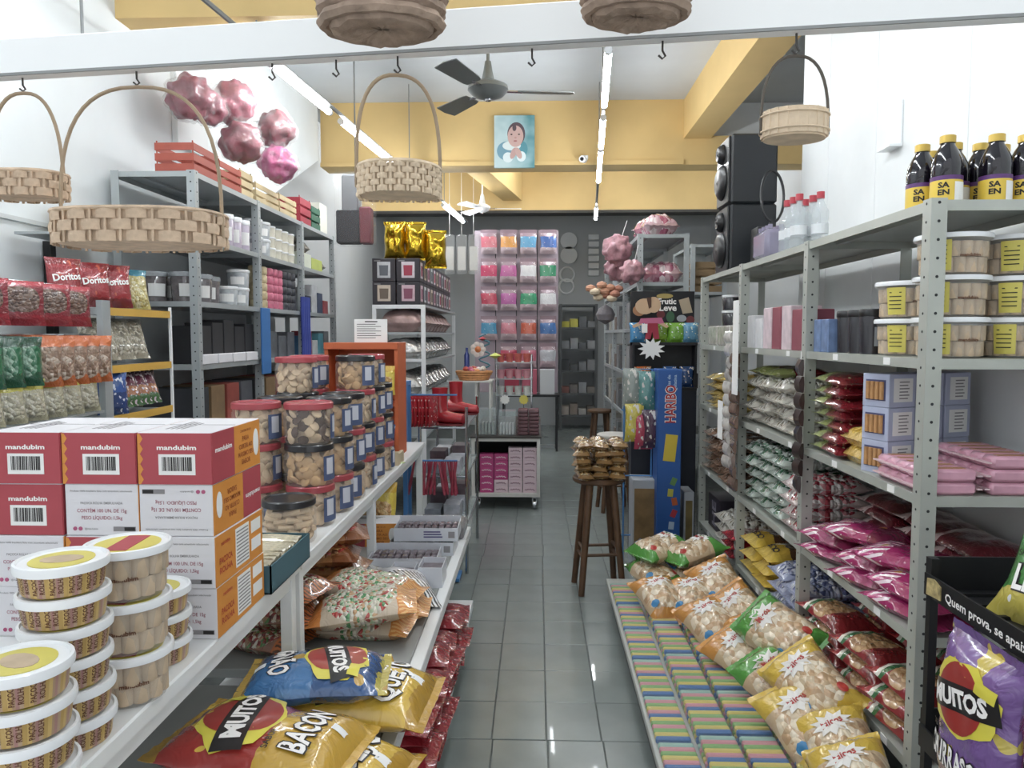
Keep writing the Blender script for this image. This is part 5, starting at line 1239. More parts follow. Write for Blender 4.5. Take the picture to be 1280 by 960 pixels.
# ---- on top of the shelving
M_wat = mat('water_plastic', '#cfd8dc', .06, alpha=.35, spec=.7); M_capr = mat('red_cap', '#c23240', .4); M_capl = mat('lilac_film', '#9a92ae', .15, alpha=.75, coat=.4)
def water(capm, s=1):
    def b():
        r = link('water_bottle', None)
        MB().lathe([(0, .0), (.031 * s, 0), (.034 * s, .006), (.034 * s, .1 * s), (.031 * s, .11 * s), (.034 * s, .12 * s), (.033 * s, .155 * s), (.014 * s, .195 * s), (.013 * s, .215 * s)], 18).obj('bottle', M_wat, r, smooth=True)
        MB().lathe([(.016 * s, .207 * s), (.016 * s, .235 * s), (0, .236 * s)], 14).obj('cap', capm, r)
        MB().lathe([(.0345 * s, .06 * s), (.0345 * s, .1 * s)], 18, cap=False).obj('label', mat('water_label', '#d6dade', .4), r)
        return r
    return b
for (x, y) in [(1.17, 3.50), (1.245, 3.46), (1.245, 3.56), (1.17, 3.42), (1.17, 3.58), (1.245, 3.37)]: inst('waterr', water(M_capr, 1.05), (x, y, 1.98), 'clear water bottle with red cap on the shelving top', 'bottle', 'red capped water bottles')
for i in range(2):
    for j in range(4): inst('waterl', water(M_capl, .72), (1.16 + i * .055, 3.80 + j * .054, 1.98), 'small bottle in the shrink wrapped pack beside the speaker', 'bottle', 'small shrink wrapped bottles')
tag(MB().box(1.128, 1.25, 3.768, 3.997, 1.981, 2.125, c=.02).obj('shrink_wrap', M_capl, smooth=True, loc=(1.19, 3.88, 1.981)), 'lilac shrink wrap around the small bottles', 'wrapping')
def speaker(z, label, h=.42):
    r = thing('loudspeaker', label, 'speaker', (1.36, 4.82, z)); M_sp = mat('speaker_black', '#1d2126', .45, var=.1)
    MB().box(1.18, 1.46, 4.66, 4.98, z, z + h, c=.012).obj('cabinet', M_sp, r)
    for zz, q in ((z + h * .36, .105), (z + h * .78, .06)):
        M = Matrix.Translation((1.18, 4.82, zz)) @ Matrix.Rotation(-PI / 2, 4, 'Y')
        MB().lathe([(q, -.002), (q * 1.05, .02), (q * .95, .035), (q * .7, .05), (q * .3, .045), (0, .055)], 24, M=M).obj('driver', M_black, r, smooth=True)
    MB().box(1.165, 1.18, 4.675, 4.965, z + .01, z + h - .01, c=.005).obj('front_grille_frame', M_black, r)
    return r
speaker(1.98, 'lower black loudspeaker standing on the shelving top'); speaker(2.402, 'upper black loudspeaker stacked on the other speaker')
rg = thing('ring_stand', 'black ring on a small black box beside the speakers', 'ring light', (1.36, 4.45, 1.98))
MB().box(1.26, 1.42, 4.36, 4.5, 1.98, 2.22, c=.006).obj('box', M_black, rg)
MB().tube([(1.36 + .065 * math.cos(t), 4.43 + .02 * math.sin(t), 2.40 + .15 * math.sin(t)) for t in [2 * PI * i / 32 for i in range(32)]], .008, 8, closed=True).obj('ring', M_black, rg, smooth=True); MB().cyl((1.36, 4.42, 2.22), (1.36, 4.42, 2.26), .02, 10).obj('stem', M_black, rg)

# ================================================================ LOW PLATFORM ON THE RIGHT
pf = thing('low_platform', 'low pale platform along the foot of the right shelving', 'platform', (.75, 2.9, 0))
MB().box(.41, 1.075, 1.3, 4.36, .12, .15, c=.003).obj('deck', mat('platform_pale', '#b5b8b2', .5, var=.08), pf); MB().box(.44, 1.06, 1.33, 4.33, 0, .12).obj('plinth', mat('plinth_dark', '#5c615f', .7), pf)
M_film2 = mat('thin_clear_film', '#ffffff', .1, alpha=.06, spec=1.0, bump=.8, bscale=30)
BARC = [mat('bar_' + n_, c_, .35, coat=.4) for n_, c_ in (('blue', '#2f66a6'), ('yellow', '#c9b650'), ('green', '#74a858'), ('pink', '#c8808a'), ('aqua', '#8ab5a8'))]
def bar_pack():
    r = link('candy_bar_pack', None)
    for k in range(12):
        o = MB().box(-.062, .062, -.0115, .0115, 0, .022, c=.005).mesh('bar', BARC[[0, 1, 2, 3, 2, 1, 0, 3, 1, 2, 3, 4][k]]) if ('bar%d' % [0, 1, 2, 3, 2, 1, 0, 3, 1, 2, 3, 4][k]) not in PROTO else PROTO['bar%d' % [0, 1, 2, 3, 2, 1, 0, 3, 1, 2, 3, 4][k]]
        PROTO['bar%d' % [0, 1, 2, 3, 2, 1, 0, 3, 1, 2, 3, 4][k]] = o
        link('bar', o, r, (0, .016 + k * .0265, .001))
    MB().box(-.068, .068, 0, .325, .0, .027, c=.008).obj('wrapping_film', M_film2, r, smooth=True)
    return r
for i in range(4):
    for j in range(6):
        if i == 3 and j > 4: continue
        for k in range(2 if i else 1): inst('barp', bar_pack, (.485 + i * .142, 2.22 + j * .335, .15 + .0285 * k), 'film wrapped pack of striped candy bars on the platform, ' + ('row at the aisle edge', 'second row from the aisle', 'third row from the aisle', 'row nearest the shelving')[i] + (', upper' if k else ''), 'candy pack', f'striped candy bar packs {i} {k}', (0, 0, R.uniform(-.012, .012)))
# ---- puffed snack bags
PUFF = ['#dcc4a0', '#cfae86', '#e6d4b6', '#c8a074']
M_star = mat('burst_white', '#e6e2dc', .4); M_rtxt = mat('red_print', '#b8342f', .5); M_dot = mat('blue_dot', '#2f7fb8', .4); M_rdot = mat('red_dot', '#c23a30', .4)
def puff(end, name):
    film = bagmat('film_puff_' + name, [(0, end), (.18, '#cdb08a'), (.70, end)], PUFF, 10, (.5, .42, .47, .30), rough=.18)
    def ex(root, sf):
        mb = MB(); vs = [sf(0, .06, .003)]; n = 20
        for i in range(n): a = 2 * PI * i / n; q = .062 if i % 2 else .04; vs.append(sf(q * 1.15 * math.cos(a), .06 + q * .8 * math.sin(a), .003))
        mb.add(vs, [(0, i + 1, (i + 1) % n + 1) for i in range(n)]); mb.obj('logo_burst', M_star, root)
        wtext(root, sf, 'Micos', 0, .058, .022, .07, .12, M_rtxt, .0045, .03)
        blob(root, sf, -.075, -.09, .02, .02, 0, M_dot, .003, 'blue_badge', .08, 16); blob(root, sf, .07, -.10, .015, .02, 0, M_rdot, .003, 'red_badge', 0, 14)
    return bag_kind('puffed_snack_bag', film, .24, .34, .12, 80 + len(name), .012, 42, 16, 20, extra=ex)
P_or = puff('#cf8a3c', 'orange'); P_gr = puff('#4f9a3a', 'green'); P_ye = puff('#d8b23c', 'yellow')
def pb(key, fn, x, y, z, rx, ry, rz, label): inst(key, fn, (x, y, z), label, 'snack bag', 'puffed snack bags on the low platform', (rx, ry, rz))
for k, (x, y, z, rx, ry, rz) in enumerate([(.66, 4.12, .21, .15, -.1, .3), (.86, 4.14, .21, .2, .1, -.5), (.88, 4.10, .34, .2, -.1, -1.2), (.70, 4.2, .33, .1, 0, -1.0)]): pb('pgr', P_gr, x, y, z, rx, ry, rz, 'green ended bag of ring puffs heaped at the platform end')
for k, (x, y, z, rx, ry, rz) in enumerate([(.64, 3.78, .20, .3, -.1, .25), (.80, 3.74, .21, .35, -.15, -.1), (.95, 3.80, .28, .45, -.4, .1), (.82, 3.42, .21, .35, -.25, .3), (.98, 3.46, .26, .45, -.6, .2), (.97, 3.2, .24, .3, -.5, -.1), (.88, 3.08, .21, .3, -.35, .5)]): pb('por', P_or, x, y, z, rx, ry, rz, 'orange ended bag of ring puffs leaning against the right shelving')
pb('pgr', P_gr, .93, 2.80, .23, .35, -.35, .45, 'large green bag of ring puffs lying alone among orange and yellow bags')
pb('pgr', P_gr, 1.0, 3.0, .36, .4, -.7, .3, 'green ended bag of ring puffs wedged behind the large green bag')
for k, (x, y, z, rx, ry, rz) in enumerate([(.93, 2.52, .22, .45, -.3, .2), (1.0, 2.36, .22, .45, -.35, -.15), (1.0, 2.62, .32, .4, -.6, .1), (.97, 2.16, .22, .35, -.4, -.2)]): pb('pye', P_ye, x, y, z, rx, ry, rz, 'yellow topped bag of ring puffs at the near end of the heap')

# ================================================================ BLACK SNACK STAND (near right)
bs = thing('snack_stand', 'black metal snack stand lettered Quem prova, se apaixona', 'stand', (1.2, 1.62, 0))
M_bs = mat('stand_black', '#131417', .45, var=.1)
SX0, SX1, SY0, SY1 = .985, 1.45, 1.18, 1.88
for x in (SX0, SX1 - .02):
    for y in (SY0, SY1 - .02): MB().box(x, x + .02, y, y + .02, 0, 1.04).obj('post', M_bs, bs)
for z in (.955, .56, .12):
    MB().box(SX0, SX1, SY0, SY1, z - .012, z).obj('shelf_board', M_bs, bs)
    MB().box(SX0 - .006, SX0, SY0, SY1, z - .01, z + .046).obj('front_lip', M_bs, bs)
    MB().box(SX0, SX1, SY1, SY1 + .006, z - .01, z + .085).obj('end_panel', M_bs, bs)
for k in range(9): MB().box(SX0 + .02, SX1 - .02, SY0 + .05 + k * .075, SY0 + .062 + k * .075, .955, .963).obj('rib', M_bs, bs)
t = MB(); letters(t, 'Quem prova, se apaixona.', lambda x, y: Vector((SX0 - .0075, 1.60 - x, .972 + y)), .021, .36, .02); t.obj('lettering', M_wtext, bs)
MB().prism([(1.80, .955), (1.865, .95), (1.862, .992), (1.83, .998), (1.80, .988)], SX0 - .0085, SX0 - .006, 'x').obj('logo_badge', mat('badge_print', '#b9a46a', .5, var=.5, vscale=60), bs)
f_pur = snack(B_mp, 'CHURRASCO', M_wtext, seed=37, strip=M_mr)
inst('s_pur', f_pur, (1.0, 1.60, .752), 'purple and yellow snack bag lettered CHURRASCO in the black stand', 'snack bag', None, (PI / 2 - .06, .0, -PI / 2), .90)
B_mgn = bagmat('film_snack_green', [(0, '#c9b84a'), (.2, '#3f8a3a'), (.6, '#d8c23c'), (.85, '#2f7a34')], accent=('#e6e9ee', 5, .62))
for k, y in enumerate((1.30, 1.63)): inst('s_grn%d' % k, snack(B_mgn if k else B_mb, 'LIMÃO' if k else 'CEBOLA', M_wtext, seed=38 + k), (1.22, y, 1.10), ('blue snack bag on the upper board of the black stand', 'green and yellow snack bag on the upper board of the black stand')[k], 'snack bag', None, (PI / 2 - .5, 0, -PI / 2 + .3))
for k in range(2): inst('mg', f_mg, (1.27, 1.66, .56 + .06 * k), 'magenta bag lying inside the black stand', 'bag', 'magenta bags inside the stand', (0, 0, .2))
# ================================================================ MIDDLE AND BACK OF THE SHOP
# ---- wooden stools
def stool(seatm, h, rs):
    def b():
        r = link('bar_stool', None)
        MB().lathe([(0, h - .035), (rs * .94, h - .035), (rs, h - .025), (rs, h - .008), (rs * .95, h), (0, h)], 26).obj('seat', seatm, r, smooth=True)
        tops = []; 
        for k in range(4):
            a = PI / 4 + k * PI / 2 + .12; t = Vector((rs * .62 * math.cos(a), rs * .62 * math.sin(a), h - .036)); f = Vector((rs * 1.12 * math.cos(a), rs * 1.12 * math.sin(a), 0)); tops.append((t, f))
            MB().cyl(f, t, .019, 10, r2=.025).obj('leg', M_wood, r, smooth=True)
        for k in range(4):
            for q in ((.32, .40) if k % 2 else (.36,)):
                a_, b_ = tops[k], tops[(k + 1) % 4]; p, s = a_[1].lerp(a_[0], q), b_[1].lerp(b_[0], q); MB().cyl(p, s, .010, 8).obj('rung', M_wood, r, smooth=True)
        return r
    return b
st1 = (.385, 4.62, 0)
inst('stool1', stool(M_wood, .72, .165), st1, 'tall dark wooden stool carrying the pile of golden packs', 'stool')
inst('stool2', stool(mat('pale_seat', '#c9c6bf', .5), .70, .16), (.70, 6.75, 0), 'dark stool with a pale round seat behind the pile of golden packs', 'stool')
inst('stool3', stool(M_wood, .72, .15), (.74, 8.75, 0), 'dark wooden stool standing farther back by the rear shelving', 'stool')
B_gd = bagmat('film_gold_nut', [(0, '#8a6434'), (.5, '#a37c46'), (.85, '#c9b189')], ['#9a7038', '#c2a068', '#6e4c26', '#d8c6a0'], 7, (.5, .5, .5, .4), accent=None, rough=.15)
f_gd = bag_kind('nut_bar_pack', B_gd, .105, .175, .05, 90, .008, 40)
for k in range(5):
    for i in range(3): inst('gd', f_gd, (st1[0] - .105 + .105 * i + R.uniform(-.01, .01), st1[1] - .085 + R.uniform(-.01, .01), .72 + .046 * k), 'small golden brown pack in the front of the pile on the stool', 'packet', 'golden packs in front on the stool', (R.uniform(-.1, .1), R.uniform(-.1, .1), R.uniform(-.2, .2)))
    for i in range(3): inst('gd', f_gd, (st1[0] - .105 + .105 * i + R.uniform(-.01, .01), st1[1] + .09 + R.uniform(-.01, .01), .72 + .046 * k), 'small golden brown pack at the rear of the pile on the stool', 'packet', 'golden packs at the rear on the stool', (R.uniform(-.1, .1), R.uniform(-.1, .1), R.uniform(-.2, .2)))

# ---- blue frame stand with red packets and the chrome rack with boots
M_bluem = mat('blue_metal', '#3f7fc2', .4, var=.06)
bf = thing('blue_display_frame', 'blue metal display frame with hanging bars beside the long table', 'frame', (-.83, 4.75, 0))
for x, y in ((-.845, 4.70), (-.845, 4.84)): MB().box(x - .014, x + .014, y - .014, y + .014, 0, 1.30).obj('post', M_bluem, bf)
MB().box(-.859, -.831, 4.715, 4.825, 1.272, 1.30).obj('top_bar', M_bluem, bf)
for z in (1.21, .78): MB().cyl((-.83, 4.78, z), (-.52, 4.78, z), .006, 6).obj('hook_bar', M_bluem, bf)
MB().box(-.86, -.5, 4.68, 4.86, .01, .03).obj('foot_plate', M_bluem, bf)
B_rp = bagmat('film_red_sachet', [(0, '#a31e28'), (.5, '#b82430')], accent=('#dcb4b0', 9, .66), rough=.15)
for k in range(6): inst('rsach', bag_kind('sachet', B_rp, .15, .2, .022, 92), (-.795 + .022 * k, 4.80, 1.105), 'thin red sachet hanging in a row on the blue frame', 'sachet', 'red sachets on the blue frame', (PI / 2, 0, PI / 2 - .35 + R.uniform(-.06, .06)))
M_rst = mat('red_stick', '#b03048', .35, var=.3, vscale=20, coat=.4)
def rstick(): return MB().tube([(0, 0, -.22), (0, 0, -.15), (0, 0, 0)], [.008, .011, .006], 7).obj('candy_stick', M_rst, smooth=True)
for k in range(20): inst('rstick', rstick, (-.80 + .0145 * k, 4.78 + R.uniform(-.012, .012), .775), 'thin dark red candy stick hanging on the lower bar', 'candy', 'red candy sticks hanging', (R.uniform(-.12, .12), R.uniform(-.22, .22), 0))
cr = thing('chrome_rack', 'chrome and glass rack holding the red boots', 'rack', (-.62, 5.3, 0))
for x in (-.78, -.47):
    for y in (4.88, 5.75): MB().cyl((x, y, 0), (x, y, 1.12), .011, 8).obj('post', M_chrome, cr)
M_glass = mat('shelf_glass', '#b9c8c8', .08, alpha=.35)
for z in (.33, .66, .985):
    MB().box(-.78, -.47, 4.88, 5.75, z, z + .008).obj('glass_shelf', M_glass, cr)
    for x in (-.78, -.47): MB().cyl((x, 4.88, z - .004), (x, 5.75, z - .004), .006, 6).obj('side_rail', M_chrome, cr)
    for y in (4.88, 5.75): MB().cyl((-.78, y, z - .004), (-.47, y, z - .004), .006, 6).obj('cross_rail', M_chrome, cr)
M_boot = mat('red_plastic', '#b3202a', .25, coat=.5)
def boot():
    r = link('red_boot', None)
    sec = [(0, 0, .215, .048, .052), (0, 0, .20, .046, .05), (.0, 0, .12, .042, .046), (.004, 0, .08, .043, .046), (.02, 0, .05, .05, .046)]
    b = MB(); n = 16; vs = []; fs = []
    for (x, y, z, a, c) in sec:
        for i in range(n): t = 2 * PI * i / n; vs.append((x + a * math.cos(t), y + c * math.sin(t), z))
    for k in range(len(sec) - 1):
        for i in range(n): fs.append((k * n + i, k * n + (i + 1) % n, (k + 1) * n + (i + 1) % n, (k + 1) * n + i))
    b.add(vs, fs); b.obj('boot_shaft', M_boot, r, smooth=True)
    b = MB(); vs = []; fs = []; S = [(-.05, .0), (-.046, .045), (.0, .052), (.06, .05), (.11, .053), (.145, .04), (.155, .0)]
    for (x, wv) in S:
        hh = (.09 if x < .02 else .075 - .18 * (x - .02)) if x < .15 else .03
        for i in range(n):
            t = 2 * PI * i / n; vs.append((x, wv * math.cos(t), max(.008, .008 + hh * .55 + hh * .5 * math.sin(t))))
    for k in range(len(S) - 1):
        for i in range(n): fs.append((k * n + i, k * n + (i + 1) % n, (k + 1) * n + (i + 1) % n, (k + 1) * n + i))
    b.add(vs, fs); b.obj('boot_foot', M_boot, r, smooth=True)
    pts = [(-.05 + .2 * .5 * (1 - math.cos(t)), (.05 if t < PI else .05) * math.sin(t)) for t in [2 * PI * i / 24 for i in range(24)]]
    MB().prism(pts, 0, .012, 'z').obj('sole', mat('dark_red_sole', '#7d1820', .5), r)
    return r
inst('boot', boot, (-.655, 4.96, .994), 'red plastic boot beside the red sachets', 'boot', None, (0, 0, -.25), 1.15)
inst('boot', boot, (-.62, 5.62, .994), 'red plastic boot farther back on the chrome rack', 'boot', None, (0, 0, -.1), 1.15)
for k in range(6): cbox('small_gift_box', -.76 + (k % 2) * .13, -.65 + (k % 2) * .13, 4.92 + (k // 2) * .27, 5.1 + (k // 2) * .27, .668, .07 + .02 * (k % 3), mat('gift_' + str(k), ('#8d94a0', '#b9bcc6', '#5c4a52', '#a9adb8', '#c9ccd2', '#76626a')[k], .4, var=.3, vscale=25), ('slate', 'silver', 'plum', 'pale grey', 'white', 'mauve')[k] + ' small box on the middle glass shelf of the chrome rack', 'box')
for k in range(6): cbox('small_gift_box', -.76 + (k % 2) * .13, -.65 + (k % 2) * .13, 4.92 + (k // 2) * .27, 5.1 + (k // 2) * .27, .338, .09 + .03 * (k % 3), mat('gift_' + str(k), '#888888'), ('slate', 'silver', 'plum', 'pale grey', 'white', 'mauve')[k] + ' box on the lowest glass shelf of the chrome rack', 'box')

# ---- wheeled cart with small boxes
CX0, CX1, CY0, CY1 = -.60, .025, 6.7, 8.4
ct = thing('wheeled_cart', 'white framed wheeled cart stacked with pink and white boxes', 'cart', ((CX0 + CX1) / 2, 7.5, 0))
M_cw = mat('cart_white', '#c9c8c2', .5, var=.08)
for x in (CX0, CX1 - .03):
    for y in (CY0, CY1 - .03): MB().box(x, x + .03, y, y + .03, .12, .66).obj('post', M_cw, ct)
for z in (.12, .63): 
    MB().box(CX0 + .03, CX1 - .03, CY0, CY0 + .03, z, z + .03).obj('front_rail', M_cw, ct); MB().box(CX0, CX0 + .03, CY0 + .03, CY1 - .03, z, z + .03).obj('side_rail', M_cw, ct); MB().box(CX1 - .03, CX1, CY0 + .03, CY1 - .03, z, z + .03).obj('side_rail', M_cw, ct)
MB().box(CX0 + .03, CX1 - .03, CY0 + .03, CY1 - .03, .13, .15).obj('lower_board', M_cw, ct); MB().box(CX0 - .01, CX1 + .01, CY0 - .01, CY1, .661, .675).obj('top_board', mat('cart_top', '#3a3632', .5), ct)
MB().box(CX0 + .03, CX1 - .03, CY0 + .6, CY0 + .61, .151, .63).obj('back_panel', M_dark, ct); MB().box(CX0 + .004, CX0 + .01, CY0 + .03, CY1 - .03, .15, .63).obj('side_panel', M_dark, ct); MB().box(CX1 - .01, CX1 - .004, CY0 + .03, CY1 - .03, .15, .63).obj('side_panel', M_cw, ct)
for x in (CX0 + .06, CX1 - .05):
    for y in (CY0 + .06, CY1 - .06):
        w_ = MB().cyl((x - .013, y, .045), (x + .013, y, .045), .045, 16).obj('wheel', M_chrome, ct, smooth=True)
        MB().box(x - .02, x - .015, y - .02, y + .02, .04, .12).box(x + .015, x + .02, y - .02, y + .02, .04, .12).box(x - .02, x + .02, y - .02, y + .02, .105, .12).obj('caster_fork', M_chrome, ct)
def tbox(m, inkm):
    def b():
        r = link('tea_box', None); MB().box(-.063, .063, 0, .1, 0, .0585, c=.002).obj('box', m, r)
        MB().tube([(-.045 + .0075 * i, -.001, .024 + .006 * math.sin(i * 2.1) + .008 * math.sin(i / 12 * PI)) for i in range(13)], .0032, 5).obj('printed_script', inkm, r); return r
    return b
M_pkb = mat('hot_pink_card', '#c23f80', .45, var=.1); M_wpk = mat('pale_pink_card', '#dcc3cc', .45, var=.06)
for c in range(4):
    for k in range((6, 6, 7, 7)[c]):
        pink = c == 0 or (c == 1 and k > 1); key = 'tbp' if pink else 'tbw'
        inst(key, tbox(M_pkb, M_wtext) if pink else tbox(M_wpk, mat('plum_ink', '#7a3a5a', .6)), (CX0 + .135 + .132 * c, CY0 + .05, .15 + .0595 * k), ('hot pink' if pink else 'pale pink') + ' small box stacked inside the wheeled cart', 'box', ('hot pink' if pink else 'pale pink') + ' boxes in the cart', (0, 0, R.uniform(-.02, .02)))
# on the cart: clear cases, brown packs, raised wire stand with cups, basket, hang tags
def case(x0, x1, y0, y1, z, h, label, m):
    r = thing('clear_case', label, 'case', ((x0 + x1) / 2, (y0 + y1) / 2, z)); MB().box(x0, x1, y0, y1, z, z + h, c=.004).obj('case_shell', M_glass, r)
    for k in range(5): MB().box(x0 + .012 + k * (x1 - x0 - .02) / 5, x0 + .012 + (k + .7) * (x1 - x0 - .02) / 5, y0 + .02, y1 - .02, z + .005, z + h * .45, c=.004).obj('packet', m, r)
case(-.56, -.38, 6.78, 7.0, .676, .24, 'clear case of grey trinkets on the cart', mat('trinket_grey', '#8f938f', .4, var=.3)); case(-.36, -.20, 6.78, 7.0, .676, .22, 'clear case of white striped packets on the cart', mat('white_stripe', '#cfd0d2', .4, var=.2))
M_bp = mat('brown_pack', '#6a4248', .3, var=.35, vscale=25, coat=.4)
for k in range(7):
    for j in range(2): cbox('chocolate_pack', -.18 + j * .1, -.085 + j * .1, 6.78, 6.95, .676 + .034 * k, .033, M_bp, 'dark plum pack stacked on the right corner of the cart', 'packet', 'plum packs on the cart', c=.008)
ws = thing('wire_stand', 'small metal stand with red and white cups at the back of the cart', 'stand', (-.3, 7.4, .675))
for x in (-.40, -.06):
    for y in (7.25, 7.6): MB().cyl((x, y, .675), (x, y, 1.40), .009, 6).obj('post', M_chrome, ws)
for z in (1.0, 1.16, 1.32): MB().box(-.41, -.05, 7.24, 7.61, z, z + .01).obj('shelf_board', M_steelL, ws)
def cup(m): 
    return lambda: MB().lathe([(0, 0), (.03, 0), (.04, .085), (.036, .085), (.028, .01), (0, .01)], 14).obj('paper_cup', m, smooth=True)
M_cupr = mat('cup_red', '#c2574e', .5, var=.2, vscale=30); M_cupw = mat('cup_white', '#c9cbc6', .5, var=.15, vscale=30)
for k in range(4): inst('cupr', cup(M_cupr), (-.36 + .085 * k, 7.3, 1.33), 'red paper cup on the top of the metal stand', 'cup', 'red cups'); inst('cupp', cup(mat('cup_pink', '#d08a94', .5, var=.2)), (-.36 + .085 * k, 7.3, 1.17), 'pink paper cup on the middle of the metal stand', 'cup', 'pink cups'); inst('cupw', cup(M_cupw), (-.36 + .085 * k, 7.3, 1.01), 'white striped paper cup low on the metal stand', 'cup', 'white cups')
ts = thing('plant_stand', 'small white stand carrying the orange basket', 'stand', (-.6, 7.0, .675))
MB().box(-.80, -.42, 6.85, 7.2, 1.155, 1.17).obj('top_board', M_cw, ts)
for x in (-.57, -.44):
    for y in (6.88, 7.17): MB().box(x - .01, x + .01, y - .01, y + .01, .676, 1.155).obj('leg', M_cw, ts)
ob = thing('gift_basket', 'orange woven gift basket filled with shiny sweets on the small stand', 'basket', (-.6, 7.02, 1.17))
for k in range(4): MB().tube([(-.60 + (.13 + .012 * k) * math.cos(t) * (1 + .02 * math.sin(14 * t + k * PI)), 7.02 + .13 * math.sin(t), 1.182 + .022 * k) for t in [2 * PI * i / 48 for i in range(48)]], .013, 6, closed=True).obj('woven_ring', mat('orange_wicker', '#c9854a', .6, var=.25, vscale=30), ob, smooth=True)
MB().lathe([(.13, .0), (.13, .012)], 20, c=(-.6, 7.02, 1.17)).obj('base', mat('orange_wicker', '#c9854a'), ob)
for k in range(16):
    a = k * 2.4; q = .025 * math.sqrt(k); MB().lathe([(0, -.03), (.024, -.015), (.03, 0), (.022, .018), (0, .028)], 8, c=(-.6 + q * math.cos(a), 7.02 + q * math.sin(a), 1.265 + .012 * math.cos(k)), ).obj('wrapped_sweet', mat('sweet_' + str(k % 4), ('#c94a3c', '#d8cfc6', '#d98a4a', '#c95a7a')[k % 4], .3, coat=.5), ob, smooth=True)
# decorations above the basket: bottle, flower, wavy ribbon, lime bow
for k, (dx, dz, c, nm, lab) in enumerate([(-.12, .17, '#2f3f8a', 'deco_bottle', 'small navy bottle standing in the gift basket')]):
    tag(MB().lathe([(0, 0), (.026, 0), (.026, .13), (.012, .16), (.012, .2), (0, .2)], 12, c=(-.67, 7.03, 1.275)).obj(nm, mat('navy_glass', c, .2, coat=.5), smooth=True, loc=(-.67, 7.03, 1.275)), lab, 'bottle')
fw = thing('flower_decoration', 'orange and white flower decoration on a wavy blue ribbon', 'decoration', (-.55, 7.0, 1.285))
for k in range(7): a = 2 * PI * k / 7; MB().lathe([(0, -.006), (.03, 0), (0, .006)], 10, M=Matrix.Translation((-.56 + .045 * math.cos(a), 6.98, 1.46 + .045 * math.sin(a))) @ Matrix.Rotation(PI / 2, 4, 'X')).obj('petal', mat('petal_white', '#d9c9c0', .5), fw)
MB().lathe([(0, -.012), (.03, 0), (0, .012)], 12, M=Matrix.Translation((-.56, 6.972, 1.46)) @ Matrix.Rotation(PI / 2, 4, 'X')).obj('flower_centre', mat('petal_orange', '#d9763c', .5), fw)
MB().tube([(-.50 + .05 * math.sin(t * 3.2), 7.0, 1.285 + .32 * t / 6) for t in [i * .25 for i in range(25)]], .009, 6).obj('wavy_ribbon', mat('teal_ribbon', '#3f7a8a', .4), fw, smooth=True)
MB().lathe([(0, -.02), (.04, 0), (0, .02)], 10, c=(-.52, 6.99, 1.56)).obj('red_bow', mat('petal_red', '#c2343c', .5), fw); MB().lathe([(0, -.03), (.06, 0), (0, .03)], 10, c=(-.40, 7.02, 1.40)).obj('lime_bow', mat('lime_bow', '#b9c24a', .5), fw); MB().cyl((-.40, 7.02, 1.285), (-.40, 7.02, 1.38), .004, 5).obj('bow_stem', M_chrome, fw)
for k, (x, c) in enumerate([(-.31, '#d9d9d4'), (-.13, '#cfc24a')]):
    b = MB(); n = 20; pts = []
    for i in range(n): a = 2 * PI * i / n; q = .05 if i % 2 else .037; pts.append((x + q * math.cos(a), .985 + q * math.sin(a)))
    o = thing('burst_tag', ('white', 'yellow')[k] + ' star shaped price tag on a wire over the cart', 'tag', (x, 7.01, .68)); b.prism(pts, 7.005, 7.01, 'y').obj('burst_card', mat('tag' + str(k), c, .6), o); MB().cyl((x, 7.014, .676), (x, 7.014, .97), .003, 5).obj('wire', M_chrome, o)

# ---- white framed showcase with foil packs, mug boxes and gold balloons on top
SC = thing('showcase', 'long white framed showcase with silver foil packs', 'showcase', (-1.2, 7.7, 0)); M_fr = mat('showcase_white', '#dfe2e4', .4)
sx0, sx1, sy0, sy1, sz1 = -1.45, -.985, 6.5, 8.9, 1.86
for x in (sx0, sx1 - .035):
    for y in (sy0, sy1 - .035): MB().box(x, x + .035, y, y + .035, 0, sz1 - .035).obj('post', M_fr, SC)
MB().box(sx0, sx1, sy0, sy0 + .035, sz1 - .034, sz1).obj('front_rail', M_fr, SC); MB().box(sx0, sx1, sy0 + .036, sy1, sz1 - .02, sz1).obj('top_board', M_steelL, SC); MB().box(sx0 + .036, sx1 - .036, sy0 + .005, sy0 + .03, 1.36, 1.385).obj('front_rail', M_fr, SC)
for z in (1.62, 1.36, 1.05, .7, .35): MB().box(sx0 + .01, sx1 - .004, sy0 + .036, sy1 - .036, z - .02, z).obj('shelf_board', M_steelL, SC)
M_foil = mat('silver_foil', '#b9b7b4', .22, .7, bump=.8, bscale=25, var=.2, vscale=18); M_foilp = mat('rose_foil', '#a98a86', .3, .4, bump=.6, bscale=20, var=.25)
def foil(m): return lambda: (lambda mb: (pouch(mb, .22, .40, .2, 95, .014, 26), mb.obj('foil_pack', m, smooth=True))[1])(MB())
for i, y in enumerate((6.66, 6.9, 7.14, 7.38, 7.62, 7.86, 8.1, 8.34, 8.58)):
    for z, m_, kk in ((1.62, M_foilp, 'foilr'), (1.36, M_foil, 'foils'), (1.05, M_foil, 'foils')): inst(kk, foil(m_), (-1.21, y, z), ('rose foil pack on the upper showcase shelf' if kk == 'foilr' else 'silver foil pack on a showcase shelf'), 'pack', kk + ' packs in the showcase', (0, 0, PI / 2 + R.uniform(-.08, .08)))
M_mug = mat('mug_box_black', '#2d2830', .45, var=.1)
PICS = [mat('mugpic' + str(i), c, .5, var=.15, vscale=20) for i, c in enumerate(('#c9b8a6', '#c8a8b4', '#b9bcc0', '#d0c4cc'))]
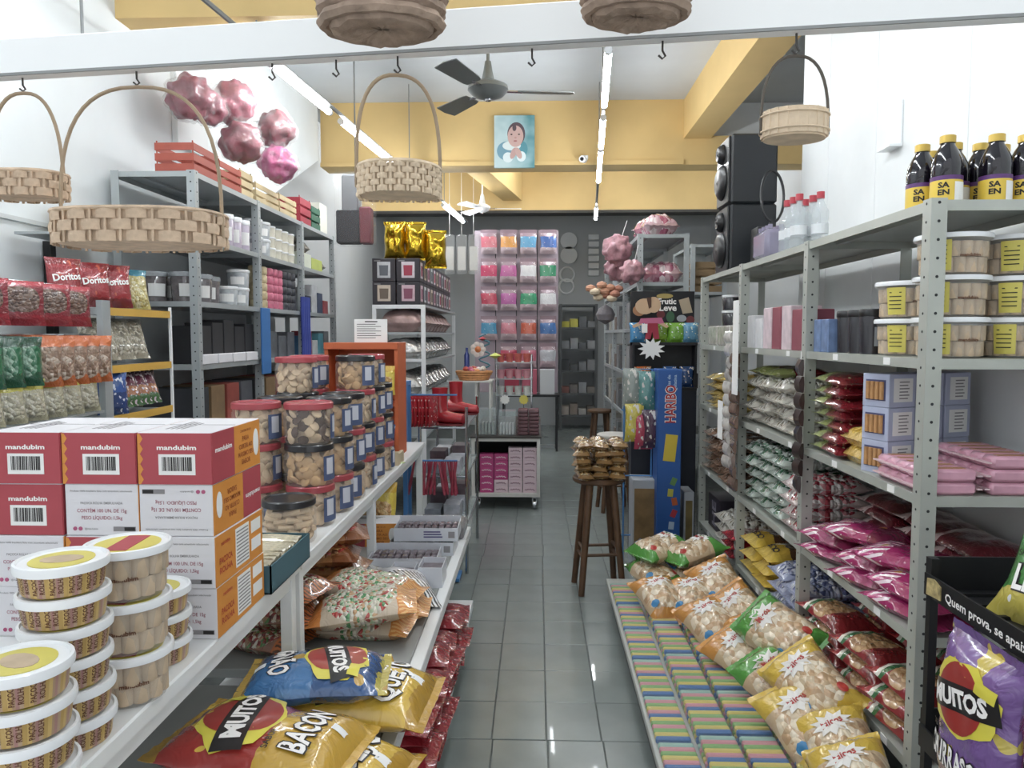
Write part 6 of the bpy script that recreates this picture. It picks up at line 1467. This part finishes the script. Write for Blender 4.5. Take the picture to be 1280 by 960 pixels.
def mugbox(i):
    def b():
        r = link('mug_box', None); MB().box(-.102, .102, 0, .2, 0, .2, c=.003).obj('box', M_mug, r)
        for nm, M in (('mug_picture', Matrix.Identity(4)), ('mug_picture', Matrix.Translation((.102, .1, 0)) @ Matrix.Rotation(PI / 2, 4, 'Z'))):
            g = MB(); g.box(-.058, .058, -.003, 0, .03, .17, c=.001, M=M); o = g.obj(nm, PICS[i], r)
            MB().prism([(-.036, .05), (.036, .05), (.04, .14), (-.04, .14)], -.0045, -.003, 'y', M=M).obj('mug_print', mat('mugprint' + str(i), ('#6a5a4c', '#8a4a62', '#5c6068', '#a8324a')[i], .6), o)
        MB().box(-.085, -.03, -.001, 0, .175, .183).obj('printed_line', M_gink, r); return r
    return b
for i in range(11):
    for j in range(2):
        for k in range(2):
            if i and j == 0: continue
            q = (i + 2 * k + j) % 4
            inst('mug%d' % q, mugbox(q), ((-1.345, -1.132)[j], 6.51 + .207 * i, 1.861 + .202 * k), ('beige', 'rose', 'grey', 'lilac')[q] + ' pictured black mug box, ' + ('lower' if k == 0 else 'upper') + ' layer on the showcase', 'box', f'mug boxes {q} {k}')
M_goldf = mat('gold_foil', '#c9a21f', .18, .9, bump=.7, bscale=12)
def goldb():
    mb = MB(); pouch(mb, .2, .34, .14, 97, .02, 18, 16, 20); return mb.obj('foil_balloon', M_goldf, smooth=True)
for k, (x, rz) in enumerate([(-1.30, -.1), (-1.13, .1), (-.96, .25)]): inst('goldb', goldb, (x + .03, 6.72 + .02 * k, 2.43 if k < 2 else 2.36), 'crinkled gold foil balloon standing on the mug boxes', 'balloon', 'gold foil balloons', (PI / 2, 0, rz))
for k in range(3):
    p = A(562 + k * 15, 318, 9.6); o = thing('hanging_plastic_pack', 'clear plastic pack hanging beside the pegboard', 'pack', (p.x, 9.6, p.z - .25), 'clear hanging packs')
    MB().box(p.x - .07, p.x + .07, 9.58, 9.64, p.z - .25, p.z + .25, c=.02).obj('film_pack', M_film, o, smooth=True); MB().box(p.x - .05, p.x + .05, 9.6, 9.62, p.z - .2, p.z + .1).obj('white_card', M_paper, o); MB().cyl((p.x, 9.61, p.z + .25), (p.x, 9.61, 4.14), .003, 5).obj('cord', M_paper, o)

# ---- pegboard with balloon packs
pbd = thing('pegboard_display', 'tall pink grey pegboard hung with coloured balloon packs', 'display board', (-.3, 10.5, 0))
a_, b_ = A(594, 490, 10.5), A(698, 288, 10.5)
MB().box(a_.x, b_.x, 10.5, 10.53, a_.z, b_.z).obj('board', mat('pegboard_pink', '#a898a4', .6, var=.04), pbd); MB().box(a_.x, b_.x, 10.4, 10.6, 0, .03).obj('foot', M_steelL, pbd)
for x in (a_.x, b_.x - .03): MB().box(x, x + .03, 10.535, 10.565, .03, b_.z).obj('upright', M_steelL, pbd)
for k in range(1, 4): x = a_.x + (b_.x - a_.x) * k / 4; MB().box(x - .006, x + .006, 10.497, 10.4999, a_.z, b_.z).obj('slot_strip', M_hole, pbd)
for j, py in enumerate((318, 353, 390, 428)):
    pass
PK = [['#c25a6a', '#d08a3c', '#4f9ac8', '#2f5fb0'], ['#c83a62', '#c05a9a', '#d9d9dc', '#2f8a62'], ['#c8405a', '#b85aa0', '#2f9a6a', '#d6d6da'], ['#3f8fb8', '#d07a8a', '#d0583c', '#3f72b8'], [None, '#c2405a', '#c86a80', '#b9bcc4']]
NMC = {'#c25a6a': 'rose', '#d08a3c': 'amber', '#4f9ac8': 'sky blue', '#2f5fb0': 'royal blue', '#c83a62': 'raspberry', '#c05a9a': 'orchid', '#d9d9dc': 'white', '#2f8a62': 'emerald', '#c8405a': 'coral red', '#b85aa0': 'violet pink', '#2f9a6a': 'green', '#d6d6da': 'pearl white', '#3f8fb8': 'teal blue', '#d07a8a': 'dusty pink', '#d0583c': 'orange red', '#3f72b8': 'cobalt', '#c2405a': 'crimson', '#c86a80': 'soft pink', '#b9bcc4': 'silver'}
for j in range(5):
    for i in range(4):
        c = PK[j][i]
        if not c: continue
        p = A(611 + 24.7 * i, (304, 340, 375, 412, 446)[j], 10.42)
        f_ = bagmat('balloon_' + c[1:], [(0, '#b9a3ab'), (.3, c), (.82, '#8d7480')], accent=('#e6dfe2', 6, .69), rough=.25)
        def mk(f_=f_, j=j, i=i):
            r = link('balloon_pack', None); mb = MB(); pouch(mb, .235, .29, .06, 100 + 5 * j + i); mb.obj('pouch', f_, r, smooth=True)
            MB().box(-.115, .115, .145, .19, .02, .024).obj('header_card', mat('header_mauve', '#8d7480', .6), r); return r
        inst('bal%d%d' % (i, j), mk, (p.x, 10.47, p.z), NMC[c] + ' balloon pack hanging on the pegboard', 'balloon pack', None, (PI / 2, 0, 0))
for k in range(3): x = A(640 + 22 * k, 470, 10.3).x; cbox('gift_bag', x - .1, x + .1, 10.2, 10.34, .78, .34, mat('giftbag' + str(k), ('#b0304a', '#c25a72', '#c9ccd0')[k], .5), ('red', 'pink', 'white')[k] + ' gift bag on the table under the pegboard', 'gift bag')
tb_ = thing('side_table', 'dark table under the pegboard gift bags', 'table', (-.1, 10.3, 0)); MB().box(-.5, .30, 10.1, 10.44, .75, .78).obj('tabletop', M_black, tb_)
for x in (-.48, .25):
    for y in (10.12, 10.38): MB().box(x, x + .03, y, y + .03, 0, .75).obj('leg', M_black, tb_)
# ---- rings on the back wall, back shelving
M_foam = mat('white_foam', '#e4e6e6', .7)
for k, (px, py, solid) in enumerate([(711, 301, 1), (711, 319, 1), (709, 343, 0), (708, 358, 0)]):
    p = A(px, py, 13.05)
    if solid: o = MB().lathe([(.02, 0), (.145, 0), (.145, .06), (.02, .06)], 24, M=Matrix.Translation((p.x, 13.1, p.z)) @ Matrix.Rotation(PI / 2, 4, 'X')).obj('foam_disc', M_foam, smooth=True)
    else: o = MB().tube([(p.x + .125 * math.cos(t), 13.08, p.z + .125 * math.sin(t)) for t in [2 * PI * i / 24 for i in range(24)]], .018, 8, closed=True).obj('foam_ring', M_foam, smooth=True)
    tag(o, ('upper white foam disc on the grey back wall', 'lower white foam disc on the grey back wall', 'larger white foam ring under the discs on the back wall', 'lowest white foam ring on the back wall')[k], 'craft ring')
for k in range(6): p = A(742, 296 + 9 * k, 13.05); cbox('foam_block', p.x - .09, p.x + .09, 13.03, 13.1, p.z - .05, .09, M_foam, 'small white foam block in a column on the back wall', 'craft block', 'foam blocks')
shelving('dark grey shelving against the back wall', .36, 1.0, [12.45, 12.95], [2.1, 1.72, 1.36, 1.0, .62, .25], mat('dark_steel', '#55585a', .5, .2), 1, holes=False)
for j, z in enumerate((1.72, 1.36, 1.0, .62, .25)):
    for k in range(4):
        x = .40 + k * .145; c = [['#b9b23a', '#c2ba48', '#6a6e72', '#8a8d90'], ['#7d8084', '#8f9296', '#5c5f63', '#9a9da0'], ['#3f4245', '#54575a', '#77797c', '#8d8f92'], ['#8a5a52', '#6f6a66', '#8d9094', '#77706a'], ['#9a8f86', '#84786e', '#a8a49e', '#6e6862']][j][k]
        cbox('storage_box', x, x + .13, 12.5, 12.8, z, .1 + .04 * ((j + k) % 3), mat('stor_' + c[1:], c, .6, var=.2), ('yellow olive', 'grey', 'charcoal', 'brownish', 'tan')[j] + ' craft box on the back wall shelving', 'box', f'craft boxes on back shelf {j}')
# ---- rear right shelving with bags
shelving('grey steel shelving standing behind the stools', .82, 1.24, [6.2, 7.2, 8.2, 9.2], [2.42, 2.03, 1.65, 1.25, .85, .45], M_steelL, 1)
B_pt = bagmat('film_pink_tulle', [(0, '#b08a90'), (.5, '#b86a7c')], ['#b8788a', '#c9a0a8', '#a2506a', '#d8c4c6'], 9, (.5, .5, .5, .45), rough=.15)
f_pt = bag_kind('tulle_pack', B_pt, .3, .36, .18, 103, .02, 22)
for (x, y, z, rz) in [(.99, 6.4, 2.42, .2), (1.0, 6.75, 2.42, -.1), (1.05, 6.42, 2.03, 1.4), (1.02, 6.8, 2.03, 1.2)]: inst('pt', f_pt, (x, y, z), ('clear pack of pink tulle on the rear shelving top' if z > 2.2 else 'clear pack of pink tulle inside the rear shelving'), 'pack', 'pink tulle packs ' + str(z > 2.2), (0, 0, rz))
for k, (px, py, Y, rr) in enumerate([(772, 312, 6.6, .13), (772, 335, 6.9, .12), (790, 340, 6.15, .1)]):
    p = A(px, py, Y); o = thing('bag_of_tulle', ('upper', 'lower', 'white spotted')[k] + ' pink tulle bag hanging on the side of the rear shelving', 'bag', (p.x, Y, p.z - rr))
    vs = []; fs = []; n = 36; q = 20; b = MB()
    for j in range(q + 1):
        t = PI * j / q
        for i in range(n): a = 2 * PI * i / n; d_ = Vector((math.sin(t) * math.cos(a), math.sin(t) * math.sin(a), -math.cos(t))); vs.append(p + d_ * rr * (.95 + .28 * noise.noise(d_ * 2.6 + Vector((k * 2, 1, 0))) + .1 * noise.noise(d_ * 7)))
    for j in range(q):
        for i in range(n): fs.append((j * n + i, j * n + (i + 1) % n, (j + 1) * n + (i + 1) % n, (j + 1) * n + i))
    b.add(vs, fs); b.obj('tulle_ball', mat('pale_pink_tulle', '#b9848e', .4, var=.35, vscale=20, bump=.8, bscale=30), o, smooth='all'); MB().cyl(p, (p.x + .08 if k < 2 else p.x + .05, Y, p.z + rr + .12), .003, 5).obj('string', M_paper, o)
p = A(756, 364, 6.5); sb_ = thing('scrunchie_bundle', 'bundle of peach and cream scrunchies hanging on the rear shelving', 'bundle', (p.x, 6.5, p.z - .08))
for k in range(11): a = k * 2.4; q = .04 * math.sqrt(k); MB().lathe([(0, -.035), (.04, -.02), (.048, 0), (.04, .02), (0, .035)], 9, c=(p.x + q * math.cos(a) * 1.1, 6.5 + .03 * math.sin(k), p.z + q * math.sin(a) * .55)).obj('scrunchie', mat('scr' + str(k % 3), ('#c98f70', '#d9c4a4', '#b87a62')[k % 3], .8, bump=.6), sb_, smooth=True)
MB().cyl((p.x, 6.5, p.z), (.82, 6.5, p.z + .12), .003, 5).obj('string', M_paper, sb_)
p = A(757, 393, 6.6); pp = thing('grey_pompom', 'grey pompom hanging below the scrunchies', 'pompom', (p.x, p.y, p.z - .09)); MB().lathe([(0, -.09), (.07, -.05), (.085, 0), (.06, .05), (0, .09)], 12, c=tuple(p)).obj('pompom', mat('grey_tulle', '#7d777c', .7, var=.3, bump=.8), pp, smooth=True)
MB().cyl((p.x, p.y, p.z + .08), (.825, p.y, 2.0), .003, 5).obj('string', M_paper, pp)
for z in (1.65, 1.25, .85, .45):
    for k in range(10):
        y = 6.3 + k * .29; c = ('#6f7274', '#8f9192', '#4c4f52', '#7a6a60', '#a8a498')[int(z * 100 + k * 3) % 5]
        cbox('hobby_box', .84, 1.1, y, y + .22, z, .14 + .05 * (k % 3), mat('hob_' + c[1:], c, .5, var=.35, vscale=15), 'dull grey box on the side of the rear shelving', 'box', 'boxes on the rear shelving')
# plain shelving beyond, with a wooden crate
shelving('plain grey shelving near the rear right corner', 1.62, 2.0, [8.0, 9.0], [2.55, 2.05, 1.5, .95, .4], M_steelL, 1, holes=False)
open_crate('wood_crate', 1.66, 1.96, 8.05, 8.4, 2.05, .34, mat('brown_crate', '#8d7350', .7, var=.2), 'brown wooden crate on the plain rear shelving', 4)
# ---- black floor display "Leve", figures and hanging bags
D0, D1, DY = .675, 1.135, 5.34
fd = thing('floor_display', 'black cardboard floor display lettered Leve with snack packs', 'display', (.9, 5.5, 0)); M_fd = mat('display_black', '#17181d', .5)
z1 = A(830, 363, DY).z; z2 = A(830, 428, DY).z
MB().box(D0, D1, DY + .12, DY + .14, 1.3, z1).obj('header_board', M_fd, fd); MB().box(D0, D0 + .015, DY, DY + .12, 1.2, z2).obj('side_board', M_fd, fd); MB().box(D1 - .015, D1, DY, DY + .12, 1.2, z2).obj('side_board', M_fd, fd)
for z in (z2 - .0, 1.22): MB().box(D0, D1, DY - .01, DY + .119, z - .02, z).obj('shelf', M_fd, fd)
MB().box(D0, D1, DY + .0, DY + .14, 0, 1.199).obj('lower_body', mat('display_navy', '#1d2230', .5), fd)
hp = lambda px, py: A(px, py, DY + .118)
t = MB(); q = hp(834, 376.5); letters(t, 'Frutic', plane(q, (1, 0, 0), (0, 0, 1)), .040, .13, .03); q = hp(835, 384.5); letters(t, 'Leve', plane(q, (1, 0, 0), (0, 0, 1)), .045, .125, .03); t.obj('lettering', M_wtext, fd)
def fdell(px, py, a, b, m, nm, e=.0015):
    q = hp(px, py); MB().lathe([(1, 0), (1, e)], 20, M=Matrix.Translation((q.x, DY + .12, q.z)) @ Matrix.Rotation(PI / 2, 4, 'X') @ Matrix.Diagonal((a, b, 1, 1))).obj(nm, m, fd)
fdell(831, 370, .06, .018, mat('dull_gold', '#a9924a', .5), 'gold_arc'); fdell(838, 396, .03, .04, mat('pic_green', '#3d6a4a', .6), 'picture_spot'); fdell(826, 393, .03, .03, mat('pic_red', '#7a3438', .6), 'picture_spot'); fdell(852, 398, .035, .025, mat('pic_white', '#a9adb4', .6), 'picture_spot'); fdell(863, 400, .03, .03, mat('pic_red', '#7a3438'), 'picture_spot')
q = hp(857, 382); MB().prism([(q.x - .05, q.z + .04), (q.x + .02, q.z + .06), (q.x + .05, q.z - .05), (q.x - .02, q.z - .06)], DY + .112, DY + .119, 'y').obj('wafer_picture', mat('pic_wafer', '#b3a084', .6), fd)
for k, (px, c, nm) in enumerate([(798, '#3f8fc8', 'sky blue'), (826, '#7fae2c', 'lime green'), (846, '#6fae28', 'bright green'), (864, '#5a9ac0', 'pale blue')]):
    p = A(px, 416, DY - .0); f_ = bagmat('film_mint' + str(k), [(0, c), (.5, c)], accent=('#d6e6d0', 6, .64), rough=.18); inst('leve%d' % k, bag_kind('mint_pack', f_, .12, .14, .05, 110 + k), (p.x, DY + .055, z2 + .07), nm + ' sweet pack standing on the black floor display', 'packet', None, (PI / 2, 0, 0))
for k, (px, c, nm) in enumerate([(792, '#d8622c', 'orange'), (806, '#c9702c', 'amber orange'), (838, '#2f62a8', 'blue'), (860, '#24487f', 'navy')]):
    p = A(px, 447, DY); f_ = bagmat('film_low' + str(k), [(0, c), (.5, c)], accent=('#d9cdb8', 6, .64), rough=.18); inst('low%d' % k, bag_kind('sweet_pack', f_, .10, .15, .05, 120 + k), (max(D0 + .06, p.x), DY + .05, 1.222 + .075), nm + ' sweet pack on the lower ledge of the black display', 'packet', None, (PI / 2, 0, 0))
# foam doll on the display front and the star price card
M_skin = mat('foam_skin', '#c9a480', .7); M_pkf = mat('foam_pink', '#c25f86', .7); M_rdf = mat('foam_red', '#a3243a', .7); M_hair = mat('foam_hair', '#5a3c2c', .7)
DD = DY - .045
def dp(px, py): q = A(px, py, DD); return (q.x, q.z)
dl = thing('foam_doll', 'flat foam doll in pink shirt and red trousers on the black display', 'doll', (*dp(813, 424)[:1], DD, dp(813, 424)[1]))
def flat(pts, nm, m, e): MB().prism([dp(*p_) for p_ in pts], DD - e, DD + .004, 'y').obj(nm, m, dl)
circ = lambda x, y, a, b, n=18: [(x + a * math.cos(2 * PI * i / n), y + b * math.sin(2 * PI * i / n)) for i in range(n)]
flat(circ(806, 383, 12, 10), 'head', M_skin, .006); flat(circ(817, 381, 9, 10), 'hair_bun', M_skin, .004); flat([(808, 372), (814, 372), (814, 384), (811, 386)], 'hair_lock', M_hair, .009); flat(circ(799, 388, 8, 7), 'hair_side', mat('foam_brown', '#a8744e', .7), .003)
flat([(801, 398), (827, 397), (830, 404), (822, 405), (822, 408), (806, 408), (806, 404), (798, 405)], 'shirt', M_pkf, .007); flat([(800, 402), (790, 407), (792, 410), (803, 406)], 'arm', M_skin, .006); flat([(826, 401), (836, 408), (833, 410), (824, 405)], 'arm', M_skin, .006)
flat([(810, 404), (822, 404), (824, 424), (817, 424), (815, 414), (813, 424), (806, 424)], 'trousers', M_rdf, .008); flat([(802, 405), (809, 405), (809, 416), (802, 416)], 'white_card', M_paper, .009)
MB().box(dp(815, 400)[0] - .004, dp(815, 400)[0] + .004, DD + .004, DY - .01, z2 - .012, z2 - .004).obj('fixing_tab', M_paper, dl)
b = MB(); pts = []; c0 = dp(814, 436)
for i in range(22): a = 2 * PI * i / 22; q = .098 if i % 2 else .058; pts.append((c0[0] + q * math.cos(a), c0[1] + .8 * q * math.sin(a)))
sp_ = thing('star_card', 'white star burst price card below the foam doll', 'card', (c0[0], DD - .012, c0[1] - .08)); b.prism(pts, DD - .014, DD - .01, 'y').obj('card', M_paper, sp_); MB().box(c0[0] - .004, c0[0] + .004, DD - .01, DY - .011, c0[1] + .03, c0[1] + .04).obj('fixing_tab', M_paper, sp_)
# tall blue sweet stand lettered HARIBO
HY = 4.95; h0 = A(823, 462, HY); h1 = A(853, 462, HY)
hb = thing('sweet_stand', 'tall narrow blue sweets stand lettered HARIBO', 'stand', ((h0.x + h1.x) / 2, HY + .1, 0)); M_hb = mat('haribo_blue', '#2257a6', .45, var=.05)
MB().box(h0.x, h1.x, HY, HY + .2, 0, h0.z, c=.004).obj('body', M_hb, hb)
t = MB(); q = A(838, 505, HY); letters(t, 'HARIBO', lambda x, y: Vector((q.x - y, HY - .001, q.z + x)), .066, .25, .06); t.obj('lettering', M_wtext, hb)
t = MB(); letters(t, 'HARIBO', lambda x, y: Vector((q.x - y, HY - .002, q.z + x)), .066, .25, .02); t.obj('lettering', mat('haribo_red', '#b8262e', .5), hb)
t = MB(); q2 = A(840, 478, HY); letters(t, 'balas de', lambda x, y: Vector((q2.x - .02 - y, HY - .001, q2.z + x)), .02, .10, .02); letters(t, 'gelatina', lambda x, y: Vector((q2.x + .02 - y, HY - .001, q2.z + x)), .02, .10, .02); t.obj('lettering', mat('pale_blue_ink', '#a9c4e2', .5), hb)
for k, (px, py, c) in enumerate([(842, 602, '#5a8a4a'), (838, 616, '#b9b43a'), (843, 627, '#c2582c'), (842, 642, '#b8303a'), (839, 657, '#a9c0d8'), (842, 673, '#b8303a'), (838, 560, '#cfb32c')]):
    q = A(px, py, HY); a = .4 - .3 * (k % 3); w2, h2 = (.018, .026) if k < 6 else (.04, .09)
    MB().box(-w2, w2, -.001, .0, -h2, h2, M=Matrix.Translation((q.x, HY, q.z)) @ Matrix.Rotation(a if k < 6 else .1, 4, 'Y')).obj('printed_gummy', mat('gummy' + str(k), c, .4), hb)
# picture cartons on the floor behind the platform
for k, (px0, px1, py0, c, lab) in enumerate([(790, 821, 600, '#8a6a3e', 'brown picture carton with white frame standing beside the blue sweets stand'), (854, 868, 615, '#7d6a3a', 'olive brown carton standing behind the blue sweets stand')]):
    a, c_ = A(px0, 690, 5.05), A(px1, py0, 5.05); o = thing('picture_carton', lab, 'carton', ((a.x + c_.x) / 2, 5.1, 0)); MB().box(a.x, c_.x, 5.05, 5.25, 0, c_.z, c=.004).obj('box', mat('frame_pale', '#a8adb4', .5), o)
    MB().box(a.x + .012, c_.x - .012, 5.0485, 5.05, .08, c_.z - .06).obj('picture_panel', mat('pic' + c[1:], c, .5, var=.4, vscale=9), o)
# bags hanging on a wire rack beside the blue stand
wr_ = thing('wire_rack', 'blue wire rack with hanging toy bags beside the sweets stand', 'rack', (.68, 5.2, 0))
for x in (.60, .79): MB().cyl((x, 5.15, 0), (x, 5.15, 1.36), .006, 6).obj('post', M_bluem, wr_)
for z in (1.36, 1.08, .62, .2): MB().cyl((.58, 5.15, z), (.81, 5.15, z), .005, 6).obj('bar', M_bluem, wr_)
for k, (x, z, c, nm) in enumerate([(.645, 1.24, '#8a958f', 'grey green'), (.745, 1.22, '#4f8a86', 'teal'), (.66, 1.0, '#c2b23a', 'yellow'), (.72, .95, '#b83a56', 'raspberry'), (.77, .96, '#4a2c44', 'dark plum')]):
    f_ = bagmat('film_toy' + str(k), [(0, c), (.5, c)], accent=('#c9c6c0', 5, .6), rough=.15); inst('toy%d' % k, bag_kind('toy_bag', f_, .13, .26, .05, 130 + k), (x, 5.12 - .012 * k, z), nm + ' toy bag hanging on the blue wire rack', 'bag', None, (PI / 2, 0, 0))
mo = thing('monitor', 'small lit screen glowing behind the blue sweets stand', 'monitor', (1.05, 5.75, 1.2)); p = A(863, 476, 5.9)
MB().box(p.x - .06, p.x + .06, 5.9, 5.93, p.z - .06, p.z + .06, c=.004).obj('bezel', M_black, mo); MB().box(p.x - .045, p.x + .045, 5.898, 5.9, p.z - .045, p.z + .045).obj('lit_screen', mat('lit_screen', '#dfeaf2', .4, emit=1.2), mo); MB().box(p.x - .015, p.x + .015, 5.91, 5.93, .0, p.z - .06).obj('stand', M_black, mo)
